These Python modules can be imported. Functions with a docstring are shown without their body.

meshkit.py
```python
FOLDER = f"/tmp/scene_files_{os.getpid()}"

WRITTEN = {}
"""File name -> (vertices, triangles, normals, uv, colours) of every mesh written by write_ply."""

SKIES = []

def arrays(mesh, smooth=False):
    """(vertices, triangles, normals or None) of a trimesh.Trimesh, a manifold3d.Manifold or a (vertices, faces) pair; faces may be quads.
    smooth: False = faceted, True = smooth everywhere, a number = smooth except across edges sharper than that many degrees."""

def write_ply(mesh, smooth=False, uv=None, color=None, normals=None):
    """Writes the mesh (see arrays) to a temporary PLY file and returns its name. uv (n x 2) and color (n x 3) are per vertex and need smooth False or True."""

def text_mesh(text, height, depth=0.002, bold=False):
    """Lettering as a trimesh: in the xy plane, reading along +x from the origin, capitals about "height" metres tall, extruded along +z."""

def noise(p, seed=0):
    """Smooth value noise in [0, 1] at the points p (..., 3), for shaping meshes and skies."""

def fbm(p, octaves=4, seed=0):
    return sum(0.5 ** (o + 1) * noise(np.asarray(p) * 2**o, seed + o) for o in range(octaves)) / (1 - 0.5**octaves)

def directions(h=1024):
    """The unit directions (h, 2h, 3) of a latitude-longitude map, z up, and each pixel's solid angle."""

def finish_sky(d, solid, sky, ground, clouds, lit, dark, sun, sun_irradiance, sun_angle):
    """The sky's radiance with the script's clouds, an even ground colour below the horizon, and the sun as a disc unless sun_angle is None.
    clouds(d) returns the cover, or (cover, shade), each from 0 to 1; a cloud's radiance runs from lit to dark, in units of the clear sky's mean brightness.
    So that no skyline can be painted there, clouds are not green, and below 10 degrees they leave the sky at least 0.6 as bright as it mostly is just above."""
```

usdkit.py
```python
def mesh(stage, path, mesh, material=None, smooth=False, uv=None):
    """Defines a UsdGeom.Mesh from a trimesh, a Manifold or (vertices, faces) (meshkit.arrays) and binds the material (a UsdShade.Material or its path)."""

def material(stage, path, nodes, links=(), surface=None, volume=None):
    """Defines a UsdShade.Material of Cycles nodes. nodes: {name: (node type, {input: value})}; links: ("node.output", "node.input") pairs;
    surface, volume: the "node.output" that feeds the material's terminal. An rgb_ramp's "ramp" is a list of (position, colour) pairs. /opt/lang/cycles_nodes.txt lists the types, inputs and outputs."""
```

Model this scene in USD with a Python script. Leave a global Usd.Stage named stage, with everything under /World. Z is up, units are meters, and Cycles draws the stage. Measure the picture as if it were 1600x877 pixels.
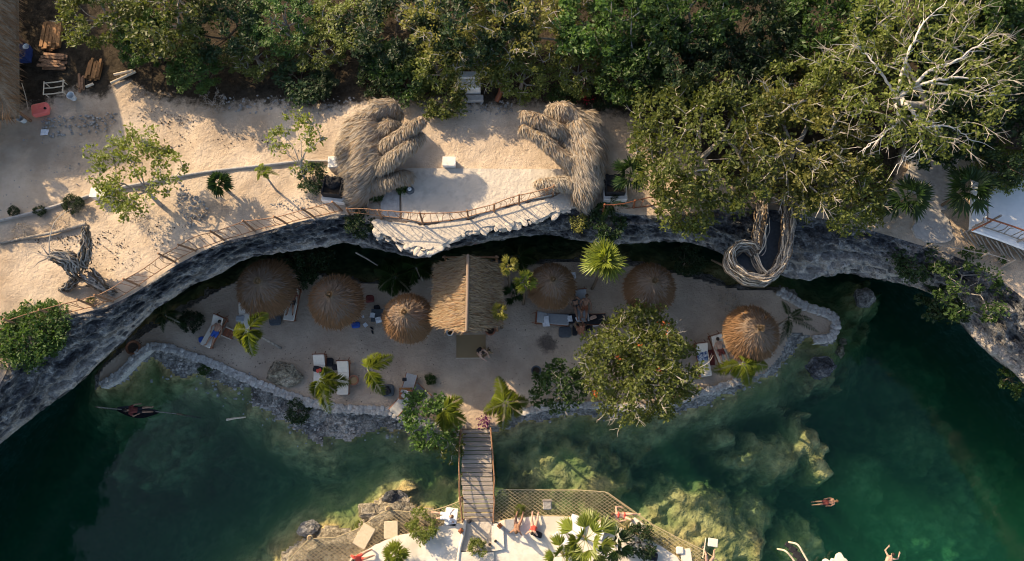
import math, random, numpy as np, trimesh, shapely, manifold3d
from scipy import ndimage
from scipy.spatial import cKDTree
import usdkit, meshkit
from meshkit import fbm, noise
from pxr import Usd, UsdGeom, UsdLux, UsdShade, Gf, Sdf, Vt

stage = Usd.Stage.CreateInMemory()
UsdGeom.SetStageUpAxis(stage, 'Z')
UsdGeom.SetStageMetersPerUnit(stage, 1.0)
UsdGeom.Xform.Define(stage, '/World')
UsdGeom.Scope.Define(stage, '/World/Looks')

# ---------------------------------------------------------------- camera, sky, sun, exposure
FPX, CX, CY, TILT = 1120.0, 800.0, 438.5, math.radians(15.06)
EYE = np.array([0.0, -10.0, 43.0])
cam = UsdGeom.Camera.Define(stage, '/World/camera')
cam.CreateHorizontalApertureAttr(36.0)
cam.CreateFocalLengthAttr(36.0 * FPX / 1600)
cam.CreateClippingRangeAttr((0.5, 2000))
cam.CreateExposureAttr(0.83)
cam.AddTranslateOp().Set(Gf.Vec3d(*EYE))
cam.AddRotateXOp().Set(math.degrees(TILT))

SUN_EL = math.radians(28.0)
SUN_H = np.array([-0.76, 0.65]) / np.hypot(0.76, 0.65)
SUN = np.array([SUN_H[0] * math.cos(SUN_EL), SUN_H[1] * math.cos(SUN_EL), math.sin(SUN_EL)])
sun = UsdLux.DistantLight.Define(stage, '/World/sun')
sun.CreateIntensityAttr(1.25)
sun.CreateAngleAttr(0.5)
sun.CreateColorAttr(Gf.Vec3f(1.0, 0.77, 0.49))
sun.GetPrim().CreateAttribute('inputs:normalize', Sdf.ValueTypeNames.Bool).Set(True)
sun.AddTransformOp().Set(Gf.Matrix4d().SetRotate(Gf.Rotation(Gf.Vec3d(0, 0, 1), Gf.Vec3d(*SUN))))
usdkit.material(stage, '/World/Looks/sky_look', {
    'sky': ('sky_texture', {'sky_type': 'single_scattering', 'sun_disc': False, 'sun_elevation': SUN_EL, 'aerosol_density': 3.0,
                            'sun_rotation': math.atan2(SUN[0], SUN[1])}),
    'bg': ('background_shader', {'strength': 0.127})}, [('sky.color', 'bg.color')], surface='bg.background')
dome = UsdLux.DomeLight.Define(stage, '/World/sky')
UsdShade.MaterialBindingAPI.Apply(dome.GetPrim()).Bind(UsdShade.Material.Get(stage, '/World/Looks/sky_look'))

# ---------------------------------------------------------------- placing
_c, _s = math.cos(TILT), math.sin(TILT)
def P(px, py, z=0.0):
    """the world point at height z that the photograph shows at pixel (px, py)"""
    dx, dy, dz = (px - CX) / FPX, -(py - CY) / FPX, -1.0
    d = np.array([dx, _c * dy - _s * dz, _s * dy + _c * dz])
    return EYE + d * ((z - EYE[2]) / d[2])
def PP(pts, z=0.0):
    return np.array([P(p[0], p[1], p[2] if len(p) > 2 else z) for p in pts])
def smooth_line(pts, n, closed=False):
    """Catmull-Rom through the points, n points evenly spaced by length"""
    p = np.asarray(pts, float)
    q = np.vstack([p[-1], p, p[0], p[1]]) if closed else np.vstack([2 * p[0] - p[1], p, 2 * p[-1] - p[-2]])
    out = []
    for i in range(1, len(q) - 2):
        t = np.linspace(0, 1, 14, endpoint=False)[:, None]
        a, b, c, d = q[i - 1], q[i], q[i + 1], q[i + 2]
        out.append(0.5 * (2 * b + (c - a) * t + (2 * a - 5 * b + 4 * c - d) * t**2 + (3 * b - a - 3 * c + d) * t**3))
    out = np.vstack(out + [q[-2][None]])
    return resample(out, n)
def resample(p, n):
    s = np.concatenate([[0], np.cumsum(np.linalg.norm(np.diff(p, axis=0), axis=1))])
    return np.stack([np.interp(np.linspace(0, s[-1], n), s, p[:, k]) for k in range(p.shape[1])], 1)
def unit(v):
    v = np.asarray(v, float)
    return v / (np.linalg.norm(v, axis=-1, keepdims=True) + 1e-12)

# ---------------------------------------------------------------- mesh building
class MB:
    def __init__(self):
        self.v, self.f, self.n = [], [], 0
    def add(self, v, f):
        v, f = np.asarray(v, float), np.asarray(f, int)
        if len(f) and f.shape[1] == 4:
            f = np.vstack([f[:, [0, 1, 2]], f[:, [0, 2, 3]]])
        self.v.append(v); self.f.append(f + self.n); self.n += len(v)
        return self
    def tri(self, m):
        return self.add(m.vertices, m.faces)
    def tube(self, pts, r, sides=6, cap=True):
        p = np.asarray(pts, float)
        r = np.broadcast_to(np.asarray(r, float), (len(p),))
        t = unit(np.gradient(p, axis=0))
        ref = np.array([0, 0, 1.0]) if abs(t[:, 2]).mean() < 0.8 else np.array([1.0, 0, 0])
        a = unit(np.cross(t, ref)); b = np.cross(t, a)
        ang = np.arange(sides) * 2 * np.pi / sides
        v = p[:, None] + r[:, None, None] * (np.cos(ang)[None, :, None] * a[:, None] + np.sin(ang)[None, :, None] * b[:, None])
        i, j = np.meshgrid(np.arange(len(p) - 1), np.arange(sides), indexing='ij')
        q = np.stack([i * sides + j, (i + 1) * sides + j, (i + 1) * sides + (j + 1) % sides, i * sides + (j + 1) % sides], -1).reshape(-1, 4)
        self.add(v.reshape(-1, 3), q)
        if cap:
            for k, rev in ((0, False), (len(p) - 1, True)):
                ring = np.vstack([v[k], p[k]])
                f = [[(s + 1) % sides, s, sides] if rev else [s, (s + 1) % sides, sides] for s in range(sides)]
                self.add(ring, np.array(f)[:, ::-1])
        return self
    def box(self, c, size, rz=0.0, bevel=0.0, rx=0.0):
        h = np.array(size, float) / 2
        if bevel > 0:
            m = trimesh.creation.box(extents=h * 2)
            pts = []
            for sx in (-1, 1):
                for sy in (-1, 1):
                    for sz in (-1, 1):
                        o = np.array([sx, sy, sz]) * h
                        for k in range(3):
                            e = o.copy(); 
                            for l in range(3):
                                if l != k: e[l] -= np.sign(o[l]) * bevel
                            pts.append(e)
            m = trimesh.convex.convex_hull(np.array(pts))
        else:
            m = trimesh.creation.box(extents=h * 2)
        if rx: m.apply_transform(trimesh.transformations.rotation_matrix(rx, [1, 0, 0]))
        m.apply_transform(trimesh.transformations.rotation_matrix(rz, [0, 0, 1]))
        m.apply_translation(c)
        return self.tri(m)
    def lathe(self, prof, c=(0, 0, 0), n=20):
        """prof: (r, z) pairs from bottom to top"""
        prof = np.asarray(prof, float); a = np.arange(n) * 2 * np.pi / n
        v = np.stack([prof[:, 0][:, None] * np.cos(a), prof[:, 0][:, None] * np.sin(a), np.repeat(prof[:, 1][:, None], n, 1)], -1) + np.asarray(c)
        i, j = np.meshgrid(np.arange(len(prof) - 1), np.arange(n), indexing='ij')
        q = np.stack([i * n + j, i * n + (j + 1) % n, (i + 1) * n + (j + 1) % n, (i + 1) * n + j], -1).reshape(-1, 4)
        return self.add(v.reshape(-1, 3), q)
    def grid(self, v):
        """v: (n, m, 3) lattice"""
        n, m = v.shape[:2]
        i, j = np.meshgrid(np.arange(n - 1), np.arange(m - 1), indexing='ij')
        q = np.stack([i * m + j, i * m + j + 1, (i + 1) * m + j + 1, (i + 1) * m + j], -1).reshape(-1, 4)
        return self.add(v.reshape(-1, 3), q)
    def blades(self, base, tip, width, side, lift=None, mid=0.55):
        """flat straw or leaf blades: a kite of two triangles from base to tip, widest at mid"""
        base, tip = np.asarray(base, float), np.asarray(tip, float)
        n = len(base); w = np.broadcast_to(np.asarray(width, float), (n,))[:, None]
        m = base + (tip - base) * mid
        if lift is not None: m = m + lift
        v = np.stack([base, m - side * w / 2, tip, m + side * w / 2], 1)
        k = np.arange(n)[:, None] * 4
        f = np.concatenate([np.stack([k[:, 0], k[:, 0] + 1, k[:, 0] + 2], 1), np.stack([k[:, 0], k[:, 0] + 2, k[:, 0] + 3], 1)])
        return self.add(v.reshape(-1, 3), f)
    def arrays(self):
        return np.vstack(self.v), np.vstack(self.f)
    def mesh(self):
        v, f = self.arrays()
        return trimesh.Trimesh(v, f, process=False)

USED = {}
def numbered(parent, name):
    k = (parent, name); n = USED.get(k, -1) + 1; USED[k] = n
    return f'{parent}/{name}' + (f'_{n:03d}' if n else '')
def path_of(p):
    return '/World' if p is None else (p if isinstance(p, str) else str(p.GetPath()))
def say(prim, label=None, cat=None, group=None, kind=None):
    for k, v in (('label', label), ('category', cat), ('group', group), ('kind', kind)):
        if v: prim.SetCustomDataByKey(k, v)
    return prim
def put(name, m, look, parent=None, smooth=False, label=None, cat=None, group=None, kind=None):
    """one Mesh prim under parent, or a thing of its own under /World"""
    if isinstance(m, MB): m = m.arrays()
    me = usdkit.mesh(stage, numbered(path_of(parent), name), m, '/World/Looks/' + look, smooth=smooth)
    return say(me.GetPrim(), label, cat, group, kind)
def thing(name, label=None, cat=None, loc=(0, 0, 0), rz=0.0, group=None, scale=None, parent=None):
    x = UsdGeom.Xform.Define(stage, numbered(path_of(parent), name))
    x.AddTranslateOp().Set(Gf.Vec3d(*map(float, loc)))
    if rz: x.AddRotateZOp().Set(math.degrees(rz))
    if scale is not None: x.AddScaleOp().Set(Gf.Vec3f(*((scale,) * 3 if np.ndim(scale) == 0 else map(float, scale))))
    return say(x.GetPrim(), label, cat, group)
KINDS = {}
def kind_of(name):
    """a class prim to hold one kind's parts, for copies to refer to"""
    if 'kinds' not in KINDS:
        KINDS['kinds'] = stage.CreateClassPrim('/kinds')
    pr = stage.CreateClassPrim('/kinds/' + name)
    pr.SetTypeName('Xform')
    return pr
def copy(kind, name, label, cat, loc, rz=0.0, scale=None, group=None):
    t = thing(name, label, cat, loc, rz, group, scale)
    t.GetReferences().AddInternalReference(kind.GetPath())
    t.SetInstanceable(True)
    return t
# ---------------------------------------------------------------- materials
def look(name, nodes, links, surface='p.BSDF', volume=None):
    usdkit.material(stage, '/World/Looks/' + name, nodes, links, surface=surface, volume=volume)
def mottled(name, c1, c2, scale=3.0, rough=0.8, bump=0.0, bscale=None, detail=6, stretch=None, c3=None, scale3=0.4, lo=0.3, hi=0.7, spec=0.3, space='position', vary=0.0):
    """two colours mixed by noise, a third over larger patches, and a fine bump"""
    n = {'g': ('geometry', {}) if space == 'position' else ('texture_coordinate', {}),
         'm': ('mapping', {'scale': stretch or (1, 1, 1)}),
         'n': ('noise_texture', {'scale': scale, 'detail': float(detail), 'roughness': 0.65}),
         'r': ('rgb_ramp', {'ramp': [(lo, c1), (hi, c2)]}),
         'p': ('principled_bsdf', {'roughness': rough, 'specular_ior_level': spec})}
    src = 'g.position' if space == 'position' else 'g.object'
    l = [(src, 'm.vector'), ('m.vector', 'n.vector'), ('n.fac', 'r.fac')]
    out = 'r.color'
    if c3 is not None:
        n['n3'] = ('noise_texture', {'scale': scale3, 'detail': 4.0})
        n['r3'] = ('rgb_ramp', {'ramp': [(0.45, (0, 0, 0)), (0.62, (1, 1, 1))]})
        n['x3'] = ('mix_color', {'b': c3})
        l += [(src, 'n3.vector'), ('n3.fac', 'r3.fac'), ('r3.color', 'x3.fac'), (out, 'x3.a')]; out = 'x3.result'
    if vary:
        n['oi'] = ('object_info', {}); n['vr'] = ('map_range', {'from_min': 0.0, 'from_max': 1.0, 'to_min': 1 - vary, 'to_max': 1 + vary})
        n['vh'] = ('hsv', {})
        l += [('oi.random', 'vr.value'), ('vr.result', 'vh.value'), (out, 'vh.color')]; out = 'vh.color'
    l.append((out, 'p.base_color'))
    if bump:
        n['nb'] = ('noise_texture', {'scale': bscale or scale * 4, 'detail': 5.0})
        n['b'] = ('bump', {'strength': 1.0, 'distance': bump})
        l += [('m.vector', 'nb.vector'), ('nb.fac', 'b.height'), ('b.normal', 'p.normal')]
    look(name, n, l)
def leafy(name, c1, c2, c3=None, trans=0.35, rough=0.5, vary=0.35):
    """leaves: hue varied from leaf to leaf and from plant to plant, letting some light through"""
    n = {'g': ('geometry', {}), 'oi': ('object_info', {}),
         'r': ('rgb_ramp', {'ramp': [(0.0, c1), (0.6, c2), (1.0, c3 or c2)]}),
         'vr': ('map_range', {'to_min': 1 - vary, 'to_max': 1 + vary}), 'vh': ('hsv', {}),
         'p': ('principled_bsdf', {'roughness': rough, 'specular_ior_level': 0.35}),
         't': ('translucent_bsdf', {}), 'tc': ('hsv', {'hue': 0.49, 'saturation': 1.1, 'value': 1.3}), 'x': ('mix_closure', {'fac': trans})}
    l = [('g.random_per_island', 'r.fac'), ('r.color', 'vh.color'), ('oi.random', 'vr.value'), ('vr.result', 'vh.value'),
         ('vh.color', 'p.base_color'), ('vh.color', 'tc.color'), ('tc.color', 't.color'), ('p.BSDF', 'x.closure1'), ('t.BSDF', 'x.closure2')]
    look(name, n, l, surface='x.closure')

# sand of the plateau: bare sand, and the litter of the forest floor where the mesh says so
def ground_look(name, a, b, litter1, litter2, stain):
    look(name, {'g': ('geometry', {}), 'n1': ('noise_texture', {'scale': 0.35, 'detail': 8.0, 'roughness': 0.65}), 'r1': ('rgb_ramp', {'ramp': [(0.38, a), (0.62, b)]}),
        'n2': ('noise_texture', {'scale': 9.0, 'detail': 4.0, 'roughness': 0.7}), 'r2': ('rgb_ramp', {'ramp': [(0.66, (0, 0, 0)), (0.78, (1, 1, 1))]}), 'x2': ('mix_color', {'b': stain}),
        'n5': ('noise_texture', {'scale': 1.1, 'detail': 3.0}), 'r5': ('rgb_ramp', {'ramp': [(0.5, (0, 0, 0)), (0.7, (0.75, 0.75, 0.75))]}), 'm5': ('math', {'math_type': 'multiply'}),
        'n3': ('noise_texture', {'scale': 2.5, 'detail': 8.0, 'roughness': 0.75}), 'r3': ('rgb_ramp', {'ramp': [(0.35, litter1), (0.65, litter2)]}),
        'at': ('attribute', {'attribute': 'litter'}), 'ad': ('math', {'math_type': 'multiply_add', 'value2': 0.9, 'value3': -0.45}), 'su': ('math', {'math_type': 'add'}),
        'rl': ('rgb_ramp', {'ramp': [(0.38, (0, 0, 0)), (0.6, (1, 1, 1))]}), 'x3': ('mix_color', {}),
        'nb': ('noise_texture', {'scale': 5.0, 'detail': 8.0, 'roughness': 0.72}), 'b': ('bump', {'strength': 1.0, 'distance': 0.13}),
        'p': ('principled_bsdf', {'roughness': 0.95, 'specular_ior_level': 0.1})},
        [('g.position', 'n1.vector'), ('g.position', 'n2.vector'), ('g.position', 'n3.vector'), ('g.position', 'nb.vector'), ('g.position', 'n5.vector'),
         ('n1.fac', 'r1.fac'), ('n2.fac', 'r2.fac'), ('n5.fac', 'r5.fac'), ('r2.color', 'm5.value1'), ('r5.color', 'm5.value2'),
         ('r1.color', 'x2.a'), ('m5.value', 'x2.fac'), ('n3.fac', 'r3.fac'), ('x2.result', 'x3.a'), ('r3.color', 'x3.b'),
         ('n3.fac', 'ad.value1'), ('at.fac', 'su.value1'), ('ad.value', 'su.value2'), ('su.value', 'rl.fac'), ('rl.color', 'x3.fac'),
         ('x3.result', 'p.base_color'), ('nb.fac', 'b.height'), ('b.normal', 'p.normal')])
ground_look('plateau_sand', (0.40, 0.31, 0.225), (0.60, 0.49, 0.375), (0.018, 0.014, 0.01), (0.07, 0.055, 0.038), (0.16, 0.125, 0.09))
ground_look('island_sand', (0.41, 0.315, 0.235), (0.57, 0.455, 0.345), (0.10, 0.08, 0.065), (0.2, 0.16, 0.13), (0.15, 0.12, 0.1))

# limestone: grey weathered face, dark algae stains, pale streaks
def rock_look(name, dark, mid, pale, damp=None):
    look(name, {'g': ('geometry', {}), 'm': ('mapping', {'scale': (0.7, 1.1, 2.6)}),
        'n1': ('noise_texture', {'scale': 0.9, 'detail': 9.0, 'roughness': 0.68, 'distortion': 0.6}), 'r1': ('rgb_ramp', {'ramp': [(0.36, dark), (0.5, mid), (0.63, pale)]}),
        'n2': ('noise_texture', {'scale': 6.0, 'detail': 8.0, 'roughness': 0.75}), 'r2': ('rgb_ramp', {'ramp': [(0.42, (0.45, 0.45, 0.45)), (0.62, (1.25, 1.25, 1.25))]}),
        'x': ('mix_color', {'blend_type': 'multiply', 'fac': 1.0, 'use_clamp_result': False}),
        'vo': ('voronoi_texture', {'scale': 1.6, 'feature': 'distance_to_edge'}), 'vr': ('rgb_ramp', {'ramp': [(0.0, (0, 0, 0)), (0.12, (1, 1, 1))]}),
        'mx': ('math', {'math_type': 'multiply_add', 'value2': 0.35}), 'at': ('attribute', {'attribute': 'fresh'}), 'xf': ('mix_color', {}), 'rf': ('rgb_ramp', {'ramp': [(0.35, (0.32, 0.285, 0.25)), (0.6, (0.68, 0.62, 0.56))]}),
        'b': ('bump', {'strength': 1.0, 'distance': 0.28}), 'p': ('principled_bsdf', {'roughness': 0.9, 'specular_ior_level': 0.2})},
        [('g.position', 'm.vector'), ('m.vector', 'n1.vector'), ('g.position', 'n2.vector'), ('n1.fac', 'r1.fac'), ('n2.fac', 'r2.fac'), ('r1.color', 'x.a'), ('r2.color', 'x.b'),
         ('m.vector', 'vo.vector'), ('vo.distance', 'vr.fac'), ('vr.color', 'mx.value1'), ('n2.fac', 'mx.value3'), ('mx.value', 'b.height'), ('b.normal', 'p.normal'), ('at.fac', 'xf.fac'), ('x.result', 'xf.a'), ('n2.fac', 'rf.fac'), ('rf.color', 'xf.b'), ('xf.result', 'p.base_color')])
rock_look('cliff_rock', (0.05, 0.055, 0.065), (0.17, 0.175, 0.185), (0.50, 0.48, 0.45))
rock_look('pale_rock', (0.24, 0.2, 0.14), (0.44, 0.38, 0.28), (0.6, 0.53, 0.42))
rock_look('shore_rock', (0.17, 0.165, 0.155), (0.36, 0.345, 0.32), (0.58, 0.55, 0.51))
mottled('bed_rock', (0.17, 0.135, 0.055), (0.50, 0.39, 0.18), scale=1.3, rough=0.95, bump=0.3, bscale=3.0, detail=10, c3=(0.16, 0.17, 0.06), scale3=0.3, lo=0.38, hi=0.62)

look('water', {'g': ('geometry', {}), 'n': ('noise_texture', {'scale': 1.6, 'detail': 3.0}), 'b': ('bump', {'strength': 0.25, 'distance': 0.05}),
    't': ('transparent_bsdf', {'color': (1, 1, 1)}), 's': ('glossy_bsdf', {'color': (1, 1, 1), 'roughness': 0.03}), 'f': ('layer_weight', {'blend': 0.5}), 'fp': ('math', {'math_type': 'power', 'value2': 4.0}), 'fm': ('math', {'math_type': 'multiply_add', 'value2': 0.5, 'value3': 0.02}), 'x': ('mix_closure', {}),
    'va': ('absorption_volume', {'color': (0.0, 0.57, 0.50), 'density': 0.265}), 'vs': ('scatter_volume', {'color': (0.15, 0.84, 0.44), 'density': 0.028}), 'v': ('add_closure', {})},
    [('g.position', 'n.vector'), ('n.fac', 'b.height'), ('b.normal', 's.normal'), ('b.normal', 'f.normal'), ('f.facing', 'fp.value1'), ('fp.value', 'fm.value1'), ('fm.value', 'x.fac'), ('t.BSDF', 'x.closure1'), ('s.BSDF', 'x.closure2'), ('va.volume', 'v.closure1'), ('vs.volume', 'v.closure2')],
    surface='x.closure', volume='v.closure')
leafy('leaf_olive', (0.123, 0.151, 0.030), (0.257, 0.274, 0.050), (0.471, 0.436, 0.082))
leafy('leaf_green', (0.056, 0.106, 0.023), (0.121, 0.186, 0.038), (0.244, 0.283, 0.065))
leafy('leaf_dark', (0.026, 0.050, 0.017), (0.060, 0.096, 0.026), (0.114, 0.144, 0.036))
leafy('leaf_gold', (0.196, 0.196, 0.044), (0.360, 0.323, 0.083), (0.540, 0.434, 0.134))
leafy('leaf_dry', (0.16, 0.12, 0.07), (0.26, 0.2, 0.12), (0.36, 0.29, 0.18), trans=0.15)
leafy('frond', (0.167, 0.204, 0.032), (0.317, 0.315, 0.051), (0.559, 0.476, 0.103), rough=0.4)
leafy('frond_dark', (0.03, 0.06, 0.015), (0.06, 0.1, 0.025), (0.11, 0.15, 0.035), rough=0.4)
leafy('petal_orange', (0.5, 0.12, 0.03), (0.6, 0.2, 0.05), (0.65, 0.3, 0.1), trans=0.3)
leafy('petal_purple', (0.1, 0.02, 0.08), (0.22, 0.05, 0.15), (0.3, 0.1, 0.2), trans=0.3)
leafy('petal_red', (0.35, 0.03, 0.05), (0.5, 0.06, 0.1), trans=0.3)
leafy('straw_grey', (0.316, 0.272, 0.217), (0.525, 0.465, 0.375), (0.683, 0.612, 0.497), trans=0.05, rough=0.75, vary=0.1)
leafy('straw_tan', (0.324, 0.233, 0.135), (0.519, 0.389, 0.233), (0.633, 0.514, 0.321), trans=0.05, rough=0.75, vary=0.1)
leafy('straw_brown', (0.206, 0.113, 0.052), (0.341, 0.203, 0.102), (0.437, 0.276, 0.146), trans=0.05, rough=0.75, vary=0.1)
leafy('straw_old', (0.232, 0.170, 0.123), (0.355, 0.267, 0.197), (0.451, 0.354, 0.265), trans=0.05, rough=0.75, vary=0.1)
leafy('rope', (0.42, 0.34, 0.2), (0.55, 0.46, 0.28), trans=0.02, rough=0.85, vary=0.05)
mottled('straw_under', (0.16, 0.115, 0.075), (0.32, 0.24, 0.16), scale=14, rough=0.95, bump=0.05)
mottled('bark_grey', (0.16, 0.14, 0.12), (0.38, 0.35, 0.31), scale=7, rough=0.9, bump=0.03, stretch=(1, 1, 0.4))
mottled('bark_pale', (0.24, 0.215, 0.185), (0.44, 0.40, 0.35), scale=6, rough=0.85, bump=0.02)
mottled('bark_brown', (0.07, 0.05, 0.035), (0.2, 0.15, 0.1), scale=8, rough=0.9, bump=0.03)
mottled('wood_pole', (0.17, 0.085, 0.045), (0.34, 0.19, 0.105), scale=9, rough=0.75, bump=0.015, vary=0.2)
mottled('wood_grey', (0.22, 0.185, 0.155), (0.40, 0.35, 0.30), scale=5, rough=0.85, bump=0.012, stretch=(0.35, 6, 6), vary=0.22)
mottled('wood_pale', (0.45, 0.37, 0.27), (0.66, 0.56, 0.43), scale=5, rough=0.8, bump=0.01, vary=0.1)
mottled('wood_red', (0.14, 0.045, 0.02), (0.26, 0.09, 0.04), scale=6, rough=0.5, vary=0.2)
mottled('wood_orange', (0.16, 0.07, 0.025), (0.33, 0.165, 0.06), scale=4, rough=0.75, bump=0.02, stretch=(1, 0.3, 1), vary=0.3)
mottled('driftwood', (0.12, 0.105, 0.09), (0.36, 0.32, 0.27), scale=9, rough=0.9, bump=0.02, vary=0.2)
mottled('plaster', (0.60, 0.545, 0.46), (0.72, 0.665, 0.58), scale=1.3, rough=0.9, bump=0.02, c3=(0.52, 0.47, 0.39), scale3=0.7)
mottled('deck_plaster', (0.36, 0.32, 0.27), (0.58, 0.515, 0.43), scale=1.8, rough=0.92, bump=0.06, bscale=5, c3=(0.46, 0.405, 0.335), scale3=0.9)
mottled('white_paint', (0.70, 0.70, 0.69), (0.80, 0.79, 0.77), scale=3, rough=0.7)
mottled('white_block', (0.62, 0.58, 0.52), (0.76, 0.72, 0.66), scale=5, rough=0.85, bump=0.02)
mottled('canvas_cream', (0.60, 0.545, 0.46), (0.70, 0.64, 0.55), scale=9, rough=0.9, bump=0.01)
mottled('canvas_grey', (0.27, 0.28, 0.29), (0.35, 0.355, 0.36), scale=9, rough=0.95, bump=0.01)
mottled('cloth_dark', (0.012, 0.012, 0.015), (0.03, 0.03, 0.036), scale=8, rough=0.9, bump=0.02)
mottled('cloth_slate', (0.06, 0.07, 0.08), (0.11, 0.12, 0.13), scale=8, rough=0.9, bump=0.02)
mottled('cloth_white', (0.66, 0.67, 0.70), (0.80, 0.80, 0.80), scale=8, rough=0.9, bump=0.02)
mottled('cloth_blue', (0.02, 0.06, 0.28), (0.05, 0.12, 0.42), scale=8, rough=0.9)
mottled('cloth_red', (0.45, 0.05, 0.04), (0.62, 0.10, 0.07), scale=8, rough=0.8)
mottled('cloth_print', (0.05, 0.09, 0.2), (0.55, 0.58, 0.62), scale=7, rough=0.9, lo=0.47, hi=0.53)
mottled('cloth_maroon', (0.09, 0.02, 0.02), (0.2, 0.05, 0.04), scale=8, rough=0.9)
mottled('skin', (0.40, 0.25, 0.18), (0.53, 0.35, 0.26), scale=6, rough=0.5, vary=0.18)
mottled('skin_tan', (0.25, 0.135, 0.085), (0.36, 0.205, 0.135), scale=6, rough=0.5, vary=0.1)
mottled('hair_dark', (0.012, 0.009, 0.007), (0.035, 0.025, 0.018), scale=30, rough=0.5)
mottled('hair_brown', (0.06, 0.03, 0.015), (0.13, 0.07, 0.035), scale=30, rough=0.5)
mottled('terracotta', (0.2, 0.085, 0.05), (0.34, 0.15, 0.09), scale=7, rough=0.8, bump=0.01)
mottled('rust', (0.11, 0.045, 0.025), (0.27, 0.12, 0.06), scale=7, rough=0.85, bump=0.02)
mottled('soil', (0.03, 0.022, 0.016), (0.07, 0.05, 0.035), scale=14, rough=1.0, bump=0.03)
mottled('jute', (0.25, 0.175, 0.09), (0.32, 0.23, 0.125), scale=26, rough=0.95, bump=0.01)
mottled('coral_plastic', (0.72, 0.13, 0.11), (0.80, 0.2, 0.16), scale=3, rough=0.4)
mottled('bucket_plastic', (0.5, 0.53, 0.54), (0.62, 0.64, 0.64), scale=4, rough=0.45)
mottled('tarp_blue', (0.015, 0.025, 0.09), (0.03, 0.05, 0.15), scale=4, rough=0.5)
mottled('black_net', (0.006, 0.006, 0.007), (0.02, 0.02, 0.022), scale=16, rough=0.8, bump=0.03)
mottled('concrete', (0.30, 0.28, 0.26), (0.48, 0.45, 0.41), scale=5, rough=0.9, bump=0.02)
mottled('stone_pale', (0.26, 0.245, 0.225), (0.54, 0.51, 0.47), scale=7, rough=0.9, bump=0.03, vary=0.18)
mottled('stone_grey', (0.17, 0.16, 0.15), (0.42, 0.40, 0.37), scale=7, rough=0.95, bump=0.04, vary=0.25)
mottled('porcelain', (0.75, 0.75, 0.73), (0.8, 0.8, 0.78), scale=5, rough=0.3)
mottled('glass_dark', (0.01, 0.01, 0.012), (0.02, 0.02, 0.022), scale=4, rough=0.1)

mottled('net_canvas', (0.46, 0.39, 0.27), (0.56, 0.48, 0.34), scale=9, rough=0.9, bump=0.01)
mottled('bark_white', (0.42, 0.39, 0.35), (0.66, 0.62, 0.56), scale=6, rough=0.85, bump=0.015)
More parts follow.
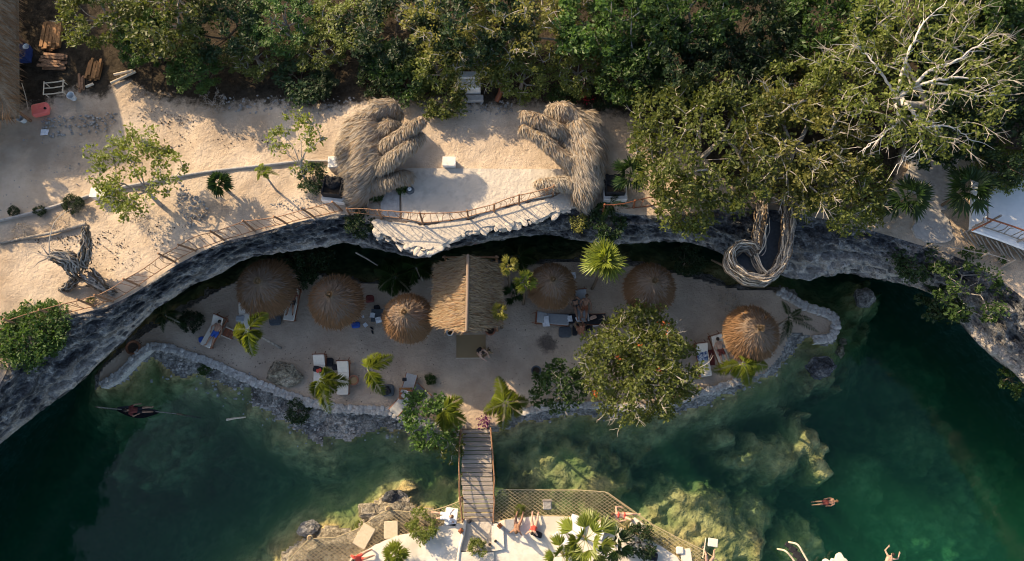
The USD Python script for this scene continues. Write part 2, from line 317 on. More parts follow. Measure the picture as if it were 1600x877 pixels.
# ---------------------------------------------------------------- the land: plateau, cliff, island, bed, water
ZP, ZW = 6.5, -0.9
EDGE = [(-330, 1000), (-150, 800), (-60, 690), (0, 600), (30, 545), (95, 500), (165, 480), (215, 455), (270, 418), (340, 382), (400, 366), (470, 346), (535, 336), (575, 345), (600, 365),
        (640, 381), (668, 388), (700, 374), (730, 358), (790, 350), (860, 333), (900, 326), (950, 330), (1000, 336), (1060, 336), (1120, 328), (1180, 326), (1230, 331), (1300, 345),
        (1360, 360), (1430, 381), (1480, 396), (1550, 430), (1640, 505), (1740, 640), (1850, 830), (1960, 1010)]
LIP = [(-200, 1010), (-90, 800), (-40, 728), (0, 690), (60, 642), (125, 592), (150, 566), (200, 521), (240, 481), (268, 463), (300, 442), (335, 428), (380, 402), (440, 393), (500, 384), (530, 376),
       (560, 379), (600, 389), (640, 398), (665, 399), (700, 388), (760, 375), (850, 365), (920, 375), (980, 378), (1040, 372), (1100, 382), (1150, 400), (1230, 428), (1262, 434), (1320, 424),
       (1380, 434), (1440, 449), (1480, 472), (1520, 520), (1560, 560), (1600, 592), (1690, 700), (1800, 880), (1870, 1010)]
NE = 900
def by_angle(line, n):
    """resample so that both edges run together along the bowl"""
    return resample(line, n)
edge = smooth_line(PP(EDGE, ZP), NE)
lipz = 4.1
lip = smooth_line(PP(LIP, lipz), 2400)
# pair each edge point with the lip, in order, by nearest distance made monotone
d, k = cKDTree(lip[:, :2]).query(edge[:, :2])
k = np.maximum.accumulate(ndimage.gaussian_filter1d(k.astype(float), 14))
k = np.clip(k, 0, len(lip) - 1)
lip = np.stack([np.interp(k, np.arange(len(lip)), lip[:, c]) for c in range(3)], 1)
tang = unit(np.gradient(lip[:, :2], axis=0)); back = np.stack([-tang[:, 1], tang[:, 0]], 1)   # away from the water
back = unit(ndimage.gaussian_filter1d(back, 25, axis=0))

# the cliff: rounded shoulder, sloping face, lip, undercut, back wall
rows = []
NS = 26
for s in np.linspace(0, 1, NS):
    p = edge * (1 - s) + lip * s
    p[:, 2] = ZP + (lipz - ZP) * (s ** 1.5)
    rows.append(p)
for (o, z) in ((0.0, 3.85), (0.12, 3.6), (0.5, 3.35), (1.2, 3.15), (2.2, 2.7), (3.2, 1.9), (4.0, 0.8), (4.4, -0.6), (4.5, -3.0), (4.4, -9.0)):
    p = lip.copy(); p[:, :2] += back * o; p[:, 2] = z
    rows.append(p)
cl = np.array(rows).transpose(1, 0, 2)
amp = np.concatenate([np.linspace(0, 1, 5), np.ones(cl.shape[1] - 5)])
nz = fbm(cl * [0.55, 0.55, 1.1], 5, 3) - 0.5
nz2 = fbm(cl * [1.9, 1.9, 3.5], 4, 9) - 0.5
ridge = 1 - np.abs(2 * fbm(cl * [0.9, 0.9, 2.6], 4, 21) - 1)
nz3 = 1 - np.abs(2 * fbm(cl * [3.2, 3.2, 6.0], 4, 41) - 1)
dis = (nz * 1.2 + nz2 * 0.9 + (ridge - 0.7) * 1.0 + (nz3 - 0.75) * 0.45) * amp[None, :]
cl[:, :, :2] -= back[:, None, :] * (dis * 0.55)[:, :, None]
cl[:, :, 2] += dis * 0.75 * np.clip(amp, 0, 1)
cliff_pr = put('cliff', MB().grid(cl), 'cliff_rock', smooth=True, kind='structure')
# freshly broken pale stone along the lip
row = np.arange(cl.shape[1]); band = np.exp(-((row - NS + 0.5) / 4.5) ** 2)
along = np.clip((edge[:, 0] - 14) / 4, 0, 1) * np.clip((edge[:, 0] - 13) / 3, 0.0, 1) + 0.75 * np.exp(-((edge[:, 0] + 21) / 5.0) ** 2) + 0.35 + 1.6 * (fbm(cl[:, NS] * [0.35, 0.35, 0], 3, 61) - 0.5)
wide = np.exp(-((row - NS + 1.5) / 8.0) ** 2)
fresh = np.clip(1.35 * np.maximum(band[None] * np.clip(along, 0, 1)[:, None], wide[None] * np.clip((edge[:, 0] - 14) / 3, 0, 1)[:, None] * 0.9 * np.clip((24 - edge[:, 0]) / 4, 0.25, 1)[:, None]) * (0.5 + 1.2 * fbm(cl * 0.8, 3, 66)), 0, 1)
wide2 = np.exp(-((row - NS + 3.0) / 5.5) ** 4)
fresh = np.maximum(fresh, np.clip(wide2[None] * (np.clip((edge[:, 0] - 15.0) / 2.5, 0, 1) * np.clip((27 - edge[:, 0]) / 3, 0.2, 1))[:, None] * (0.55 + 0.9 * fbm(cl * 1.1, 3, 67)), 0, 1))
UsdGeom.PrimvarsAPI(cliff_pr).CreatePrimvar('fresh', Sdf.ValueTypeNames.FloatArray, 'vertex').Set(Vt.FloatArray.FromNumpy(fresh.ravel().astype(np.float32)))

# the plateau: rings going outwards from the cliff's edge
out = unit(ndimage.gaussian_filter1d(unit(edge[:, :2] - np.array([0, -6.0])), 40, axis=0, mode='nearest'))
ds = np.concatenate([np.linspace(0, 36, 150), np.geomspace(37, 260, 24)])
g = edge[:, None, :2] + out[:, None, :] * ds[None, :, None]
z = np.full(g.shape[:2], ZP)
g3 = np.concatenate([g, z[..., None]], -1)
g3[..., 2] += (fbm(g3 * [0.3, 0.3, 1], 4, 5) - 0.5) * 0.5 * np.clip(ds / 2, 0, 1)[None, :] + (fbm(g3 * [1.6, 1.6, 1], 3, 8) - 0.5) * 0.10 * np.clip(ds / 0.5, 0, 1)[None, :]
def plateau_z(x, y):
    p = np.array([[x, y, ZP]])
    return float(ZP + (fbm(p * [0.3, 0.3, 1], 4, 5)[0] - 0.5) * 0.5 + (fbm(p * [1.6, 1.6, 1], 3, 8)[0] - 0.5) * 0.1)
m = MB().grid(g3)
# a line the forest floor begins at, in the photograph's places
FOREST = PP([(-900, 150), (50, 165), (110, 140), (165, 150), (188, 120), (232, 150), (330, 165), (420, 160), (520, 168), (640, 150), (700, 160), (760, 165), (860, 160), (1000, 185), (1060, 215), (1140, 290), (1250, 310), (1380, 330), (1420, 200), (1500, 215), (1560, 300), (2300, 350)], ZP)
v, f = m.arrays()
fl = shapely.LineString(FOREST[:, :2])
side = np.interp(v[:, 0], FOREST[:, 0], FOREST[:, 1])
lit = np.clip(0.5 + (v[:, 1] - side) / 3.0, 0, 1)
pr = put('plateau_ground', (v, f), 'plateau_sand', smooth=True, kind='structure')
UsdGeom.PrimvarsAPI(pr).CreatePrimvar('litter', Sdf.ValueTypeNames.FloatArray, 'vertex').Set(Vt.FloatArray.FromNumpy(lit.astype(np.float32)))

# island and bed as one height field, cut into sand, rock and bed
ISLE = [(152, 600), (160, 575), (205, 535), (235, 515), (268, 497), (305, 473), (350, 448), (385, 434), (440, 427), (480, 427), (530, 434), (580, 443), (635, 438), (690, 425), (760, 415), (830, 412), (900, 408), (960, 412), (1020, 418), (1080, 432), (1150, 450), (1215, 455),
        (1255, 478), (1303, 495), (1300, 528), (1272, 530), (1240, 522), (1222, 555), (1195, 585), (1150, 596), (1100, 612), (1050, 628), (1000, 636), (930, 632), (870, 632), (810, 645), (772, 668), (720, 671),
        (690, 663), (640, 652), (600, 640), (540, 637), (490, 629), (440, 611), (390, 591), (340, 569), (290, 552), (244, 540), (215, 556), (182, 592), (160, 604)]
SHORE = [(150, 608), (158, 570), (203, 531), (233, 509), (266, 491), (303, 467), (348, 442), (383, 428), (438, 421), (478, 421), (528, 428), (578, 437), (633, 432), (688, 419), (758, 409), (828, 406), (898, 402), (958, 406), (1018, 412), (1078, 426), (1148, 444), (1218, 446),
         (1260, 472), (1308, 492), (1305, 534), (1270, 540), (1246, 540), (1232, 562), (1205, 592), (1160, 606), (1105, 628), (1060, 650), (1000, 656), (930, 652), (870, 656), (815, 660), (778, 676), (715, 682),
         (690, 686), (640, 682), (600, 672), (545, 686), (490, 690), (455, 668), (425, 652), (395, 622), (360, 606), (310, 594), (278, 590), (255, 566), (235, 560), (215, 575), (190, 600), (160, 609)]
BANK = [(380, 960), (430, 900), (440, 865), (470, 838), (505, 822), (545, 820), (562, 806), (570, 790), (590, 776), (612, 768), (640, 776), (660, 792), (720, 806), (790, 806), (830, 812), (900, 826), (960, 838),
        (1020, 856), (1070, 880), (1120, 905), (1200, 960)]
step = 0.14
gx = np.arange(-46, 46.01, step); gy = np.arange(-30, 20.01, step)
X, Y = np.meshgrid(gx, gy)
def inside(pts, z, n=500, rough=0.0, seed=0):
    q = smooth_line(PP(pts, z)[:, :2], n, closed=True)
    if rough:
        t = np.concatenate([q, np.zeros((len(q), 1))], 1)
        q = q + (np.stack([fbm(t * 1.1, 4, seed), fbm(t * 1.1, 4, seed + 50)], 1) - 0.5) * rough
    return shapely.contains_xy(shapely.Polygon(q).buffer(0), X, Y)
isle = inside(ISLE, 0.0)
shore = inside(SHORE, ZW, 900, 1.1, 4) | isle
bank = inside(BANK, ZW, 600, 1.2, 14)
edt = ndimage.distance_transform_edt
d_isle, d_shore, d_bank = edt(~isle) * step, edt(~shore) * step, edt(~bank) * step
d_in = edt(shore) * step
XYZ = np.stack([X, Y, 0 * X], -1)
n1, n2, n3 = fbm(XYZ * 0.35, 5, 31) - 0.5, fbm(XYZ * 1.4, 5, 33) - 0.5, fbm(XYZ * 4.0, 3, 35) - 0.5
n4 = 1 - np.abs(2 * fbm(XYZ * 0.6, 5, 37) - 1)
# water depth: falls away from the shores; shelves and sunken rocks rise from the bed
DEEP = 8.5
depth = 0.15 + DEEP * (1 - np.exp(-(d_shore / 4.5) ** 1.3)) + n1 * 2.2 + (n4 - 0.7) * 0.7
depth_b = 0.15 + DEEP * (1 - np.exp(-(d_bank / 5.0) ** 1.4)) + n1 * 1.2 + n2 * 0.4
depth = np.minimum(np.maximum(depth, 0.1), np.maximum(depth_b, 0.1))
# (px, py, radius x, radius y, depth of the top): sunken rocks and shelves seen through the water
SUNK = [(190, 640, 2.0, 2.2, 2.6), (250, 690, 4.2, 3.2, 3.0), (330, 660, 3.4, 2.4, 3.6), (205, 590, 2.6, 1.8, 1.7), (400, 690, 3.0, 1.8, 4.2),
        (880, 740, 4.6, 2.2, 0.8), (830, 722, 2.6, 1.8, 1.2), (700, 775, 3.0, 1.8, 0.55), (630, 770, 2.0, 1.6, 0.7), (930, 760, 2.2, 1.4, 0.5), (1090, 810, 3.4, 2.4, 0.6), (1060, 850, 3.0, 2.0, 0.35), (1150, 850, 2.6, 2.2, 0.5),
        (1180, 810, 1.6, 1.8, 1.2), (1205, 718, 3.4, 1.9, 1.1), (1270, 695, 1.3, 1.6, 0.6), (1285, 738, 1.0, 1.2, 0.7), (1130, 690, 1.6, 1.0, 1.4), (1190, 760, 2.2, 1.4, 2.6), (1350, 760, 2.0, 3.0, 4.2), (1450, 690, 3.0, 2.4, 4.0), (1540, 760, 2.6, 2.6, 4.6),
        (1460, 830, 4.6, 2.6, 4.4), (1320, 520, 1.8, 1.0, 1.2), (1260, 545, 2.4, 1.4, 1.3), (1285, 582, 1.9, 1.2, 0.8), (450, 850, 2.2, 2.0, 1.4), (500, 840, 2.4, 1.6, 0.8), (1350, 470, 1.6, 1.3, 0.6), (1420, 600, 4.0, 3.0, 5.0), (470, 700, 3, 1.4, 4.0), (1250, 860, 2.4, 2.0, 1.3)]
for (px, py, rx, ry, dz) in SUNK:
    c = P(px, py, ZW - dz)
    q = ((X - c[0]) / rx) ** 2 + ((Y - c[1]) / ry) ** 2
    q = q * (1 + 1.0 * n2 + 1.2 * n1) + 0.7 * n2
    lump = dz + np.maximum(q, 0) ** 1.6 * 1.9 + (n2 * 0.8 + n3 * 0.12) * min(1.0, 0.3 + dz * 0.3)
    depth = np.where(lump < depth, np.minimum(depth, lump), depth)
depth = np.maximum(depth + n3 * 0.08, 0.05)
H = ZW - depth
t = np.clip(d_isle / np.maximum(d_isle + d_in, 0.01), 0, 1)
sh = 0.02 - (0.02 - ZW + 0.05) * t ** 0.8 + (n2 * 1.1 + n3 * 0.8) * np.minimum(np.minimum(t * 3, (1 - t) * 2 + 0.25), 1.0) * 0.6
H = np.where(shore & ~isle, np.maximum(sh, ZW - 0.3), H)
H = np.where(isle, 0.02 + n2 * 0.06 + n3 * 0.03, H)
d_bin = edt(bank) * step
hb = ZW + np.minimum(d_bin * 0.75, 0.62) + (n2 * 0.9 + n3 * 0.5) * np.clip(d_bin, 0, 0.5)
H = np.where(bank, np.minimum(np.maximum(hb, ZW - 0.05), -0.12), H)
north = shore & ~isle & (Y > 6.5)
V = np.stack([X, Y, H], -1)
n, mm = X.shape
i, j = np.meshgrid(np.arange(n - 1), np.arange(mm - 1), indexing='ij')
Q = np.stack([i * mm + j, i * mm + j + 1, (i + 1) * mm + j + 1, (i + 1) * mm + j], -1).reshape(-1, 4)
zone = np.where(isle, 0, np.where(shore, 1, np.where(bank, 2, 3)))
zq = zone.ravel()[Q].max(1)
for name, zid, lk in (('island_sand', (0,), 'island_sand'), ('rocky_shore', (1,), 'shore_rock'), ('rocky_bank', (2,), 'pale_rock'), ('lake_bed', (3,), 'bed_rock')):
    fq = Q[np.isin(zq, zid)]
    u, inv = np.unique(fq, return_inverse=True)
    vv, ff = V.reshape(-1, 3)[u], inv.reshape(fq.shape)
    pr = put(name, (vv, ff), lk, smooth=True, kind='structure')
    if zid == (0,):
        blot = np.zeros(len(vv))
        for (px, py, r) in ((855, 537, 0.75), (298, 500, 0.6)):
            c = P(px, py, 0); blot = np.maximum(blot, 0.85 - np.hypot(vv[:, 0] - c[0], vv[:, 1] - c[1]) / r * 0.5)
        UsdGeom.PrimvarsAPI(pr).CreatePrimvar('litter', Sdf.ValueTypeNames.FloatArray, 'vertex').Set(Vt.FloatArray.FromNumpy(np.clip(blot, 0, 1).astype(np.float32)))
def bed_z(x, y):
    return float(ndimage.map_coordinates(H, [[(y + 30) / step], [(x + 46) / step]], order=1)[0])
# land beyond the bank, out of the picture, and the water body
put('far_bank', MB().grid(np.array([[[x, y, -0.35 + (0.5 if y < -40 else 0)] for x in np.linspace(-60, 60, 13)] for y in (-29.9, -45, -120)])), 'pale_rock', kind='structure')
put('water', MB().box((0, 2, (ZW - 16) / 2), (110, 72, ZW + 16)), 'water', kind='structure')
# ---------------------------------------------------------------- trees and plants
def rotz(v, a):
    c, s = math.cos(a), math.sin(a); v = np.asarray(v, float)
    return np.stack([v[..., 0] * c - v[..., 1] * s, v[..., 0] * s + v[..., 1] * c, v[..., 2]], -1)
def leaf_cloud(mb, rng, centres, normals, size, jitter):
    n = len(centres)
    d = unit(normals * 0.6 + rng.normal(size=(n, 3)) * 0.75 + [0, 0, 0.15])
    side = unit(np.cross(d, rng.normal(size=(n, 3)) * 0.7 + [0, 0, 1.0]))
    up = np.cross(side, d)
    L = size * rng.uniform(0.45, 1.6, n)[:, None]
    mb.blades(centres - d * L / 2, centres + d * L / 2 - up * L * 0.12, L[:, 0] * rng.uniform(0.42, 0.62, n), side, lift=up * L * 0.05)
def grow(seed, h, R, clumps=60, leaves=70, size=0.2, rc=0.42, trunk=0.16, fork=0.3, squash=0.36, lean=(0, 0), hollow=0.45, twigs=0, centre=0.64, two_tone=0.0, bend=0.25):
    """a tree at the origin: trunk, limbs, crown and (twigs) bare twigs as separate meshes"""
    rng = np.random.default_rng(seed)
    top = np.array([lean[0], lean[1], 0.0])
    pts = []
    tries = 0
    while len(pts) < clumps and tries < 20000:
        tries += 1
        q = rng.normal(size=3); q /= np.linalg.norm(q); q *= rng.uniform(hollow, 1.0) ** 0.5
        if q[2] < -0.55: continue
        lump = 0.75 + 0.5 * noise(np.array([q * 1.7 + seed]), seed)[0]
        c = np.array([q[0] * R * lump, q[1] * R * lump, h * centre + q[2] * h * squash * lump]) + top * (0.4 + 0.6 * (q[2] + 1) / 2)
        if all(np.linalg.norm((c - p) / [1, 1, 0.8]) > R * 0.17 for p in pts[-60:]): pts.append(c)
    pts = np.array(pts)
    hf = h * fork
    nodes = [np.array([0, 0, -0.3]), np.array([top[0] * 0.1, top[1] * 0.1, hf * 0.5]), np.array([top[0] * 0.25 + rng.normal() * 0.1, top[1] * 0.25 + rng.normal() * 0.1, hf])]
    par = [-1, 0, 1]
    order = np.argsort(np.linalg.norm(pts - nodes[2], axis=1))
    # a few main limbs first
    nl = 4 + int(rng.integers(0, 3))
    for a in np.arange(nl) * 2 * np.pi / nl + rng.uniform(0, 6):
        nodes.append(nodes[2] + np.array([math.cos(a) * R * 0.36, math.sin(a) * R * 0.36, (h * centre - hf) * rng.uniform(0.5, 1.0)]) + top * 0.3); par.append(2)
    for k in order:
        nd = np.array(nodes)
        dist = np.linalg.norm(nd - pts[k], axis=1) + 0.25 * np.linalg.norm(nd - nodes[2], axis=1) + np.where(nd[:, 2] > pts[k][2] + 0.2, 1.0, 0); dist[:2] = 1e9
        par.append(int(dist.argmin())); nodes.append(pts[k])
    cnt = np.ones(len(nodes))
    for i in range(len(nodes) - 1, 0, -1): cnt[par[i]] += cnt[i]
    rad = np.maximum(trunk * (cnt / cnt[0]) ** 0.5, 0.014)
    tr, li, cr, tw = MB(), MB(), MB(), MB()
    tp = np.array([nodes[0], nodes[1], nodes[2]])
    tr.tube(smooth_line(tp, 8), np.linspace(trunk * 1.35, trunk * 0.9, 8), 9)
    for i in range(3, len(nodes)):
        a, b = nodes[par[i]], nodes[i]
        L = np.linalg.norm(b - a)
        m = (a + b) / 2 + rng.normal(size=3) * L * 0.09 + np.array([0, 0, L * bend * 0.5])
        t = np.linspace(0, 1, 6)[:, None]
        li.tube(a * (1 - t) ** 2 + 2 * m * t * (1 - t) + b * t ** 2, np.linspace(min(rad[par[i]], rad[i] * 1.3), rad[i] * 0.8, 6), 5, cap=False)
    ctr = np.array([top[0] * 0.6, top[1] * 0.6, h * centre * 0.8])
    if leaves:
        n = len(pts) * leaves
        which = np.repeat(np.arange(len(pts)), leaves)
        o = rng.normal(size=(n, 3)); o = unit(o) * (rng.uniform(0, 1, (n, 1)) ** 0.45)
        rr = rc * rng.uniform(0.6, 1.35, len(pts))[which]
        c = pts[which] + o * rr[:, None] * [1.15, 1.15, 0.7]
        leaf_cloud(cr, rng, c, unit(o * 0.7 + unit(pts[which] - ctr) * 0.6), size, 0)
    for k in range(twigs):
        i = int(rng.integers(3 + nl, len(nodes)))
        p = nodes[i]; d = unit(unit(p - ctr) + rng.normal(size=3) * 0.5 + [0, 0, 0.2]); L = R * rng.uniform(0.12, 0.32)
        q = [p, p + d * L * 0.5 + rng.normal(size=3) * L * 0.08, p + d * L + rng.normal(size=3) * L * 0.12]
        tw.tube(smooth_line(q, 5), np.linspace(0.022, 0.006, 5), 4, cap=False)
        for s in range(2):
            d2 = unit(d + rng.normal(size=3) * 0.7)
            tw.tube([q[1], q[1] + d2 * L * 0.3, q[1] + d2 * L * 0.55 + rng.normal(size=3) * 0.03], [0.013, 0.009, 0.005], 3, cap=False)
    return tr, li, cr, tw
def plant_parts(parent, g, bark, leaf, names=('trunk', 'limbs', 'crown', 'twigs')):
    for mb, nm in zip(g, names):
        if mb.n: put(nm, mb, leaf if nm == 'crown' else bark, parent, kind='stuff' if nm in ('twigs', 'crown') else None)
def tree_kind(name, bark, leaf, **kw):
    k = kind_of(name); plant_parts(k, grow(**kw), bark, leaf); return k
TREES = {
    'olive_a': (tree_kind('olive_a', 'bark_grey', 'leaf_olive', seed=1, h=5.0, R=2.7, clumps=74, leaves=80, twigs=16), 5.0),
    'olive_b': (tree_kind('olive_b', 'bark_grey', 'leaf_olive', seed=2, h=4.6, R=2.5, clumps=60, leaves=80, size=0.21, rc=0.46, twigs=24), 4.6),
    'green_a': (tree_kind('green_a', 'bark_grey', 'leaf_green', seed=3, h=5.4, R=2.7, clumps=84, leaves=85, size=0.22), 5.4),
    'green_b': (tree_kind('green_b', 'bark_brown', 'leaf_green', seed=4, h=5.0, R=2.5, clumps=70, leaves=80, size=0.24, rc=0.5), 5.0),
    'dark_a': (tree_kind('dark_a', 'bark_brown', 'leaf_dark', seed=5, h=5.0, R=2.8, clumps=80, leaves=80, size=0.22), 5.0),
    'gold_a': (tree_kind('gold_a', 'bark_pale', 'leaf_gold', seed=6, h=4.6, R=2.5, clumps=52, leaves=60, size=0.17, twigs=60), 4.6),
    'bush_a': (tree_kind('bush_a', 'bark_brown', 'leaf_olive', seed=7, h=1.7, R=1.1, clumps=34, leaves=55, size=0.15, rc=0.3, trunk=0.05, fork=0.15, centre=0.5, squash=0.45, twigs=10), 1.7),
    'bush_b': (tree_kind('bush_b', 'bark_brown', 'leaf_green', seed=8, h=1.5, R=1.0, clumps=34, leaves=60, size=0.16, rc=0.3, trunk=0.05, fork=0.15, centre=0.5, squash=0.45), 1.5),
    'bush_c': (tree_kind('bush_c', 'bark_brown', 'leaf_dark', seed=9, h=1.4, R=1.1, clumps=32, leaves=60, size=0.15, rc=0.3, trunk=0.05, fork=0.15, centre=0.5, squash=0.45), 1.4),
    'dry_a': (tree_kind('dry_a', 'bark_pale', 'leaf_dry', seed=10, h=2.2, R=1.5, clumps=40, leaves=10, size=0.12, rc=0.3, trunk=0.05, fork=0.15, centre=0.55, squash=0.4, twigs=90), 2.2),
}
def tree(kind, px, py, label, h=None, rz=None, name='forest_tree', cat='tree', group=None, ground=ZP, wide=1.0):
    """the crown's middle at the photograph's pixel, the trunk's foot on the ground below it"""
    k, h0 = TREES[kind]; s = (h or h0) / h0
    c = P(px, py, ground + 0.66 * h0 * s)
    return copy(k, name, label, cat, (c[0], c[1], ground), rz if rz is not None else (px * 7.3 + py * 3.1) % 6.28, (s * wide, s * wide, s), group)

# fronds
def frond(mb, base, tip, rise, width, n=34, seed=0, hang=0.5, thick=0.018, taper=0.35):
    """a feather palm leaf arching from base to tip, leaflets on both sides"""
    rng = np.random.default_rng(seed)
    base, tip = np.asarray(base, float), np.asarray(tip, float)
    mid = (base + tip) / 2 + np.array([0, 0, rise])
    t = np.linspace(0, 1, 12)[:, None]
    r = base * (1 - t) ** 2 + 2 * mid * t * (1 - t) + tip * t ** 2
    mb.tube(r, np.linspace(thick, thick * 0.3, 12), 4)
    u = np.linspace(0.12, 0.99, n)
    p = np.stack([np.interp(u, t[:, 0], r[:, k]) for k in range(3)], 1)
    tg = unit(np.stack([np.interp(u, t[:, 0], np.gradient(r[:, k])) for k in range(3)], 1))
    sd = unit(np.cross(tg, [0, 0, 1.0])); up = np.cross(sd, tg)
    w = width * np.sin(np.pi * np.clip(u * 0.8 + 0.17, 0, 1)) ** 0.6 * (1 - taper * u)
    for s in (-1, 1):
        k = len(u)
        d = unit(sd * s + tg * rng.uniform(0.55, 1.0, (k, 1)) + up * rng.uniform(-0.1, 0.25, (k, 1)) + rng.normal(size=(k, 3)) * 0.08)
        e = p + d * (w * rng.uniform(0.8, 1.1, k))[:, None] - np.array([0, 0, 1.0]) * (w * hang * rng.uniform(0.5, 1.2, k))[:, None]
        sid = unit(np.cross(d, up))
        mb.blades(p, e, w * 0.085 + 0.012, sid, lift=up * (w * 0.12)[:, None], mid=0.4)
def palm(px, py, zc, tips, label, ground=0.0, trunk_px=None, look_='frond', rise=0.55, width=0.5, trunk_r=0.07, cat='palm', name='palm_tree', group=None, drop=0.7, n=34, hang=0.5):
    """tips: photograph pixels where the fronds end"""
    c = P(px, py, zc)
    foot = P(*(trunk_px or (px, py)), ground) if trunk_px else np.array([c[0] + 0.1, c[1] - 0.1, ground])
    th = thing(name, label, cat, (foot[0], foot[1], ground), group=group)
    rel = c - np.array([foot[0], foot[1], ground])
    if rel[2] > 0.4:
        q = smooth_line([np.array([0, 0, -0.15]), rel * [0.35, 0.35, 0.5] , rel], 9)
        put('trunk', MB().tube(q, np.linspace(trunk_r * 1.25, trunk_r * 0.8, 9), 8), 'bark_grey', th, smooth=60)
    for i, tp in enumerate(tips):
        dz = tp[2] if len(tp) > 2 else drop
        e = P(tp[0], tp[1], zc - dz) - np.array([foot[0], foot[1], ground])
        mb = MB(); frond(mb, rel, e, rise + 0.12 * math.sin(i * 2.1 + px), width, n, seed=int(px * 31 + i), hang=hang)
        put('frond', mb, look_, th)
    return th
def fan_palm(px, py, zc, leaves, label, R=0.75, ground=0.0, look_='frond', seed=0, spikes=15, stalk=0.7, name='fan_palm', cat='palm', group=None, spread=1.15, tiltup=0.6, trunk_r=0.08):
    rng = np.random.default_rng(seed); c = P(px, py, zc)
    th = thing(name, label, cat, (c[0], c[1], ground), group=group)
    z = zc - ground
    if z > 0.3: put('trunk', MB().tube([[0, 0, -0.1], [0.03, 0.02, z * 0.5], [0, 0, z]], [trunk_r * 1.2, trunk_r, trunk_r], 8), 'bark_brown', th, smooth=60)
    for i in range(leaves):
        a = i * 2.399 + rng.normal() * 0.2; el = 1.35 - (1.35 - tiltup + 0.75 * tiltup + 0.55) * (i + 0.3) / leaves + rng.normal() * 0.1
        d = np.array([math.cos(a) * math.cos(el), math.sin(a) * math.cos(el), math.sin(el)])
        b = np.array([0, 0, z]); e = b + d * stalk * rng.uniform(0.7, 1.1)
        mb = MB().tube([b, (b + e) / 2 + [0, 0, 0.05], e], [0.016, 0.013, 0.01], 4)
        sd = unit(np.cross(d, [0, 0, 1.0])); up = np.cross(sd, d)
        th_ = np.linspace(-spread, spread, spikes)
        L = R * (1 - 0.28 * np.abs(th_ / spread) ** 2) * rng.uniform(0.9, 1.1, spikes)
        dd = unit(d[None] * np.cos(th_)[:, None] + sd[None] * np.sin(th_)[:, None] + rng.normal(size=(spikes, 3)) * 0.05)
        tip = e + dd * L[:, None] - [0, 0, 1.0] * (0.3 * L * rng.uniform(0.4, 1.3, spikes))[:, None] 
        mb.blades(np.repeat(e[None], spikes, 0), tip, L * 0.13 + 0.015, unit(np.cross(dd, up)), lift=up * 0.04, mid=0.5)
        put('fan_leaf', mb, look_, th)
    return th
# ---------------------------------------------------------------- thatch: the giant hands, the parasols, the hut
def strands(rng, pts, nrm, flow, length, width, lift=0.03, stand=0.05):
    """loose straw lying on a surface: base points, surface normals, flow directions"""
    n = len(pts)
    d = flow - (flow * nrm).sum(1, keepdims=True) * nrm
    d = unit(unit(d) + rng.normal(size=(n, 3)) * 0.16)
    L = length * rng.uniform(0.6, 1.4, n)[:, None]
    side = unit(np.cross(d, nrm))
    b = pts + nrm * lift * rng.uniform(0.3, 1.0, (n, 1)); e = b + d * L + nrm * (stand * rng.uniform(-0.6, 1.0, (n, 1)))
    mb = MB(); mb.blades(b, e, width * rng.uniform(0.6, 1.4, n), unit(side + nrm * rng.normal(size=(n, 1)) * 0.4), lift=nrm * width * 0.10, mid=0.45)
    return mb
def blob(chains, edge=0.16, smooth_it=14):
    """chains of (point, radius): hulls of successive spheres, joined and smoothed into one skin"""
    parts = []
    for ch in chains:
        sp = [manifold3d.Manifold.sphere(r, 20).translate(tuple(map(float, p))) for p, r in ch]
        parts += [manifold3d.Manifold.batch_hull([a, b]) for a, b in zip(sp, sp[1:])] if len(sp) > 1 else sp
    m = manifold3d.Manifold.batch_boolean(parts, manifold3d.OpType.Add).refine_to_length(edge)
    me = m.to_mesh(); t = trimesh.Trimesh(me.vert_properties[:, :3], me.tri_verts, process=True)
    trimesh.smoothing.filter_taubin(t, lamb=0.5, nu=0.53, iterations=smooth_it)
    return t
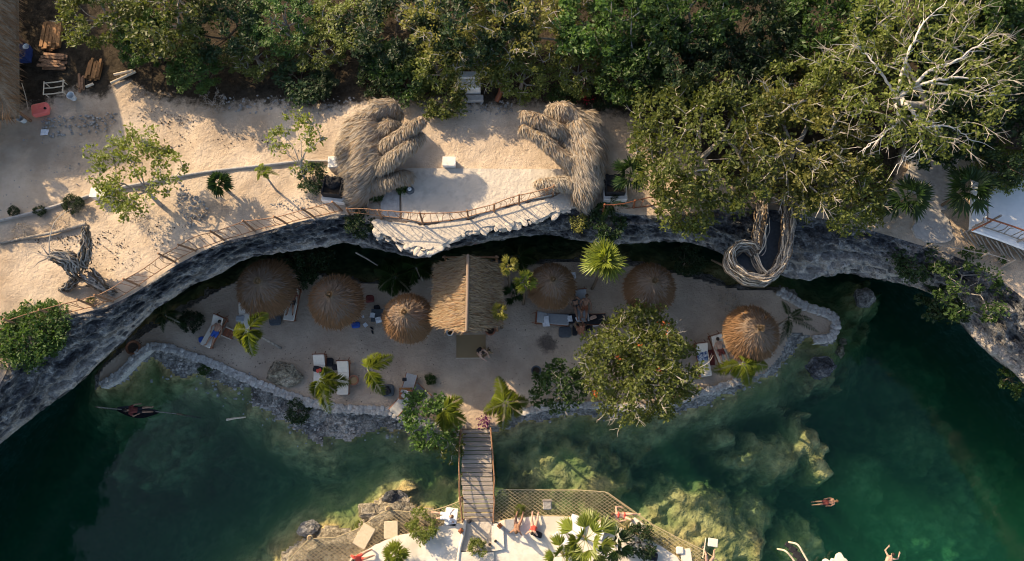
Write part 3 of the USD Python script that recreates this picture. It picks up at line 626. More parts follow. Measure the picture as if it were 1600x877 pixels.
def giant_hand(label, foot_px, chains_px, flows, seed):
    """chains_px: name -> [(px, py, height over the ground, radius)]; flows: name -> direction the straw runs (x, y, z)"""
    rng = np.random.default_rng(seed)
    o = P(*foot_px, ZP); o[2] = ZP
    th = thing('giant_hand', label, 'sculpture', o)
    ch = {k: [(P(a, b, ZP + z) - o, r * (1.0 if k.startswith('palm') else 0.92)) for a, b, z, r in c] for k, c in chains_px.items()}
    groups = {'palm': [k for k in ch if k.startswith('palm')]}
    groups.update({k: [k] for k in ch if not k.startswith('palm')})
    for gname, ks in groups.items():
        t = blob([ch[k] for k in ks], 0.13)
        t.vertices += t.vertex_normals * ((fbm(t.vertices * 1.8, 3, seed) - 0.5) * 0.22)[:, None]
        pname = 'palm' if gname == 'palm' else ('thumb' if gname.startswith('thumb') else 'finger')
        part = put(pname, (np.array(t.vertices), np.array(t.faces)), 'straw_under', th, smooth=True)
        n = int(t.area * (300 if gname == 'palm' else 380))
        p, fi = trimesh.sample.sample_surface(t, n, seed=seed)
        nm = t.face_normals[fi]
        keep = (nm[:, 2] > -0.5) & (p[:, 2] > -0.1); p, nm = p[keep], nm[keep]
        fl = np.repeat(np.array(flows[gname], float)[None], len(p), 0)
        sw = fbm(p * 0.8, 3, seed + 5) - 0.5
        fl = rotz(fl, 0) + np.stack([sw * 0.9, -sw * 0.7, -0.35 * (1 - nm[:, 2])], 1)
        wear = rng.uniform(size=len(p)) + (fbm(p * 0.7, 3, seed + 9) - 0.5) * 1.2
        for lk, sel in (('straw_grey', wear < 0.74), ('straw_tan', (wear >= 0.74) & (wear < 0.95)), ('straw_old', wear >= 0.95)):
            if sel.sum():
                put('straw', strands(rng, p[sel], nm[sel], fl[sel], 0.5 if gname == 'palm' else 0.3, 0.034, 0.022, 0.03), lk, part, kind='stuff')
    return th
giant_hand('giant straw-woven hand left of the deck, its fingers curling to the right', (560, 318), {
    'palm_a': [(558, 311, 0.1, 0.58), (561, 300, 0.5, 0.68), (566, 275, 0.7, 0.88), (577, 240, 0.85, 1.0), (578, 210, 0.9, 0.98)],
    'palm_b': [(556, 275, 0.4, 0.75), (552, 232, 0.5, 0.88), (560, 205, 0.6, 0.8)],
    'palm_c': [(550, 240, 0.2, 0.85), (572, 198, 0.8, 0.82)],
    'palm_d': [(572, 270, 0.9, 0.7), (588, 252, 1.1, 0.6)],
    'finger_a': [(574, 188, 1.3, 0.58), (592, 171, 1.6, 0.5), (610, 168, 1.5, 0.45), (620, 179, 0.8, 0.38)],
    'finger_b': [(590, 210, 1.3, 0.5), (606, 198, 1.5, 0.42), (618, 197, 1.1, 0.38), (622, 205, 0.5, 0.33)],
    'finger_c': [(600, 234, 1.3, 0.5), (622, 216, 2.0, 0.44), (643, 202, 2.3, 0.4), (656, 190, 2.3, 0.33)],
    'finger_d': [(596, 262, 1.2, 0.5), (620, 244, 1.8, 0.44), (640, 230, 2.0, 0.4), (656, 216, 1.9, 0.33)],
    'thumb': [(583, 290, 0.6, 0.52), (606, 284, 0.8, 0.46), (624, 278, 0.9, 0.42), (636, 277, 0.9, 0.36)]},
    {'palm': (-0.75, -0.5, -0.1), 'finger_a': (-0.5, -0.6, -0.5), 'finger_b': (-0.4, -0.8, -0.3), 'finger_c': (0.1, -0.9, -0.3), 'finger_d': (0.05, -0.9, -0.3), 'thumb': (0.2, -0.8, -0.4)}, 11)
giant_hand('giant straw-woven hand right of the deck, two long fingers reaching to the left', (905, 326), {
    'palm_a': [(911, 313, 0.1, 0.58), (911, 303, 0.5, 0.66), (914, 282, 0.8, 0.8), (913, 245, 1.1, 0.95), (903, 208, 1.2, 0.92)],
    'palm_b': [(924, 285, 0.5, 0.68), (926, 235, 0.7, 0.75), (916, 195, 0.9, 0.75)],
    'palm_c': [(900, 258, 1.0, 0.62), (894, 226, 1.3, 0.62)],
    'finger_a': [(900, 188, 1.5, 0.6), (882, 175, 1.8, 0.54), (866, 174, 1.5, 0.48), (860, 184, 0.7, 0.4)],
    'finger_b': [(886, 214, 1.5, 0.5), (864, 200, 2.0, 0.42), (842, 188, 2.2, 0.38), (822, 181, 2.1, 0.33)],
    'finger_c': [(894, 260, 1.2, 0.5), (868, 237, 1.6, 0.42), (844, 217, 1.8, 0.38), (820, 203, 1.8, 0.32)],
    'thumb': [(893, 288, 0.7, 0.52), (872, 287, 0.8, 0.42), (855, 287, 0.8, 0.36), (842, 288, 0.7, 0.3)]},
    {'palm': (0.35, -0.75, -0.2), 'finger_a': (0.4, -0.7, -0.4), 'finger_b': (0.12, -0.9, -0.3), 'finger_c': (0.25, -0.8, -0.3), 'thumb': (0.3, -0.8, -0.4)}, 12)

def parasol_kind(name, seed, R=1.6, rise=1.5, eave=2.45):
    k = kind_of(name); rng = np.random.default_rng(seed)
    put('pole', MB().tube([[0, 0, -0.2], [0.02, 0, 1.6], [0, 0, eave + rise]], [0.08, 0.075, 0.06], 9), 'wood_pole', k, smooth=60)
    prof = [(R * 0.99, eave), (R * 0.80, eave + rise * 0.34), (R * 0.5, eave + rise * 0.66), (R * 0.2, eave + rise * 0.92), (0.02, eave + rise)]
    roof = MB().lathe(prof, n=36).lathe([(R * 0.95, eave - 0.05), (0.02, eave + rise - 0.08)][::1], n=36)
    rf = put('roof', roof, 'straw_under', k, smooth=50)
    for q in range(7):
        a = q * 2 * np.pi / 7
        put('rafter', MB().tube([[0, 0, eave + rise - 0.15], [R * 0.9 * math.cos(a), R * 0.9 * math.sin(a), eave - 0.06]], 0.03, 5), 'wood_pole', k)
    n = 5200
    u = rng.uniform(0.0, 1, n) ** 0.5; a = rng.uniform(0, 2 * np.pi, n)
    rag = 0.93 + 0.16 * (fbm(np.stack([np.cos(a) * 3, np.sin(a) * 3, 0 * a + seed], 1), 3, seed) - 0.3); u = 0.06 + u * 0.9 * rag
    pr = np.array(prof)[::-1]
    r = R * u; z = np.interp(r, pr[:, 0], pr[:, 1]) + 0.02
    slope = np.arctan2(rise * (0.7 + 0.6 * u), R)
    p = np.stack([r * np.cos(a), r * np.sin(a), z], 1)
    rad = np.stack([np.cos(a), np.sin(a), 0 * a], 1)
    nm = unit(rad * np.sin(slope)[:, None] + np.array([0, 0, 1.0]) * np.cos(slope)[:, None])
    fl = unit(rad * np.cos(slope)[:, None] - np.array([0, 0, 1.0]) * np.sin(slope)[:, None] + 0.10 * np.stack([-np.sin(a), np.cos(a), 0 * a], 1))
    w = u + rng.normal(size=n) * 0.16 + (fbm(p * 1.5 + seed, 3, seed) - 0.5) * 1.1
    for lk, sel in (('straw_old', w < 0.52), ('straw_brown', w >= 0.52)):
        put('straw', strands(rng, p[sel], nm[sel], fl[sel], 0.36, 0.034, 0.035, 0.06), lk, rf, kind='stuff')
    # the tied knot on top
    n = 260; a = rng.uniform(0, 6.28, n)
    b = np.stack([0.1 * np.cos(a), 0.1 * np.sin(a), np.full(n, eave + rise + 0.02)], 1)
    e = np.stack([rng.uniform(0.02, 0.26, n) * np.cos(a), rng.uniform(0.02, 0.26, n) * np.sin(a), eave + rise + rng.uniform(0.1, 0.42, n)], 1)
    mb = MB(); mb.blades(b, e, 0.03, unit(np.cross(e - b, rng.normal(size=(n, 3))))); mb.tube([[0, 0, eave + rise - 0.1], [0.02, 0.01, eave + rise + 0.22]], [0.11, 0.07], 8)
    put('top_knot', mb, 'straw_tan', k)
    return k
PAR = [parasol_kind('parasol_a', 21), parasol_kind('parasol_b', 22, rise=1.6), parasol_kind('parasol_c', 23, rise=1.7)]
for i, (px, py, r, lb) in enumerate([
        (416, 450, 46, 'thatched parasol at the far left of the island, overlapping a white sunbed'), (525, 471, 42.5, 'round thatched parasol second from the left, above the pair of cream loungers'),
        (638, 498, 39.5, 'smaller thatched parasol just left of the thatched hut, its knot in the sun'), (862, 447, 37, 'thatched parasol right of the hut, beside the dark seating group'),
        (1015, 450, 40, 'thatched parasol in the shade above the orange-flowering tree'), (1173, 522, 43.5, 'thatched parasol at the right tip of the island with a sunlit patch')]):
    c = P(px, py, 2.6); s = r / 43.0
    copy(PAR[i % 3], 'thatched_parasol', lb, 'parasol', (c[0], c[1], 0), i * 1.7, (s, s, 1.0), 'thatched parasols on the island')

# the hut with a gabled thatch roof
def hut():
    rng = np.random.default_rng(31)
    RZ, EZ = 5.8, 3.6
    ridge_n, ridge_s = P(729, 398, RZ), P(729, 519, RZ)
    ew, ee = P(679, 480, EZ), P(781, 480, EZ)
    o = np.array([ridge_s[0], (ridge_s[1] + ridge_n[1]) / 2, 0.0])
    th = thing('thatched_hut', 'gabled thatched hut in the middle of the island, left slope in the sun', 'hut', o)
    rx = 0.0; yn, ys = ridge_n[1] - o[1], ridge_s[1] - o[1]
    for sx, ex in ((-1, ew[0] - o[0]), (1, ee[0] - o[0])):
        nu, nv = 26, 14
        g = np.zeros((nu, nv, 3))
        for a, u in enumerate(np.linspace(0, 1, nu)):
            for b, v in enumerate(np.linspace(0, 1, nv)):
                y0, y1 = yn + 0.1 * v, ys + (0.85 * v if True else 0)
                g[a, b] = [rx + (ex - rx) * v, y0 + (y1 - y0) * u, RZ + (EZ - RZ) * (v ** 0.92)]
        g[..., 2] += (fbm(g * 1.5, 3, 4) - 0.5) * 0.16
        gg = g if sx < 0 else g[:, ::-1]
        under = g.copy(); under[..., 2] -= 0.22
        rf = put('roof_slope', MB().grid(g if sx > 0 else g[:, ::-1]).grid(under), 'straw_under', th, smooth=40)
        n = 5200; u, v = rng.uniform(0, 1, n), rng.uniform(0, 0.97, n)
        co = np.stack([u * (nu - 1), v * (nv - 1)])
        p = np.stack([ndimage.map_coordinates(g[..., q], co, order=1) for q in range(3)], 1)
        sl = unit(np.array([ex - rx, 0.0, EZ - RZ])); nm = unit(np.array([(RZ - EZ) * sx, 0, abs(ex)]))
        fl = np.repeat(sl[None], n, 0) + rng.normal(size=(n, 3)) * [0.05, 0.18, 0.02]
        w = rng.uniform(size=n) + 0.5 * (fbm(p * 1.2, 3, 7) - 0.5)
        for lk, sel in (('straw_tan', w < 0.7), ('straw_brown', (w >= 0.7) & (w < 0.9)), ('straw_old', w >= 0.9)):
            put('straw', strands(rng, p[sel], np.repeat(nm[None], sel.sum(), 0), fl[sel], 0.42, 0.04, 0.04, 0.06), lk, rf, kind='stuff')
    put('ridge_cap', MB().tube([[0, yn - 0.02, RZ + .03], [0.02, 0, RZ + .06], [0, ys + 0.05, RZ + .03]], 0.09, 8), 'straw_old', th, smooth=60)
    for x in (-1.45, 1.5):
        for y in (yn + 0.5, (yn + ys) / 2, ys + 1.2):
            put('post', MB().tube([[x, y, -0.2], [x, y, EZ + 0.25]], 0.075, 8), 'wood_pole', th, smooth=60)
    for y in (yn + 0.5, ys + 1.2):
        put('beam', MB().tube([[-1.6, y, EZ + .1], [1.65, y, EZ + .1]], 0.06, 7), 'wood_pole', th, smooth=60)
    put('ridge_pole', MB().tube([[0, yn + 0.1, RZ - .25], [0, ys, RZ - .25]], 0.06, 7), 'wood_pole', th, smooth=60)
hut()
# ---------------------------------------------------------------- the forest on the plateau and the single trees
G = 'trees of the forest edge along the top'
for row in [  # kind, px, py (middle of the crown), height, label
        ('olive_a', 150, 14, 3.6, 'olive tree at the forest\'s left end, hanging over the stacked lumber'),
        ('green_a', 225, 60, 2.8, 'forest tree above the two pale pipes at the edge of the sand'),
        ('olive_b', 262, 18, 4.2, 'olive forest tree at the top edge above the pale pipes'),
        ('green_b', 300, 108, 1.9, 'low leafy forest tree bordering the sunlit sand, left of the dark litter'),
        ('dark_a', 345, 40, 2.8, 'dark forest tree at the top edge, third clump from the left'),
        ('olive_a', 395, 82, 1.9, 'olive forest tree above the dark litter left of the left giant hand'),
        ('green_a', 440, 28, 2.6, 'tall green forest tree at the top edge above the thin sapling'),
        ('olive_b', 500, 70, 1.8, 'forest tree with bare twigs up-left of the left giant hand'),
        ('olive_a', 548, 20, 2.6, 'olive forest tree at the top edge above the left giant hand'),
        ('bush_c', 470, 118, 1.2, 'dark shrub in the forest shade above the thin sapling'),
        ('bush_b', 640, 118, 1.5, 'bright green shrub at the forest edge behind the left giant hand'),
        ('bush_a', 690, 150, 1.5, 'small shrub at the forest edge above the gap between the hands'),
        ('olive_b', 680, 90, 2.3, 'tangled forest tree left of the pale concrete block'),
        ('gold_a', 700, 28, 4.0, 'yellow-leaved forest tree at the top edge above the pale concrete block'),
        ('olive_a', 770, 70, 2.9, 'olive forest tree growing over the right end of the pale concrete block'),
        ('gold_a', 800, 20, 4.4, 'yellow twiggy forest tree at the top edge above the deck'),
        ('olive_b', 815, 118, 2.0, 'low forest tree just above the tips of the right giant hand'),
        ('gold_a', 880, 40, 3.2, 'golden forest tree with long bare twigs above the right giant hand'),
        ('olive_a', 905, 105, 2.2, 'forest tree directly above the right giant hand'),
        ('green_a', 1000, 40, 5.0, 'large dense green forest tree right of the golden twiggy trees'),
        ('green_b', 985, 112, 3.6, 'green forest tree up-right of the right giant hand'),
        ('dark_a', 1050, 92, 4.4, 'dark dense forest tree above the big cliff-edge tree'),
        ('green_a', 1085, 22, 5.0, 'green forest tree at the top edge above the big cliff-edge tree'),
        ('dark_a', 1175, 30, 4.6, 'dark forest tree at the top edge, left of the bare-branched tree'),
        ('dark_a', 1215, 85, 3.6, 'shadowy forest tree between the cliff-edge tree and the bare-branched tree'),
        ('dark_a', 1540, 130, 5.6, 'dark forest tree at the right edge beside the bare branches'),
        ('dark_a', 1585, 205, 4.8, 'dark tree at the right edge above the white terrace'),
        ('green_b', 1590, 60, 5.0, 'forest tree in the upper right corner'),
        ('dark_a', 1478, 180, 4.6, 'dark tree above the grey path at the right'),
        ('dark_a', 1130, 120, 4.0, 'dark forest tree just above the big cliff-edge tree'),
        ('green_b', 1300, 30, 5.0, 'green forest tree at the top edge, left of the bare branches'),
        ('olive_b', 1330, 110, 4.6, 'olive forest tree touching the left side of the bare branches'),
        ('olive_a', 1255, 140, 4.2, 'olive forest tree above the broad twiggy tree'),
        ('dark_a', 1450, 20, 5.0, 'dark forest tree at the top edge behind the bare branches'),
        ('green_a', 1530, 30, 5.2, 'forest tree at the top edge near the upper right corner'),
        ('dark_a', 610, 30, 3.0, 'dark forest tree at the top edge, behind the gap above the left giant hand'),
        ('green_b', 600, 92, 1.5, 'low green forest tree directly above the left giant hand'),
        ('dark_a', 500, 130, 1.0, 'low shadowy forest tree beside the dark litter'),
        ('green_a', 945, 20, 4.8, 'green forest tree at the top edge between the golden and the dense green trees'),
        ('dark_a', 745, 20, 4.4, 'dark forest tree at the top edge behind the yellow-leaved trees'),
        ('gold_a', 738, 92, 2.4, 'twiggy yellow tree half covering the pale concrete block'),
        ('olive_b', 1570, 262, 2.6, 'olive tree leaning over the white terrace')]:
    tree(row[0], row[1], row[2], row[4], row[3], group=G, wide=1.6 if 350 < row[1] < 620 and row[3] < 3.3 else 1.4 if 290 < row[1] < 960 and row[3] < 3.3 else (1.15 if row[1] < 960 else 1.0))
# the forest goes on beyond the top of the picture
for i, (x, y, kd, h) in enumerate([(-24, 35, 'dark_a', 5.2), (-15, 35.5, 'green_a', 5.4), (-6, 35, 'olive_a', 5.2), (3, 36, 'green_b', 5.6), (12, 35.5, 'dark_a', 5.6), (21, 35, 'dark_a', 5.4), (30, 35, 'green_a', 5.6), (-32, 29, 'dark_a', 6.6), (-38, 21, 'green_a', 5.6)]):
    k, h0 = TREES[kd]; s = h / h0
    copy(k, 'forest_tree', 'forest tree standing beyond the edge of the picture', 'tree', (x, y, ZP), i * 1.3, s, 'trees beyond the picture')

for i, (px, py, kd, h) in enumerate([(-110, 110, 'dark_a', 5.8), (-205, 175, 'green_a', 6.0), (-150, 235, 'dark_a', 4.6), (-85, -50, 'dark_a', 6.0), (-250, 60, 'green_b', 6.4), (-170, 120, 'dark_a', 6.2), (-120, 190, 'green_a', 4.6), (-250, 260, 'dark_a', 5.6), (-240, 420, 'green_a', 6.2), (-270, 520, 'dark_a', 6.4), (-290, 620, 'green_b', 6.4), (-330, 740, 'dark_a', 6.6), (-200, 560, 'dark_a', 5.0), (-380, 560, 'green_a', 7.5), (-390, 700, 'dark_a', 7.5)]):
    k, h0 = TREES[kd]; c = P(px, py, ZP); copy(k, 'forest_tree', 'forest tree standing beyond the edge of the picture', 'tree', (c[0], c[1], ZP), i * 1.9, h / h0, 'trees beyond the picture')

for i, (px, py, kd, sc) in enumerate([(-215, 480, 'dark_a', (1.5, 1.5, 1.0)), (-205, 600, 'green_a', (1.4, 1.4, 0.95)), (-235, 690, 'dark_a', (1.5, 1.5, 1.0)), (-290, 800, 'green_a', (1.5, 1.5, 1.1)), (-330, 900, 'dark_a', (1.6, 1.6, 1.1)), (-330, 640, 'green_b', (1.6, 1.6, 1.5)), (-340, 470, 'dark_a', (1.6, 1.6, 1.5)), (-420, 780, 'dark_a', (1.7, 1.7, 1.6))]):
    k, h0 = TREES[kd]; c = P(px, py, ZP); copy(k, 'forest_tree', 'forest tree standing beyond the edge of the picture', 'tree', (c[0], c[1], ZP - 1.3), i * 2.3, sc, 'trees beyond the picture')

# the big cliff-edge tree (dense crown of many clumps) and its neighbours
def single(name, label, cat, px, py, ground, bark, leaf, seed, group=None, foot=None, **kw):
    h = kw['h']; c = P(px, py, ground + h * kw.get('centre', 0.64))
    f = P(*foot, ground) if foot else np.array([c[0], c[1], ground])
    th = thing(name, label, cat, (f[0], f[1], ground), group=group)
    plant_parts(th, grow(seed, lean=(c[0] - f[0], c[1] - f[1]), **kw), bark, leaf)
    return th
single('cliff_tree', 'big leafy tree on the cliff edge right of the right giant hand', 'tree', 1105, 225, ZP, 'bark_grey', 'leaf_olive', 41, h=4.6, R=3.9, clumps=150, leaves=85, size=0.2, rc=0.5, trunk=0.24, twigs=20, squash=0.32)
single('cliff_tree', 'broad olive tree with bare twigs over the spiral nest walkway', 'tree', 1255, 215, ZP, 'bark_pale', 'leaf_gold', 42, h=4.4, R=3.6, clumps=120, leaves=62, size=0.18, rc=0.45, trunk=0.24, twigs=110, squash=0.3)
single('cliff_tree', 'leafy tree below the bare-branched tree, above the cliff\'s right part', 'tree', 1310, 290, ZP, 'bark_grey', 'leaf_olive', 43, h=3.0, R=2.6, clumps=70, leaves=80, size=0.18, rc=0.42, trunk=0.16, twigs=24, squash=0.34)
single('bare_tree', 'big half-bare tree with long white branches at the upper right', 'tree', 1415, 105, ZP, 'bark_pale', 'leaf_olive', 44, h=6.4, R=4.6, clumps=150, leaves=62, size=0.18, rc=0.5, trunk=0.2, twigs=170, squash=0.26, fork=0.5, foot=(1408, 205), centre=0.72)
bt = [q for q in stage.GetPrimAtPath('/World').GetChildren() if q.GetName() == 'bare_tree'][0]; bo = np.array(bt.GetAttribute('xformOp:translate').Get()); rng = np.random.default_rng(19)
for (tips, r) in [([(1405, 150, 4.6), (1450, 128, 5.3), (1500, 120, 5.6), (1548, 122, 5.4)], .1), ([(1405, 150, 4.6), (1450, 112, 5.5), (1500, 92, 5.8), (1540, 60, 5.8)], .1), ([(1402, 152, 4.4), (1425, 172, 4.9), (1450, 190, 4.8), (1466, 204, 4.4)], .14),
        ([(1425, 170, 4.9), (1440, 195, 4.8), (1490, 198, 4.6), (1520, 220, 4.2)], .07), ([(1400, 150, 4.6), (1415, 95, 5.6), (1440, 40, 6.0), (1475, 8, 6.2)], .1), ([(1400, 150, 4.6), (1375, 110, 5.4), (1352, 85, 5.7), (1330, 70, 5.6)], .08),
        ([(1405, 155, 4.4), (1400, 190, 4.6), (1375, 215, 4.3), (1350, 232, 4.0)], .08), ([(1432, 180, 4.9), (1440, 225, 4.5), (1420, 245, 4.1), (1402, 256, 3.8)], .06), ([(1450, 128, 5.3), (1495, 138, 5.4), (1530, 150, 5.2), (1560, 142, 5.0)], .06)]:
    ln = smooth_line(np.array([P(a, b, ZP + c) - bo for a, b, c in tips]), 16); ln[2:-1] += rng.normal(size=(13, 3)) * 0.05
    put('bare_branch', MB().tube(ln, np.linspace(r, 0.018, 16), 7), 'bark_white', bt, smooth=60)
    mb = MB()
    for k in range(5, 16):
        d = unit(unit(ln[k] - ln[k - 2]) + rng.normal(size=3) * 0.6); L = rng.uniform(0.4, 1.1); mb.tube(smooth_line([ln[k], ln[k] + d * L * .5 + rng.normal(size=3) * .06, ln[k] + d * L + rng.normal(size=3) * .12], 6), np.linspace(.022, .006, 6), 4, cap=False)
    put('twigs', mb, 'bark_white', bt, kind='stuff')
put('bole', MB().tube(smooth_line(np.array([[0, 0, 2.8], P(1403, 160, ZP + 3.8) - bo, P(1402, 151, ZP + 4.7) - bo]), 8), np.linspace(.2, .12, 8), 8), 'bark_white', bt, smooth=60)
single('cliff_shrub', 'green shrub growing at the cliff edge, lit from above, left of the white terrace', 'shrub', 1520, 447, 5.0, 'bark_grey', 'leaf_green', 45, h=2.4, R=2.1, clumps=40, leaves=46, size=0.2, rc=0.32, trunk=0.07, twigs=8, squash=0.3, fork=0.2)
single('cliff_shrub', 'dark green shrub hanging from the lip of the cliff at the right', 'shrub', 1475, 462, 3.6, 'bark_brown', 'leaf_dark', 46, h=1.5, R=1.5, clumps=34, leaves=55, size=0.22, rc=0.32, trunk=0.05, squash=0.35, fork=0.15)
single('cliff_shrub', 'small shrub overhanging the water at the right edge of the picture', 'shrub', 1588, 590, 2.6, 'bark_brown', 'leaf_green', 47, h=1.2, R=0.9, clumps=24, leaves=42, size=0.15, rc=0.25, trunk=0.04, squash=0.4, fork=0.15)
single('sand_tree', 'airy olive tree standing alone on the sand at the left', 'tree', 208, 262, ZP, 'bark_grey', 'leaf_olive', 48, h=3.5, R=2.3, clumps=70, leaves=42, size=0.19, rc=0.38, trunk=0.1, twigs=40, squash=0.32, foot=(252, 322))
single('sapling', 'thin sparse sapling left of the left giant hand', 'tree', 463, 210, ZP, 'bark_pale', 'leaf_olive', 49, h=3.2, R=1.5, clumps=30, leaves=26, size=0.18, rc=0.3, trunk=0.06, twigs=50, squash=0.3, foot=(478, 285))
single('round_bush', 'dense round green bush on the cliff at the left edge', 'bush', 50, 522, 5.9, 'bark_brown', 'leaf_green', 50, h=1.9, R=1.75, clumps=95, leaves=90, size=0.15, rc=0.36, trunk=0.06, squash=0.42, centre=0.45, fork=0.12)
single('cliff_shrub', 'dark bush on the cliff face below the left giant hand', 'shrub', 563, 348, 6.0, 'bark_brown', 'leaf_dark', 51, h=0.9, R=0.75, clumps=34, leaves=60, size=0.12, rc=0.24, trunk=0.03, squash=0.45, centre=0.45, fork=0.1)
single('cliff_shrub', 'yellow-green shrub on the cliff below the right giant hand', 'shrub', 905, 345, 5.9, 'bark_brown', 'leaf_gold', 52, h=0.8, R=0.55, clumps=20, leaves=40, size=0.1, rc=0.2, trunk=0.03, squash=0.45, centre=0.45, fork=0.1)
single('cliff_shrub', 'leafy shrub hanging over the cliff right of the right giant hand', 'shrub', 945, 345, 5.6, 'bark_brown', 'leaf_dark', 53, h=1.3, R=1.1, clumps=36, leaves=50, size=0.17, rc=0.28, trunk=0.03, squash=0.4, centre=0.5, fork=0.1)
single('cliff_shrub', 'shrubs under the big cliff-edge tree with scattered sunlit leaves', 'shrub', 1070, 320, ZP, 'bark_brown', 'leaf_olive', 54, h=1.6, R=1.8, clumps=44, leaves=50, size=0.17, rc=0.32, trunk=0.05, squash=0.35, fork=0.15)
single('cliff_shrub', 'sunlit dry shrub on the plateau left of the right-hand fan palms', 'shrub', 1350, 322, ZP, 'bark_pale', 'leaf_gold', 55, h=1.1, R=1.2, clumps=34, leaves=40, size=0.14, rc=0.25, trunk=0.03, squash=0.4, twigs=20, fork=0.12)
# island trees
th = single('flowering_tree', 'leafy tree with orange blossoms on the island\'s lower right', 'tree', 1002, 570, 0.0, 'bark_pale', 'leaf_olive', 61, h=5.6, R=3.35, clumps=230, leaves=60, hollow=0.06, size=0.19, rc=0.42, trunk=0.18, twigs=70, squash=0.33)
rng = np.random.default_rng(3)
o = np.array(th.GetAttribute('xformOp:translate').Get())
for (px, py) in [(1036, 506), (1044, 524), (966, 560), (1000, 540), (1030, 575), (930, 615)]:
    c = P(px, py, 4.9) - o; mb = MB(); n = 16
    q = c + rng.normal(size=(n, 3)) * 0.10; leaf_cloud(mb, rng, q, unit(q - c), 0.12, 0); put('blossom', mb, 'petal_orange', th, kind='stuff')
single('leafy_tree', 'low leafy tree reaching over the shore left of the orange-flowering tree', 'tree', 872, 603, 0.0, 'bark_pale', 'leaf_green', 62, h=3.1, R=1.5, clumps=40, leaves=46, size=0.2, rc=0.34, trunk=0.09, squash=0.3, twigs=10)
single('leafy_tree', 'dark leafy tree leaning over the water left of the footbridge', 'tree', 662, 664, 0.0, 'bark_grey', 'leaf_green', 63, h=2.6, R=1.6, clumps=46, leaves=50, size=0.2, rc=0.36, trunk=0.09, squash=0.3, twigs=10, foot=(690, 655))
single('leafy_branch_tree', 'slender tree whose branch dangles over the water beside the footbridge rail', 'tree', 707, 706, -0.5, 'bark_pale', 'leaf_olive', 64, h=2.2, R=0.95, clumps=18, leaves=30, size=0.17, rc=0.24, trunk=0.05, squash=0.25, twigs=10, foot=(690, 668))
for (px, py, kd, h, gr, lb) in [
        (318, 577, 'bush_b', 0.55, -0.3, 'tiny round green shrub on the low stone wall'), (465, 640, 'bush_c', 0.95, -0.45, 'dark green bush on the rocky shore below the boulder'),
        (672, 593, 'bush_b', 0.5, 0.0, 'small round green plant alone on the sand between the terrace set and the mat'),
        (298, 502, 'bush_c', 0.9, 0.0, 'almost black bush beside the leftmost sunbed on the island'),
        (485, 278, 'bush_c', 1.1, ZP, 'dark low bush at the foot of the thin sapling'), (112, 318, 'bush_c', 0.7, ZP, 'small dark bush beside the kerb line at the left'),
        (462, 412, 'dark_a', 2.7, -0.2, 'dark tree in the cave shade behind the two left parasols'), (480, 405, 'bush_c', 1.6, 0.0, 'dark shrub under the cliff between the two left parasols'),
        (60, 328, 'bush_c', 0.4, ZP, 'small tuft on the shaded sand right of the left edge'), (20, 330, 'bush_c', 0.4, ZP, 'small tuft on the shaded sand at the left edge'),
        (588, 305, 'bush_b', 0.6, ZP, 'green plant at the wrist of the left giant hand'), (628, 291, 'bush_b', 0.6, ZP, 'green plant under the thumb of the left giant hand'),
        (1140, 470, 'dry_a', 1.0, 0.0, 'dry twiggy bush on the island below the spiral nest'), (1075, 405, 'dark_a', 1.8, 0.0, 'dark bush in the cave shade left of the spiral nest'),
        (700, 165, 'dry_a', 0.9, ZP, 'dry twigs at the forest edge above the small white block'), (1030, 120, 'bush_b', 1.6, ZP, 'green shrub in the forest below the large dense tree'),
        (880, 150, 'bush_b', 1.2, ZP, 'shrub behind the right giant hand'), (945, 145, 'bush_c', 1.2, ZP, 'dark shrub up-right of the right giant hand'),
        (330, 155, 'dry_a', 1.0, ZP, 'dry brush where the forest shade meets the sand'), (590, 120, 'bush_c', 1.5, ZP, 'dark shrub in the forest behind the left giant hand'),
        (660, 822, 'bush_a', 1.35, 0.1, 'leafy bush between the net and the lower left terrace'), (812, 797, 'bush_a', 0.5, 0.0, 'small plant under the net beside the right pair of bathers'),
        (1000, 850, 'bush_c', 1.2, 0.2, 'dark leafy bush on the lower terrace beside the black bag'), (745, 856, 'bush_a', 0.8, 0.2, 'small yellow-green plant at the foot of the bridge'),
        (560, 820, 'bush_a', 0.35, -0.3, 'tuft on the rocky bank at the left net'), (1440, 400, 'bush_c', 1.6, 5.2, 'dark shrub on the cliff below the right path'), (845, 340, 'bush_a', 0.35, 6.0, 'tuft growing from the rock under the deck\'s edge'),
        (215, 330, 'dry_a', 1.0, ZP, 'dry brush at the foot of the lone sand tree'), (30, 360, 'dry_a', 0.7, ZP, 'dry grass clump along the kerb at the left'), (95, 345, 'dry_a', 0.7, ZP, 'dry grass clump above the driftwood sculpture'), (140, 470, 'bush_a', 0.35, ZP, 'yellow tuft at the fence below the driftwood sculpture')]:
    tree(kd, px, py, lb, h, name='dark_tree' if kd == 'dark_a' else 'bush', cat='tree' if kd == 'dark_a' else 'bush', ground=gr)
# purple and red flowers
for (px, py, gr, lk, lb) in [(757, 660, 0.0, 'petal_purple', 'purple-leaved plant at the island end of the bridge'), (915, 152, ZP, 'petal_red', 'red-flowered plant at the forest edge above the right giant hand')]:
    th = thing('flowering_plant', lb, 'plant', P(px, py, gr)); mb = MB(); q = rng.normal(size=(110, 3)) * [0.22, 0.22, 0.14] + [0, 0, 0.3]
    leaf_cloud(mb, rng, q, unit(q - [0, 0, 0.1]), 0.15, 0); put('flowers', mb, lk, th, kind='stuff')
    put('stem', MB().tube([[0, 0, -0.05], [0.02, 0, 0.3]], [0.02, 0.01], 5), 'bark_brown', th)
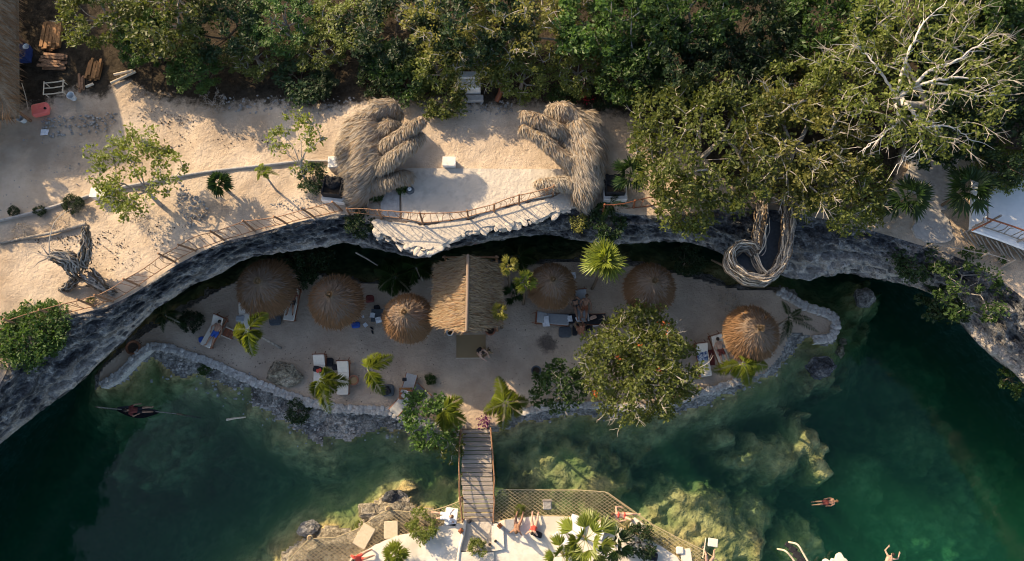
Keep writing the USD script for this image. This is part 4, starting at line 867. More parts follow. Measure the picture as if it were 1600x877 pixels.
# palms on the island and elsewhere
palm(388, 515, 5.3, [(365, 517), (417, 489), (396, 556), (405, 530), (378, 540)], 'young palm with sunlit fronds in front of the leftmost parasol', width=0.7, n=46)
palm(500, 592, 3.3, [(548, 598), (515, 646), (492, 622), (525, 612), (520, 580)], 'palm with sunlit fronds over the foot of the left cream lounger', width=0.7, n=46)
palm(575, 578, 3.6, [(614, 556), (592, 552), (600, 617), (580, 560), (588, 600)], 'palm with sickle-shaped crown right of the cream loungers', width=0.7, n=46)
palm(692, 640, 3.3, [(722, 622), (695, 674), (712, 668), (728, 660), (700, 655)], 'sunlit palm on the shore left of the footbridge', width=0.74, n=46)
palm(790, 630, 2.9, [(778, 588), (756, 645), (785, 672), (826, 628), (815, 648), (770, 620), (800, 610)], 'sunlit palm on the shore right of the footbridge', width=0.7, n=46)
palm(1160, 568, 2.9, [(1114, 580), (1200, 572), (1170, 603), (1163, 548), (1150, 590), (1182, 580)], 'palm over the shore below the rightmost parasol', width=0.7, n=46)
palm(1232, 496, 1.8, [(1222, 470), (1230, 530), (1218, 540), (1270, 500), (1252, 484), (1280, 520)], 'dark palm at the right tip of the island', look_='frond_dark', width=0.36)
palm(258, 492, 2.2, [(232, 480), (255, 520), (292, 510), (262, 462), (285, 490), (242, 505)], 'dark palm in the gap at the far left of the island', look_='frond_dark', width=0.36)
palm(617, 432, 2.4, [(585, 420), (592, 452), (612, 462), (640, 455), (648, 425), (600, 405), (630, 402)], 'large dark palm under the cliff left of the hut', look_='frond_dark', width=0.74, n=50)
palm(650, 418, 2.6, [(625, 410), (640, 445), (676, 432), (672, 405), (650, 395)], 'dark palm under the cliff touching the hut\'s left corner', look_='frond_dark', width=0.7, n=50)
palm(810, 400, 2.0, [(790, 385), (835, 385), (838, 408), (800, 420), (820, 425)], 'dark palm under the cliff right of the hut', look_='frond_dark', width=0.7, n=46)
fan_palm(945, 406, 6.3, 15, 'tall fan palm lit by the sun above the dark seating group', R=1.0, look_='frond', seed=1, stalk=0.42, spikes=17)
fan_palm(820, 440, 5.4, 9, 'small fan palm with pale leaves right of the hut', R=0.5, seed=2, stalk=0.3)
fan_palm(795, 415, 6.1, 9, 'fan palm with golden flower heads right of the hut\'s ridge', R=0.42, look_='leaf_gold', seed=3, stalk=0.26)
fan_palm(782, 486, 4.7, 8, 'small golden-tipped plant at the hut\'s lower right corner', R=0.4, look_='leaf_gold', seed=4, stalk=0.22)
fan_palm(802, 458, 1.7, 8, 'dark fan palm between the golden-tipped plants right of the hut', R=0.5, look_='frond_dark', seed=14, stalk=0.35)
fan_palm(343, 286, ZP + 1.1, 18, 'bright green round fan palm on the sand', R=0.55, ground=ZP, look_='frond_dark', seed=5, stalk=0.28, cat='palm')
palm(412, 270, ZP + 1.9, [(398, 265), (425, 262), (436, 274), (402, 282), (420, 280), (410, 256)], 'small palm on the sand casting a long thin shadow', ground=ZP, trunk_px=(432, 298), width=0.25, trunk_r=0.05, look_='frond', drop=0.3)
fan_palm(985, 272, ZP + 1.7, 14, 'green fan palm beside the right black planter box', R=0.7, ground=ZP, look_='frond_dark', seed=6, stalk=0.5)
fan_palm(1418, 310, ZP + 2.0, 14, 'dark fan palm left of the grey path at the right', R=0.9, ground=ZP, look_='frond_dark', seed=7, stalk=0.6)
fan_palm(1512, 296, ZP + 2.4, 16, 'dark fan palm standing against the white terrace\'s left side', R=0.95, ground=ZP, look_='frond_dark', seed=8, stalk=0.65)
fan_palm(618, 866, 1.2, 16, 'bushy fan palm on the lower left terrace at the bottom edge', R=0.55, ground=0.2, look_='frond', seed=9, stalk=0.3)
fan_palm(915, 842, 2.3, 13, 'wide fan palm on the lower right terrace with big pleated leaves', R=0.95, ground=0.2, look_='frond', seed=10, stalk=0.95, spikes=20, spread=0.9)
fan_palm(880, 868, 2.0, 9, 'fan palm at the bottom edge left of the wide fan palm', R=0.8, ground=0.2, look_='frond', seed=11, stalk=0.7, spikes=20, spread=0.9)
fan_palm(962, 850, 1.6, 8, 'darker fan palm between the wide fan palm and the dark bush', R=0.75, ground=0.2, look_='frond_dark', seed=12, stalk=0.55, spikes=18, spread=0.95)
palm(952, 318, ZP + 0.7, [(925, 330), (960, 345), (985, 325), (940, 350), (970, 300)], 'dark low palm on the cliff edge below the right black planter box', ground=6.0, look_='frond_dark', width=0.3, drop=0.6)
# ---------------------------------------------------------------- deck, kerbs, walls, fences, bridge, nest
def slab(poly, ztop, th=0.2, rough=0.0, seed=0, n=200, zfun=None):
    """a flat piece with the outline poly (world x, y), top at ztop"""
    q = np.asarray(poly, float)[:, :2]
    if rough:
        q = resample(np.vstack([q, q[:1]]), n)[:-1]
        t = np.concatenate([q, np.zeros((len(q), 1))], 1)
        q = q + (np.stack([fbm(t * 2.2, 4, seed), fbm(t * 2.2, 4, seed + 50)], 1) - 0.5) * rough
    g = shapely.Polygon(q).buffer(0)
    if g.geom_type != 'Polygon': g = max(g.geoms, key=lambda a: a.area)
    m = trimesh.creation.extrude_polygon(g, th, engine='earcut')
    m.apply_translation([0, 0, ztop - th]); return m
# the pale deck between the hands, with its walkway along the rim
ZD = ZP + 0.24
deck = thing('viewing_deck', 'pale plaster deck between the two giant hands, its rim broken along the cliff', 'deck')
put('floor', slab(PP([(626, 282), (624, 263), (700, 263), (790, 264), (890, 264), (880, 292), (866, 300), (868, 303), (800, 318), (730, 340), (660, 348), (628, 342)], ZD), ZD, 0.5), 'deck_plaster', deck)
put('rim', slab(PP([(578, 345), (626, 345), (664, 353), (732, 343), (802, 322), (866, 305), (905, 300), (912, 322), (890, 324), (860, 333), (830, 342), (790, 352), (760, 355), (730, 362), (700, 377), (668, 390), (640, 384), (612, 372), (594, 364)], ZD - 0.1), ZD - 0.1, 0.7, 0.5, 5, 300), 'deck_plaster', deck)
rng = np.random.default_rng(77)
rimline = smooth_line(PP([(588, 364), (612, 374), (640, 386), (668, 392), (700, 379), (730, 364), (760, 357), (790, 354), (830, 344), (860, 335), (890, 327)], ZD - 0.2), 70)
for p in rimline:
    s = rng.uniform(0.1, 0.26)
    m = trimesh.creation.icosphere(1, s); m.vertices *= rng.uniform([0.9, 0.6, 0.2], [2.0, 1.0, 0.35]); m.vertices += (fbm(m.vertices * 4 + p, 3, 2) - 0.5)[:, None] * m.vertices * 0.9
    m.vertices = rotz(m.vertices, rng.uniform(0, 6.3)); m.apply_translation(p + rng.normal(size=3) * 0.06)
    put('stone', m, 'deck_plaster', deck)
put('step', slab(PP([(593, 296), (624, 298), (624, 340), (596, 338)], ZP + 0.16), ZP + 0.16, 0.3), 'concrete', deck, label='brownish walkway strip left of the deck floor')

# low kerb line across the sand
kl = thing('kerb', 'thin pale kerb line running across the sand at the left', 'kerb')
segs = [[(-60, 362), (0, 345), (60, 330), (146, 304)], [(160, 298), (215, 288), (262, 279)], [(270, 277), (330, 268), (400, 260), (470, 252)], [(478, 252), (520, 252)]]
for s in segs:
    c = smooth_line(PP(s, ZP + 0.1), 14); t = unit(np.gradient(c, axis=0)); nrm = np.stack([-t[:, 1], t[:, 0], 0 * t[:, 0]], 1)
    w, h = 0.05, 0.1
    ring = np.stack([c - nrm * w - [0, 0, 0.3], c - nrm * w + [0, 0, h - .02], c - nrm * (w - .02) + [0, 0, h], c + nrm * (w - .02) + [0, 0, h], c + nrm * w + [0, 0, h - .02], c + nrm * w - [0, 0, 0.3]], 1)
    put('kerb_stone', MB().grid(ring[:, ::-1]), 'concrete', kl)
for (px, py, w, d, h, lb) in [(155, 303, 0.78, 0.5, 0.4, 'white block on the kerb line beside the lone sand tree'), (522, 255, 0.55, 0.6, 0.45, 'white block at the kerb\'s end against the left giant hand'), (702, 254, 0.68, 0.5, 0.35, 'small white block on the deck\'s back edge between the two hands')]:
    c = P(px, py, ZP + h); th = thing('white_block', lb, 'block', (c[0], c[1], ZP), rz=0.03 * (px % 7 - 3))
    put('body', MB().box((0, 0, h / 2), (w, d, h + 0.3), bevel=0.025), 'white_block', th); put('lid', MB().box((0, 0, h + 0.165), (w + 0.04, d + 0.04, 0.03), bevel=0.01), 'white_block', th)
# black netted planter boxes either side of the hands
for (px, py, a, lb) in [(520, 292, -0.12, 'black netted planter box with a pale ledge left of the left giant hand'), (961, 289, 0.02, 'black planter box with a pale ledge right of the right giant hand')]:
    c = P(px, py, ZP + 0.7); th = thing('planter_box', lb, 'planter', (c[0], c[1], ZP), rz=a)
    put('ledge', MB().box((0.04, -0.1, 0.14), (1.28, 1.25, 0.5), bevel=0.03), 'white_block', th)
    b = MB()
    for (cx, cy, sx, sy) in ((0, 0.48, 1.05, 0.07), (0, -0.48, 1.05, 0.07), (-0.49, 0, 0.07, 0.9), (0.49, 0, 0.07, 0.9)): b.box((cx, cy, 0.62), (sx, sy, 0.5), bevel=0.015)
    put('box', b, 'black_net', th)
    put('filling', MB().box((0, 0, 0.55), (0.92, 0.9, 0.2)), 'soil', th)
    nt = trimesh.creation.icosphere(3, 0.5); nt.vertices *= [1.05, 0.8, 0.35]; nt.vertices += nt.vertex_normals * ((fbm(nt.vertices * 6, 4, 3) - 0.5) * 0.4)[:, None]; nt.apply_translation([-0.08, 0.22, 0.72])
    put('netting', nt, 'black_net', th)
c = P(640, 296, ZP + 0.4); th = thing('deck_speaker', 'round dark lamp with a white top at the thumb of the left giant hand', 'lamp', (c[0], c[1], ZP))
put('body', MB().lathe([(0.02, 0), (0.2, 0.0), (0.24, 0.25), (0.18, 0.42), (0.02, 0.44)], n=18), 'cloth_slate', th, smooth=40); put('top', MB().lathe([(0.02, 0.47), (0.1, 0.465), (0.11, 0.43)][::-1], n=14), 'porcelain', th)
c = P(812 + 24, 287, ZP + 0.3)

# fences of rough poles: leaning posts, two rails, crooked sticks between
def fence(label, pts, zb, group, height=1.0, lean=(0, 0), post_h=1.15, sticks=5, seed=0, rail='wood_pole', post_r=0.06):
    """pts: photograph pixels of the post feet"""
    rng = np.random.default_rng(seed); base = PP(pts, zb); o = base.mean(0)
    th = thing('pole_fence', label, 'fence', o, group=group)
    up = np.array([lean[0], lean[1], 1.0]); tops, ups = [], []
    for b in base:
        u = up + rng.normal(size=3) * [0.06, 0.06, 0]
        put('post', MB().tube(smooth_line([b - o - [0, 0, 0.3], b - o + u * 0.5, b - o + u * post_h * rng.uniform(0.95, 1.1)], 5), [post_r * 1.1, post_r, post_r, post_r * 0.95, post_r * 0.85], 7), rail, th, smooth=60); ups.append(u)
    for i in range(len(base) - 1):
        a, b = base[i] - o, base[i + 1] - o; ua, ub = ups[i], ups[i + 1]
        r = []
        for hh in (0.12, height):
            p, q = a + ua * hh, b + ub * hh
            d = (q - p) * 0.03
            ln = smooth_line([p - d, (p + q) / 2 + rng.normal(size=3) * 0.04, q + d], 7)
            put('rail', MB().tube(ln, np.linspace(0.03, 0.024, 7), 6), rail, th, smooth=60); r.append(ln)
        L = np.linalg.norm(b - a); k = max(2, int(L * sticks / 2.0)); s = np.linspace(0, 1, k + 2)[1:-1] + rng.normal(size=k) * 0.03
        for q in s:
            at = lambda ln, w: np.array([np.interp(np.clip(w, 0.02, 0.98), np.linspace(0, 1, 7), ln[:, e]) for e in range(3)])
            p0, p1 = at(r[0], q + rng.normal() * 0.05), at(r[1], q + rng.normal() * 0.05); m = (p0 + p1) / 2 + rng.normal(size=3) * 0.06
            mb = MB().tube(smooth_line([p0, m, p1], 6), 0.016, 5)
            if rng.uniform() < 0.6: mb.tube(smooth_line([m, (m + at(r[1], q + 0.12)) / 2 + rng.normal(size=3) * 0.02, at(r[1], q + 0.14 * rng.choice([-1, 1]))], 5), 0.013, 4)
            put('stick', mb, rail, th)
    return th
FG = 'rough pole fences along the cliff edge'
fence('rough pole fence along the cliff edge left of the deck, posts leaning outwards', [(40, 512), (90, 495), (150, 480), (178, 472), (219, 447), (275, 410), (308, 392), (352, 376), (400, 362), (450, 350), (493, 340), (536, 330)], ZP, FG, lean=(-0.3, 0.1), seed=1)
fence('crooked pole fence going down the left edge of the picture beside the round bush', [(-18, 640), (-6, 588), (8, 545), (24, 522)], ZP, FG, lean=(-0.2, 0.1), seed=2)
fence('pole railing along the front of the deck, casting striped shadows', [(545, 333), (596, 339), (661, 350), (732, 340), (772, 330), (811, 319), (864, 304)], ZD, FG, lean=(0.0, 0.02), seed=3, sticks=7, post_r=0.055, post_h=1.08)
fence('reddish pole rail on the cliff edge right of the right giant hand', [(942, 332), (990, 326), (1036, 318)], ZP - 0.1, FG, lean=(0.0, 0.05), seed=4, sticks=1, rail='wood_red')
fence('weathered pole fence below the grey path at the right', [(1440, 388), (1480, 398), (1520, 408), (1560, 420)], ZP - 0.2, FG, lean=(0.1, 0.0), seed=5, sticks=4, rail='wood_grey')

# low walls of stones along the island's water side
def stone_wall(label, line, zb, seed, n, w=0.5, h=0.24):
    rng = np.random.default_rng(seed); c = smooth_line(PP(line, zb), n); th = thing('stone_wall', label, 'wall')
    t = unit(np.gradient(c, axis=0)); nn = np.stack([-t[:, 1], t[:, 0], 0 * t[:, 0]], 1)
    ring = np.stack([c - nn * w * .42 - [0, 0, .5], c - nn * w * .4 + [0, 0, h * .72], c + nn * w * .4 + [0, 0, h * .72], c + nn * w * .42 - [0, 0, .5]], 1)
    put('core', MB().grid(ring[:, ::-1]), 'stone_pale', th, smooth=40)
    for i in range(n):
        for s in (-1, 1):
            L = np.linalg.norm(c[1] - c[0]); r = L * rng.uniform(0.42, 0.62)
            m = trimesh.creation.icosphere(1, 1.0); m.vertices = np.sign(m.vertices) * np.abs(m.vertices) ** 0.6; m.vertices *= [r * 1.05, w * rng.uniform(0.26, 0.36), h * rng.uniform(0.3, 0.4)]
            m.vertices *= 1 + (fbm(m.vertices * 5 + i * 3.1, 3, seed) - 0.5)[:, None] * 0.7
            m.vertices = rotz(m.vertices, math.atan2(t[i, 1], t[i, 0]) + rng.normal() * 0.15); m.apply_translation(c[i] + nn[i] * s * w * 0.23 + [0, 0, h * 0.5] + rng.normal(size=3) * [0.03, 0.03, 0.03])
            put('stone', m, 'stone_pale', th, smooth=50)
stone_wall('low pale stone wall along the lower left shore of the island', [(238, 541), (265, 545), (290, 553), (340, 571), (390, 594), (440, 614), (490, 631), (540, 639), (600, 642), (640, 655), (688, 665)], 0.0, 1, 74)
stone_wall('low pale stone wall on the jetty at the island\'s far left end', [(160, 602), (182, 590), (200, 573), (216, 556), (236, 542)], 0.0, 2, 18)
stone_wall('low pale stone wall along the lower right shore of the island', [(812, 645), (870, 634), (930, 633), (1000, 637), (1050, 629), (1100, 613), (1150, 597)], 0.0, 3, 52, w=0.42)
stone_wall('pale stone edge around the island\'s right tip', [(1218, 457), (1255, 479), (1300, 497), (1298, 526), (1272, 531)], 0.0, 4, 22, w=0.55, h=0.4)

# boulders and loose rocks
def boulder(label, px, py, z, size, seed, lk='stone_grey', name='boulder', cat='boulder', rz=0.0, cut=0.3):
    rng = np.random.default_rng(seed); pts = rng.normal(size=(26, 3)); pts = unit(pts) * rng.uniform(0.8, 1.0, (26, 1))
    m = trimesh.convex.convex_hull(pts); 
    for _ in range(4): m = m.subdivide()
    trimesh.smoothing.filter_taubin(m, iterations=6)
    m.vertices += m.vertex_normals * ((fbm(m.vertices * 1.8 + seed, 5, seed) - 0.5) * 0.5 + (fbm(m.vertices * 6 + seed, 3, seed) - 0.5) * 0.13)[:, None]
    m.vertices *= size; m.vertices = rotz(m.vertices, rz)
    c = P(px, py, z)
    return put(name, (np.array(m.vertices) + c, np.array(m.faces)), lk, smooth=True, label=label, cat=cat)
boulder('large pale grey boulder on the sand at the left of the island', 443, 583, 0.3, (1.25, 0.98, 0.75), 4, 'pale_rock')
boulder('dark rock breaking the water below the rightmost parasol', 1287, 574, -0.85, (1.15, 0.85, 0.55), 5, 'cliff_rock', name='water_rock', cat='rock')
boulder('pale boulder in the dark water under the right cliff', 1350, 466, -0.95, (0.7, 0.75, 0.6), 6, 'shore_rock', name='water_rock', cat='rock')
boulder('grey rock on the bank at the left net\'s upper corner', 620, 780, -0.6, (1.0, 0.6, 0.5), 7, 'cliff_rock', name='bank_rock', cat='rock')
boulder('small rock in the shallows above the left net\'s post', 483, 826, -0.8, (0.8, 0.55, 0.45), 8, 'shore_rock', name='bank_rock', cat='rock')
boulder('yellow mossy rock under the water beside the bank rock', 636, 762, -1.2, (0.8, 0.5, 0.45), 9, 'bed_rock', name='sunken_rock', cat='rock')
boulder('small pale stone in the water above the dark rock', 1313, 548, -1.3, (0.38, 0.5, 0.3), 10, 'pale_rock', name='sunken_rock', cat='rock')
boulder('tiny pale stone in the water off the island\'s right tip', 1317, 534, -1.3, (0.3, 0.28, 0.2), 11, 'pale_rock', name='sunken_rock', cat='rock')
boulder('rock jutting from the cliff below the right pole fence', 1462, 408, 5.3, (1.0, 0.9, 0.9), 12, 'cliff_rock', name='cliff_boulder', cat='rock')
boulder('pale rock on the bank left of the cream mattress', 577, 800, -0.45, (0.9, 0.6, 0.45), 13, 'pale_rock', name='bank_rock', cat='rock')

# rubble and litter lying on the sand, past counting
mb = MB(); rng = np.random.default_rng(90)
def scatter(n, quad, zb, smin, smax):
    for _ in range(n):
        u, v = rng.uniform(size=2); a, b, c, d = [np.array(q, float) for q in quad]
        q = (a * (1 - u) + b * u) * (1 - v) + (d * (1 - u) + c * u) * v
        p = P(q[0], q[1], zb); m = trimesh.creation.icosphere(0, rng.uniform(smin, smax)); m.vertices *= rng.uniform(0.5, 1.3, 3); m.vertices = rotz(m.vertices, rng.uniform(0, 6)); m.apply_translation(p); mb.tri(m)
scatter(150, [(60, 185), (185, 175), (180, 205), (70, 215)], ZP + 0.02, 0.03, 0.09); scatter(60, [(0, 215), (130, 215), (120, 320), (0, 330)], ZP, 0.02, 0.06)
scatter(140, [(340, 150), (560, 150), (540, 185), (340, 175)], ZP + 0.02, 0.03, 0.1); scatter(120, [(640, 150), (800, 160), (800, 180), (660, 180)], ZP + 0.02, 0.03, 0.1)
scatter(120, [(490, 300), (520, 315), (460, 330), (420, 320)], ZP + 0.02, 0.02, 0.06); scatter(110, [(280, 285), (330, 320), (300, 360), (275, 320)], ZP + 0.02, 0.03, 0.11)
put('rubble', mb, 'stone_grey', label='small stones strewn over the sand and the forest edge', cat='rubble', kind='stuff')
mb = MB()
scatter(160, [(150, 530), (480, 540), (470, 590), (300, 560)], 0.03, 0.012, 0.04); scatter(130, [(440, 520), (700, 540), (690, 640), (470, 620)], 0.03, 0.012, 0.035); scatter(120, [(780, 500), (960, 540), (900, 620), (760, 640)], 0.03, 0.012, 0.035)
scatter(350, [(10, 380), (180, 360), (330, 330), (180, 440)], ZP + 0.02, 0.012, 0.045); scatter(250, [(200, 150), (330, 200), (500, 240), (200, 230)], ZP + 0.02, 0.012, 0.045)
put('leaf_litter', mb, 'soil', label='dark leaf litter and crumbs scattered on the sand', cat='litter', kind='stuff')
# loose rock along the island's shore, past counting
mb = MB()
def shore_rocks(line, n, spread, smin, smax, z0):
    c = smooth_line(PP(line, z0), 200)
    for _ in range(n):
        p = c[rng.integers(200)] + rng.normal(size=3) * [spread, spread, 0.05]; p[2] = max(bed_z(p[0], p[1]) + 0.02, ZW - 0.35)
        m = trimesh.creation.icosphere(1, rng.uniform(smin, smax)); m.vertices *= rng.uniform(0.6, 1.3, 3); m.vertices *= 1 + (fbm(m.vertices * 6 + p, 2, 3) - 0.5)[:, None] * 0.8; m.apply_translation(p); mb.tri(m)
shore_rocks([(260, 562), (310, 580), (360, 598), (410, 630), (460, 655), (500, 668), (550, 665), (600, 660), (650, 672)], 260, 0.5, 0.04, 0.12, -0.5)
shore_rocks([(810, 655), (870, 645), (940, 643), (1000, 646), (1060, 636), (1110, 620), (1160, 603), (1210, 580), (1240, 545)], 120, 0.25, 0.04, 0.12, -0.5)
#shore_rocks([(445, 860), (500, 828), (560, 808), (600, 775), (640, 782), (700, 795)], 90, 0.5, 0.06, 0.2, -0.5)
put('shore_stones', mb, 'stone_grey', label='broken grey stones covering the shores of the island', cat='stones', kind='stuff', smooth=60)

# the footbridge
def bridge():
    a, b = P(744.5, 671, 0.15), P(748, 815, 0.25); th = thing('footbridge', 'grey plank footbridge with pole handrails from the island to the lower terrace', 'bridge', (a + b) / 2)
    o = (a + b) / 2; n = 21; rng = np.random.default_rng(5)
    cz = lambda t: 0.12 + 0.5 * math.sin(math.pi * t)
    cen = lambda t: a * (1 - t) + b * t
    for i in range(n):
        t = (i + 0.5) / n; c = cen(t) - o; w = 1.62 + 0.14 * math.sin(math.pi * t); L = (a[1] - b[1]) / n
        put('plank', MB().box((c[0] + rng.normal() * 0.02, c[1], cz(t) + 0.08 - o[2] + rng.normal() * 0.008), (w + rng.normal() * 0.03, L - 0.035, 0.06), rz=rng.normal() * 0.012, bevel=0.012, rx=-0.5 * math.pi * math.cos(math.pi * t) * 0.27), 'wood_grey', th)
    for s in (-1, 1):
        ln = np.array([cen(t) - o + [s * (0.72 + 0.06 * math.sin(math.pi * t)), 0, cz(t) - o[2] - 0.05] for t in np.linspace(0, 1, 12)])
        put('stringer', MB().tube(ln, 0.08, 8), 'wood_pole', th, smooth=60)
        hs = np.array([cen(t) - o + [s * (0.86 + 0.11 * math.sin(math.pi * t)) + rng.normal() * 0.015, 0, cz(t) - o[2] + 0.95] for t in np.linspace(-0.01, 1.0, 14)])
        put('handrail', MB().tube(smooth_line(hs, 26), 0.045, 7), 'wood_pole', th, smooth=60)
        hs2 = hs.copy(); hs2[:, 2] -= 0.45; put('lower_rail', MB().tube(smooth_line(hs2, 20), 0.022, 6), 'wood_pole', th, smooth=60)
        for t in np.linspace(0.02, 0.98, 5):
            c = cen(t) - o; x = s * (0.86 + 0.11 * math.sin(math.pi * t))
            put('rail_post', MB().tube([c + [x * 0.96, 0, cz(t) - o[2] - 0.2], c + [x, 0, cz(t) - o[2] + 0.5], c + [x, 0, cz(t) - o[2] + 1.02]], [0.055, 0.05, 0.045], 7), 'wood_pole', th, smooth=60)
bridge()

# the spiral nest walkway: a floor with woven twig walls curling round it
def nest():
    zf = 6.3
    L = smooth_line(PP([(1191, 308), (1187, 345), (1182, 378), (1180, 396), (1174, 404)], zf), 40)
    R = smooth_line(PP([(1228, 312), (1230, 355), (1226, 395), (1216, 425), (1198, 443), (1178, 447), (1155, 440), (1137, 424), (1131, 408), (1137, 393), (1152, 386), (1168, 388), (1178, 398)], zf), 110)
    o = P(1178, 415, zf); th = thing('spiral_nest', 'spiral nest walkway of woven branches hanging out over the island at the right', 'walkway', o)
    q = np.vstack([L[:, :2], PP([(1172, 412), (1180, 422)], zf)[:, :2], R[::-1, :2][14:]]) 
    ring = shapely.Polygon(R[:, :2]).buffer(0)
    walk = shapely.Polygon(np.vstack([L[:, :2], R[:44, :2][::-1]])).buffer(0.02)
    fl = shapely.union_all([ring, walk, shapely.Polygon(R[30:, :2]).convex_hull.buffer(-0.05)])
    if fl.geom_type != 'Polygon': fl = max(fl.geoms, key=lambda a: a.area)
    m = trimesh.creation.extrude_polygon(fl, 0.16, engine='earcut'); m.apply_translation([0, 0, zf - 0.16]); m.apply_translation(-o)
    put('floor', m, 'cloth_slate', th)
    rng = np.random.default_rng(8)
    for line, n in ((L, 46), (R, 96)):
        t = unit(np.gradient(line, axis=0)); nn = np.stack([t[:, 1], -t[:, 0], 0 * t[:, 0]], 1)
        hh = np.linspace(-0.12, 1.12, 8); wall = line[:, None] + nn[:, None] * (0.24 * np.sin(np.pi * np.clip(hh / 1.15, 0, 1)))[None, :, None] + np.array([0, 0, 1.0]) * hh[None, :, None] - o
        put('wall_panel', MB().grid(wall).grid((wall + nn[:, None] * 0.03)[:, ::-1]), 'bark_brown', th, smooth=60)
        for i in range(n):   # long woven branches
            h = (i + 0.5) / n * 1.15; ph = rng.uniform(0, 6.3); bulge = 0.26 * math.sin(math.pi * min(1, h / 1.15)) + rng.normal() * 0.09
            s0, s1 = sorted(rng.uniform(0, 1, 2)); s0, s1 = max(0, s0 - 0.3), min(1, s1 + 0.3)
            k = np.linspace(s0 * (len(line) - 1), s1 * (len(line) - 1), 30)
            p = np.stack([np.interp(k, np.arange(len(line)), (line)[:, e]) for e in range(3)], 1); nv = np.stack([np.interp(k, np.arange(len(line)), nn[:, e]) for e in range(3)], 1)
            p = p + nv * (bulge + 0.05 * np.sin(k * 0.5 + ph))[:, None] + np.array([0, 0, 1.0]) * (h + 0.07 * np.sin(k * 0.23 + ph * 2))[:, None] - o
            put('woven_branch', MB().tube(p, rng.uniform(0.022, 0.045), 5), ('driftwood', 'wood_pale', 'bark_grey', 'bark_brown')[i % 4], th, smooth=60)
        for k in np.linspace(0, len(line) - 1, 9 if len(line) < 60 else 24).astype(int):
            put('upright', MB().tube([line[k] - o - [0, 0, 0.15], line[k] - o + nn[k] * 0.12 + [0, 0, 0.6], line[k] - o + nn[k] * 0.02 + [0, 0, 1.12]], 0.03, 6), 'bark_brown', th)
    # the inner fold where the spiral's walls meet
    pts = PP([(1174, 404), (1176, 412), (1183, 424), (1190, 434)], zf) - o
    for i in range(14):
        q = smooth_line(pts + rng.normal(size=(4, 3)) * 0.04 + [0, 0, i * 0.075], 10); put('woven_branch', MB().tube(q, 0.026, 5), 'wood_pale' if i % 3 else 'driftwood', th, smooth=60)
    for (px, py) in ((1190, 350), (1228, 350), (1140, 420), (1200, 440)):
        c = P(px, py, zf) - o; put('support_pole', MB().tube([c - [0, 0, 0.1], c + [0.05, 0.6, -1.4], c + [0.1, 1.5, -3.4]], 0.07, 7), 'bark_brown', th, smooth=60)
nest()

# the white terrace at the right edge
def terrace():
    zt = ZP + 1.0; o = P(1560, 330, zt); th = thing('white_terrace', 'white raised terrace with a pole railing at the right edge of the picture', 'terrace', o)
    poly = PP([(1523, 270), (1519, 356), (1560, 370), (1600, 386), (1700, 425), (1720, 262)], zt)
    put('floor', slab(poly - o, 0, 0.18), 'white_paint', th)
    put('edge_beam', MB().tube(PP([(1519, 359), (1560, 373), (1602, 389), (1700, 427)], zt - 0.1) - o, 0.11, 6), 'white_paint', th)
    put('edge_beam', MB().tube(PP([(1521, 270), (1517, 358)], zt - 0.1) - o, 0.11, 6), 'white_paint', th)
    rl = PP([(1522, 352), (1562, 365), (1602, 380), (1690, 414)], zt) - o
    up = np.array([0.05, 0.06, 1.0])
    put('handrail', MB().tube(smooth_line(rl + up * 0.95, 14), 0.045, 7), 'wood_red', th, smooth=60); put('lower_rail', MB().tube(smooth_line(rl + up * 0.1, 14), 0.035, 7), 'wood_grey', th, smooth=60)
    rng = np.random.default_rng(2)
    for q in np.linspace(0.02, 0.98, 12):
        b = np.array([np.interp(q * 3, np.arange(4), rl[:, e]) for e in range(3)])
        put('baluster', MB().tube(smooth_line([b + up * 0.1, b + up * 0.5 + rng.normal(size=3) * 0.09, b + up * 0.95 + rng.normal(size=3) * [0.08, 0.03, 0]], 6), 0.024, 6), 'driftwood', th, smooth=60)
    rl2 = PP([(1543, 268), (1540, 300), (1524, 352)], zt) - o
    put('handrail', MB().tube(PP([(1544, 268), (1543, 348)], zt + 0.9) - o, 0.04, 7), 'wood_grey', th); put('handrail', MB().tube(PP([(1519, 360), (1548, 346)], zt + 0.9) - o, 0.05, 7), 'wood_red', th)
    for (px, py) in ((1520, 356), (1543, 300), (1545, 347), (1590, 378), (1640, 400)):
        c = P(px, py, zt) - o; put('post', MB().tube([c - [0, 0, 1.6], c + [0, 0, 0.2], c + [0, 0, 0.98]], 0.06, 7), 'wood_grey', th, smooth=60)
    for i in range(14):   # poles of the framing under the terrace
        x = 1500 + i * 8.0; a = P(x, 358 + i * 2.6, zt - 0.45) - o; b = P(x + 22, 392 + i * 2.4, zt - 1.3) - o
        put('framing_pole', MB().tube([a, (a + b) / 2 + rng.normal(size=3) * 0.06, b], 0.04, 6), ('driftwood', 'wood_grey')[i % 2], th, smooth=60)
terrace()
wp = slab(PP([(1425, 240), (1475, 200), (1500, 235), (1492, 290), (1475, 330), (1490, 372), (1452, 380), (1425, 362), (1440, 310), (1412, 285)], ZP + 0.15), ZP + 0.15, 0.3, 0.5, 4)
put('path', wp, 'concrete', kind='structure')

# pale concrete block in the trees
th = thing('concrete_block', 'pale concrete block with a recessed front among the forest trees', 'block', P(732, 128, ZP + 0.9) * [1, 1, 0] + [0, 0, ZP])
put('body', MB().box((0, 0, 0.42), (1.3, 0.7, 0.8), bevel=0.04), 'white_block', th); put('top_slab', MB().box((0.05, 0.35, 1.0), (1.3, 0.4, 0.2), bevel=0.03), 'white_block', th); put('step', MB().box((0, -0.62, 0.12), (1.6, 0.36, 0.34), bevel=0.03), 'concrete', th)
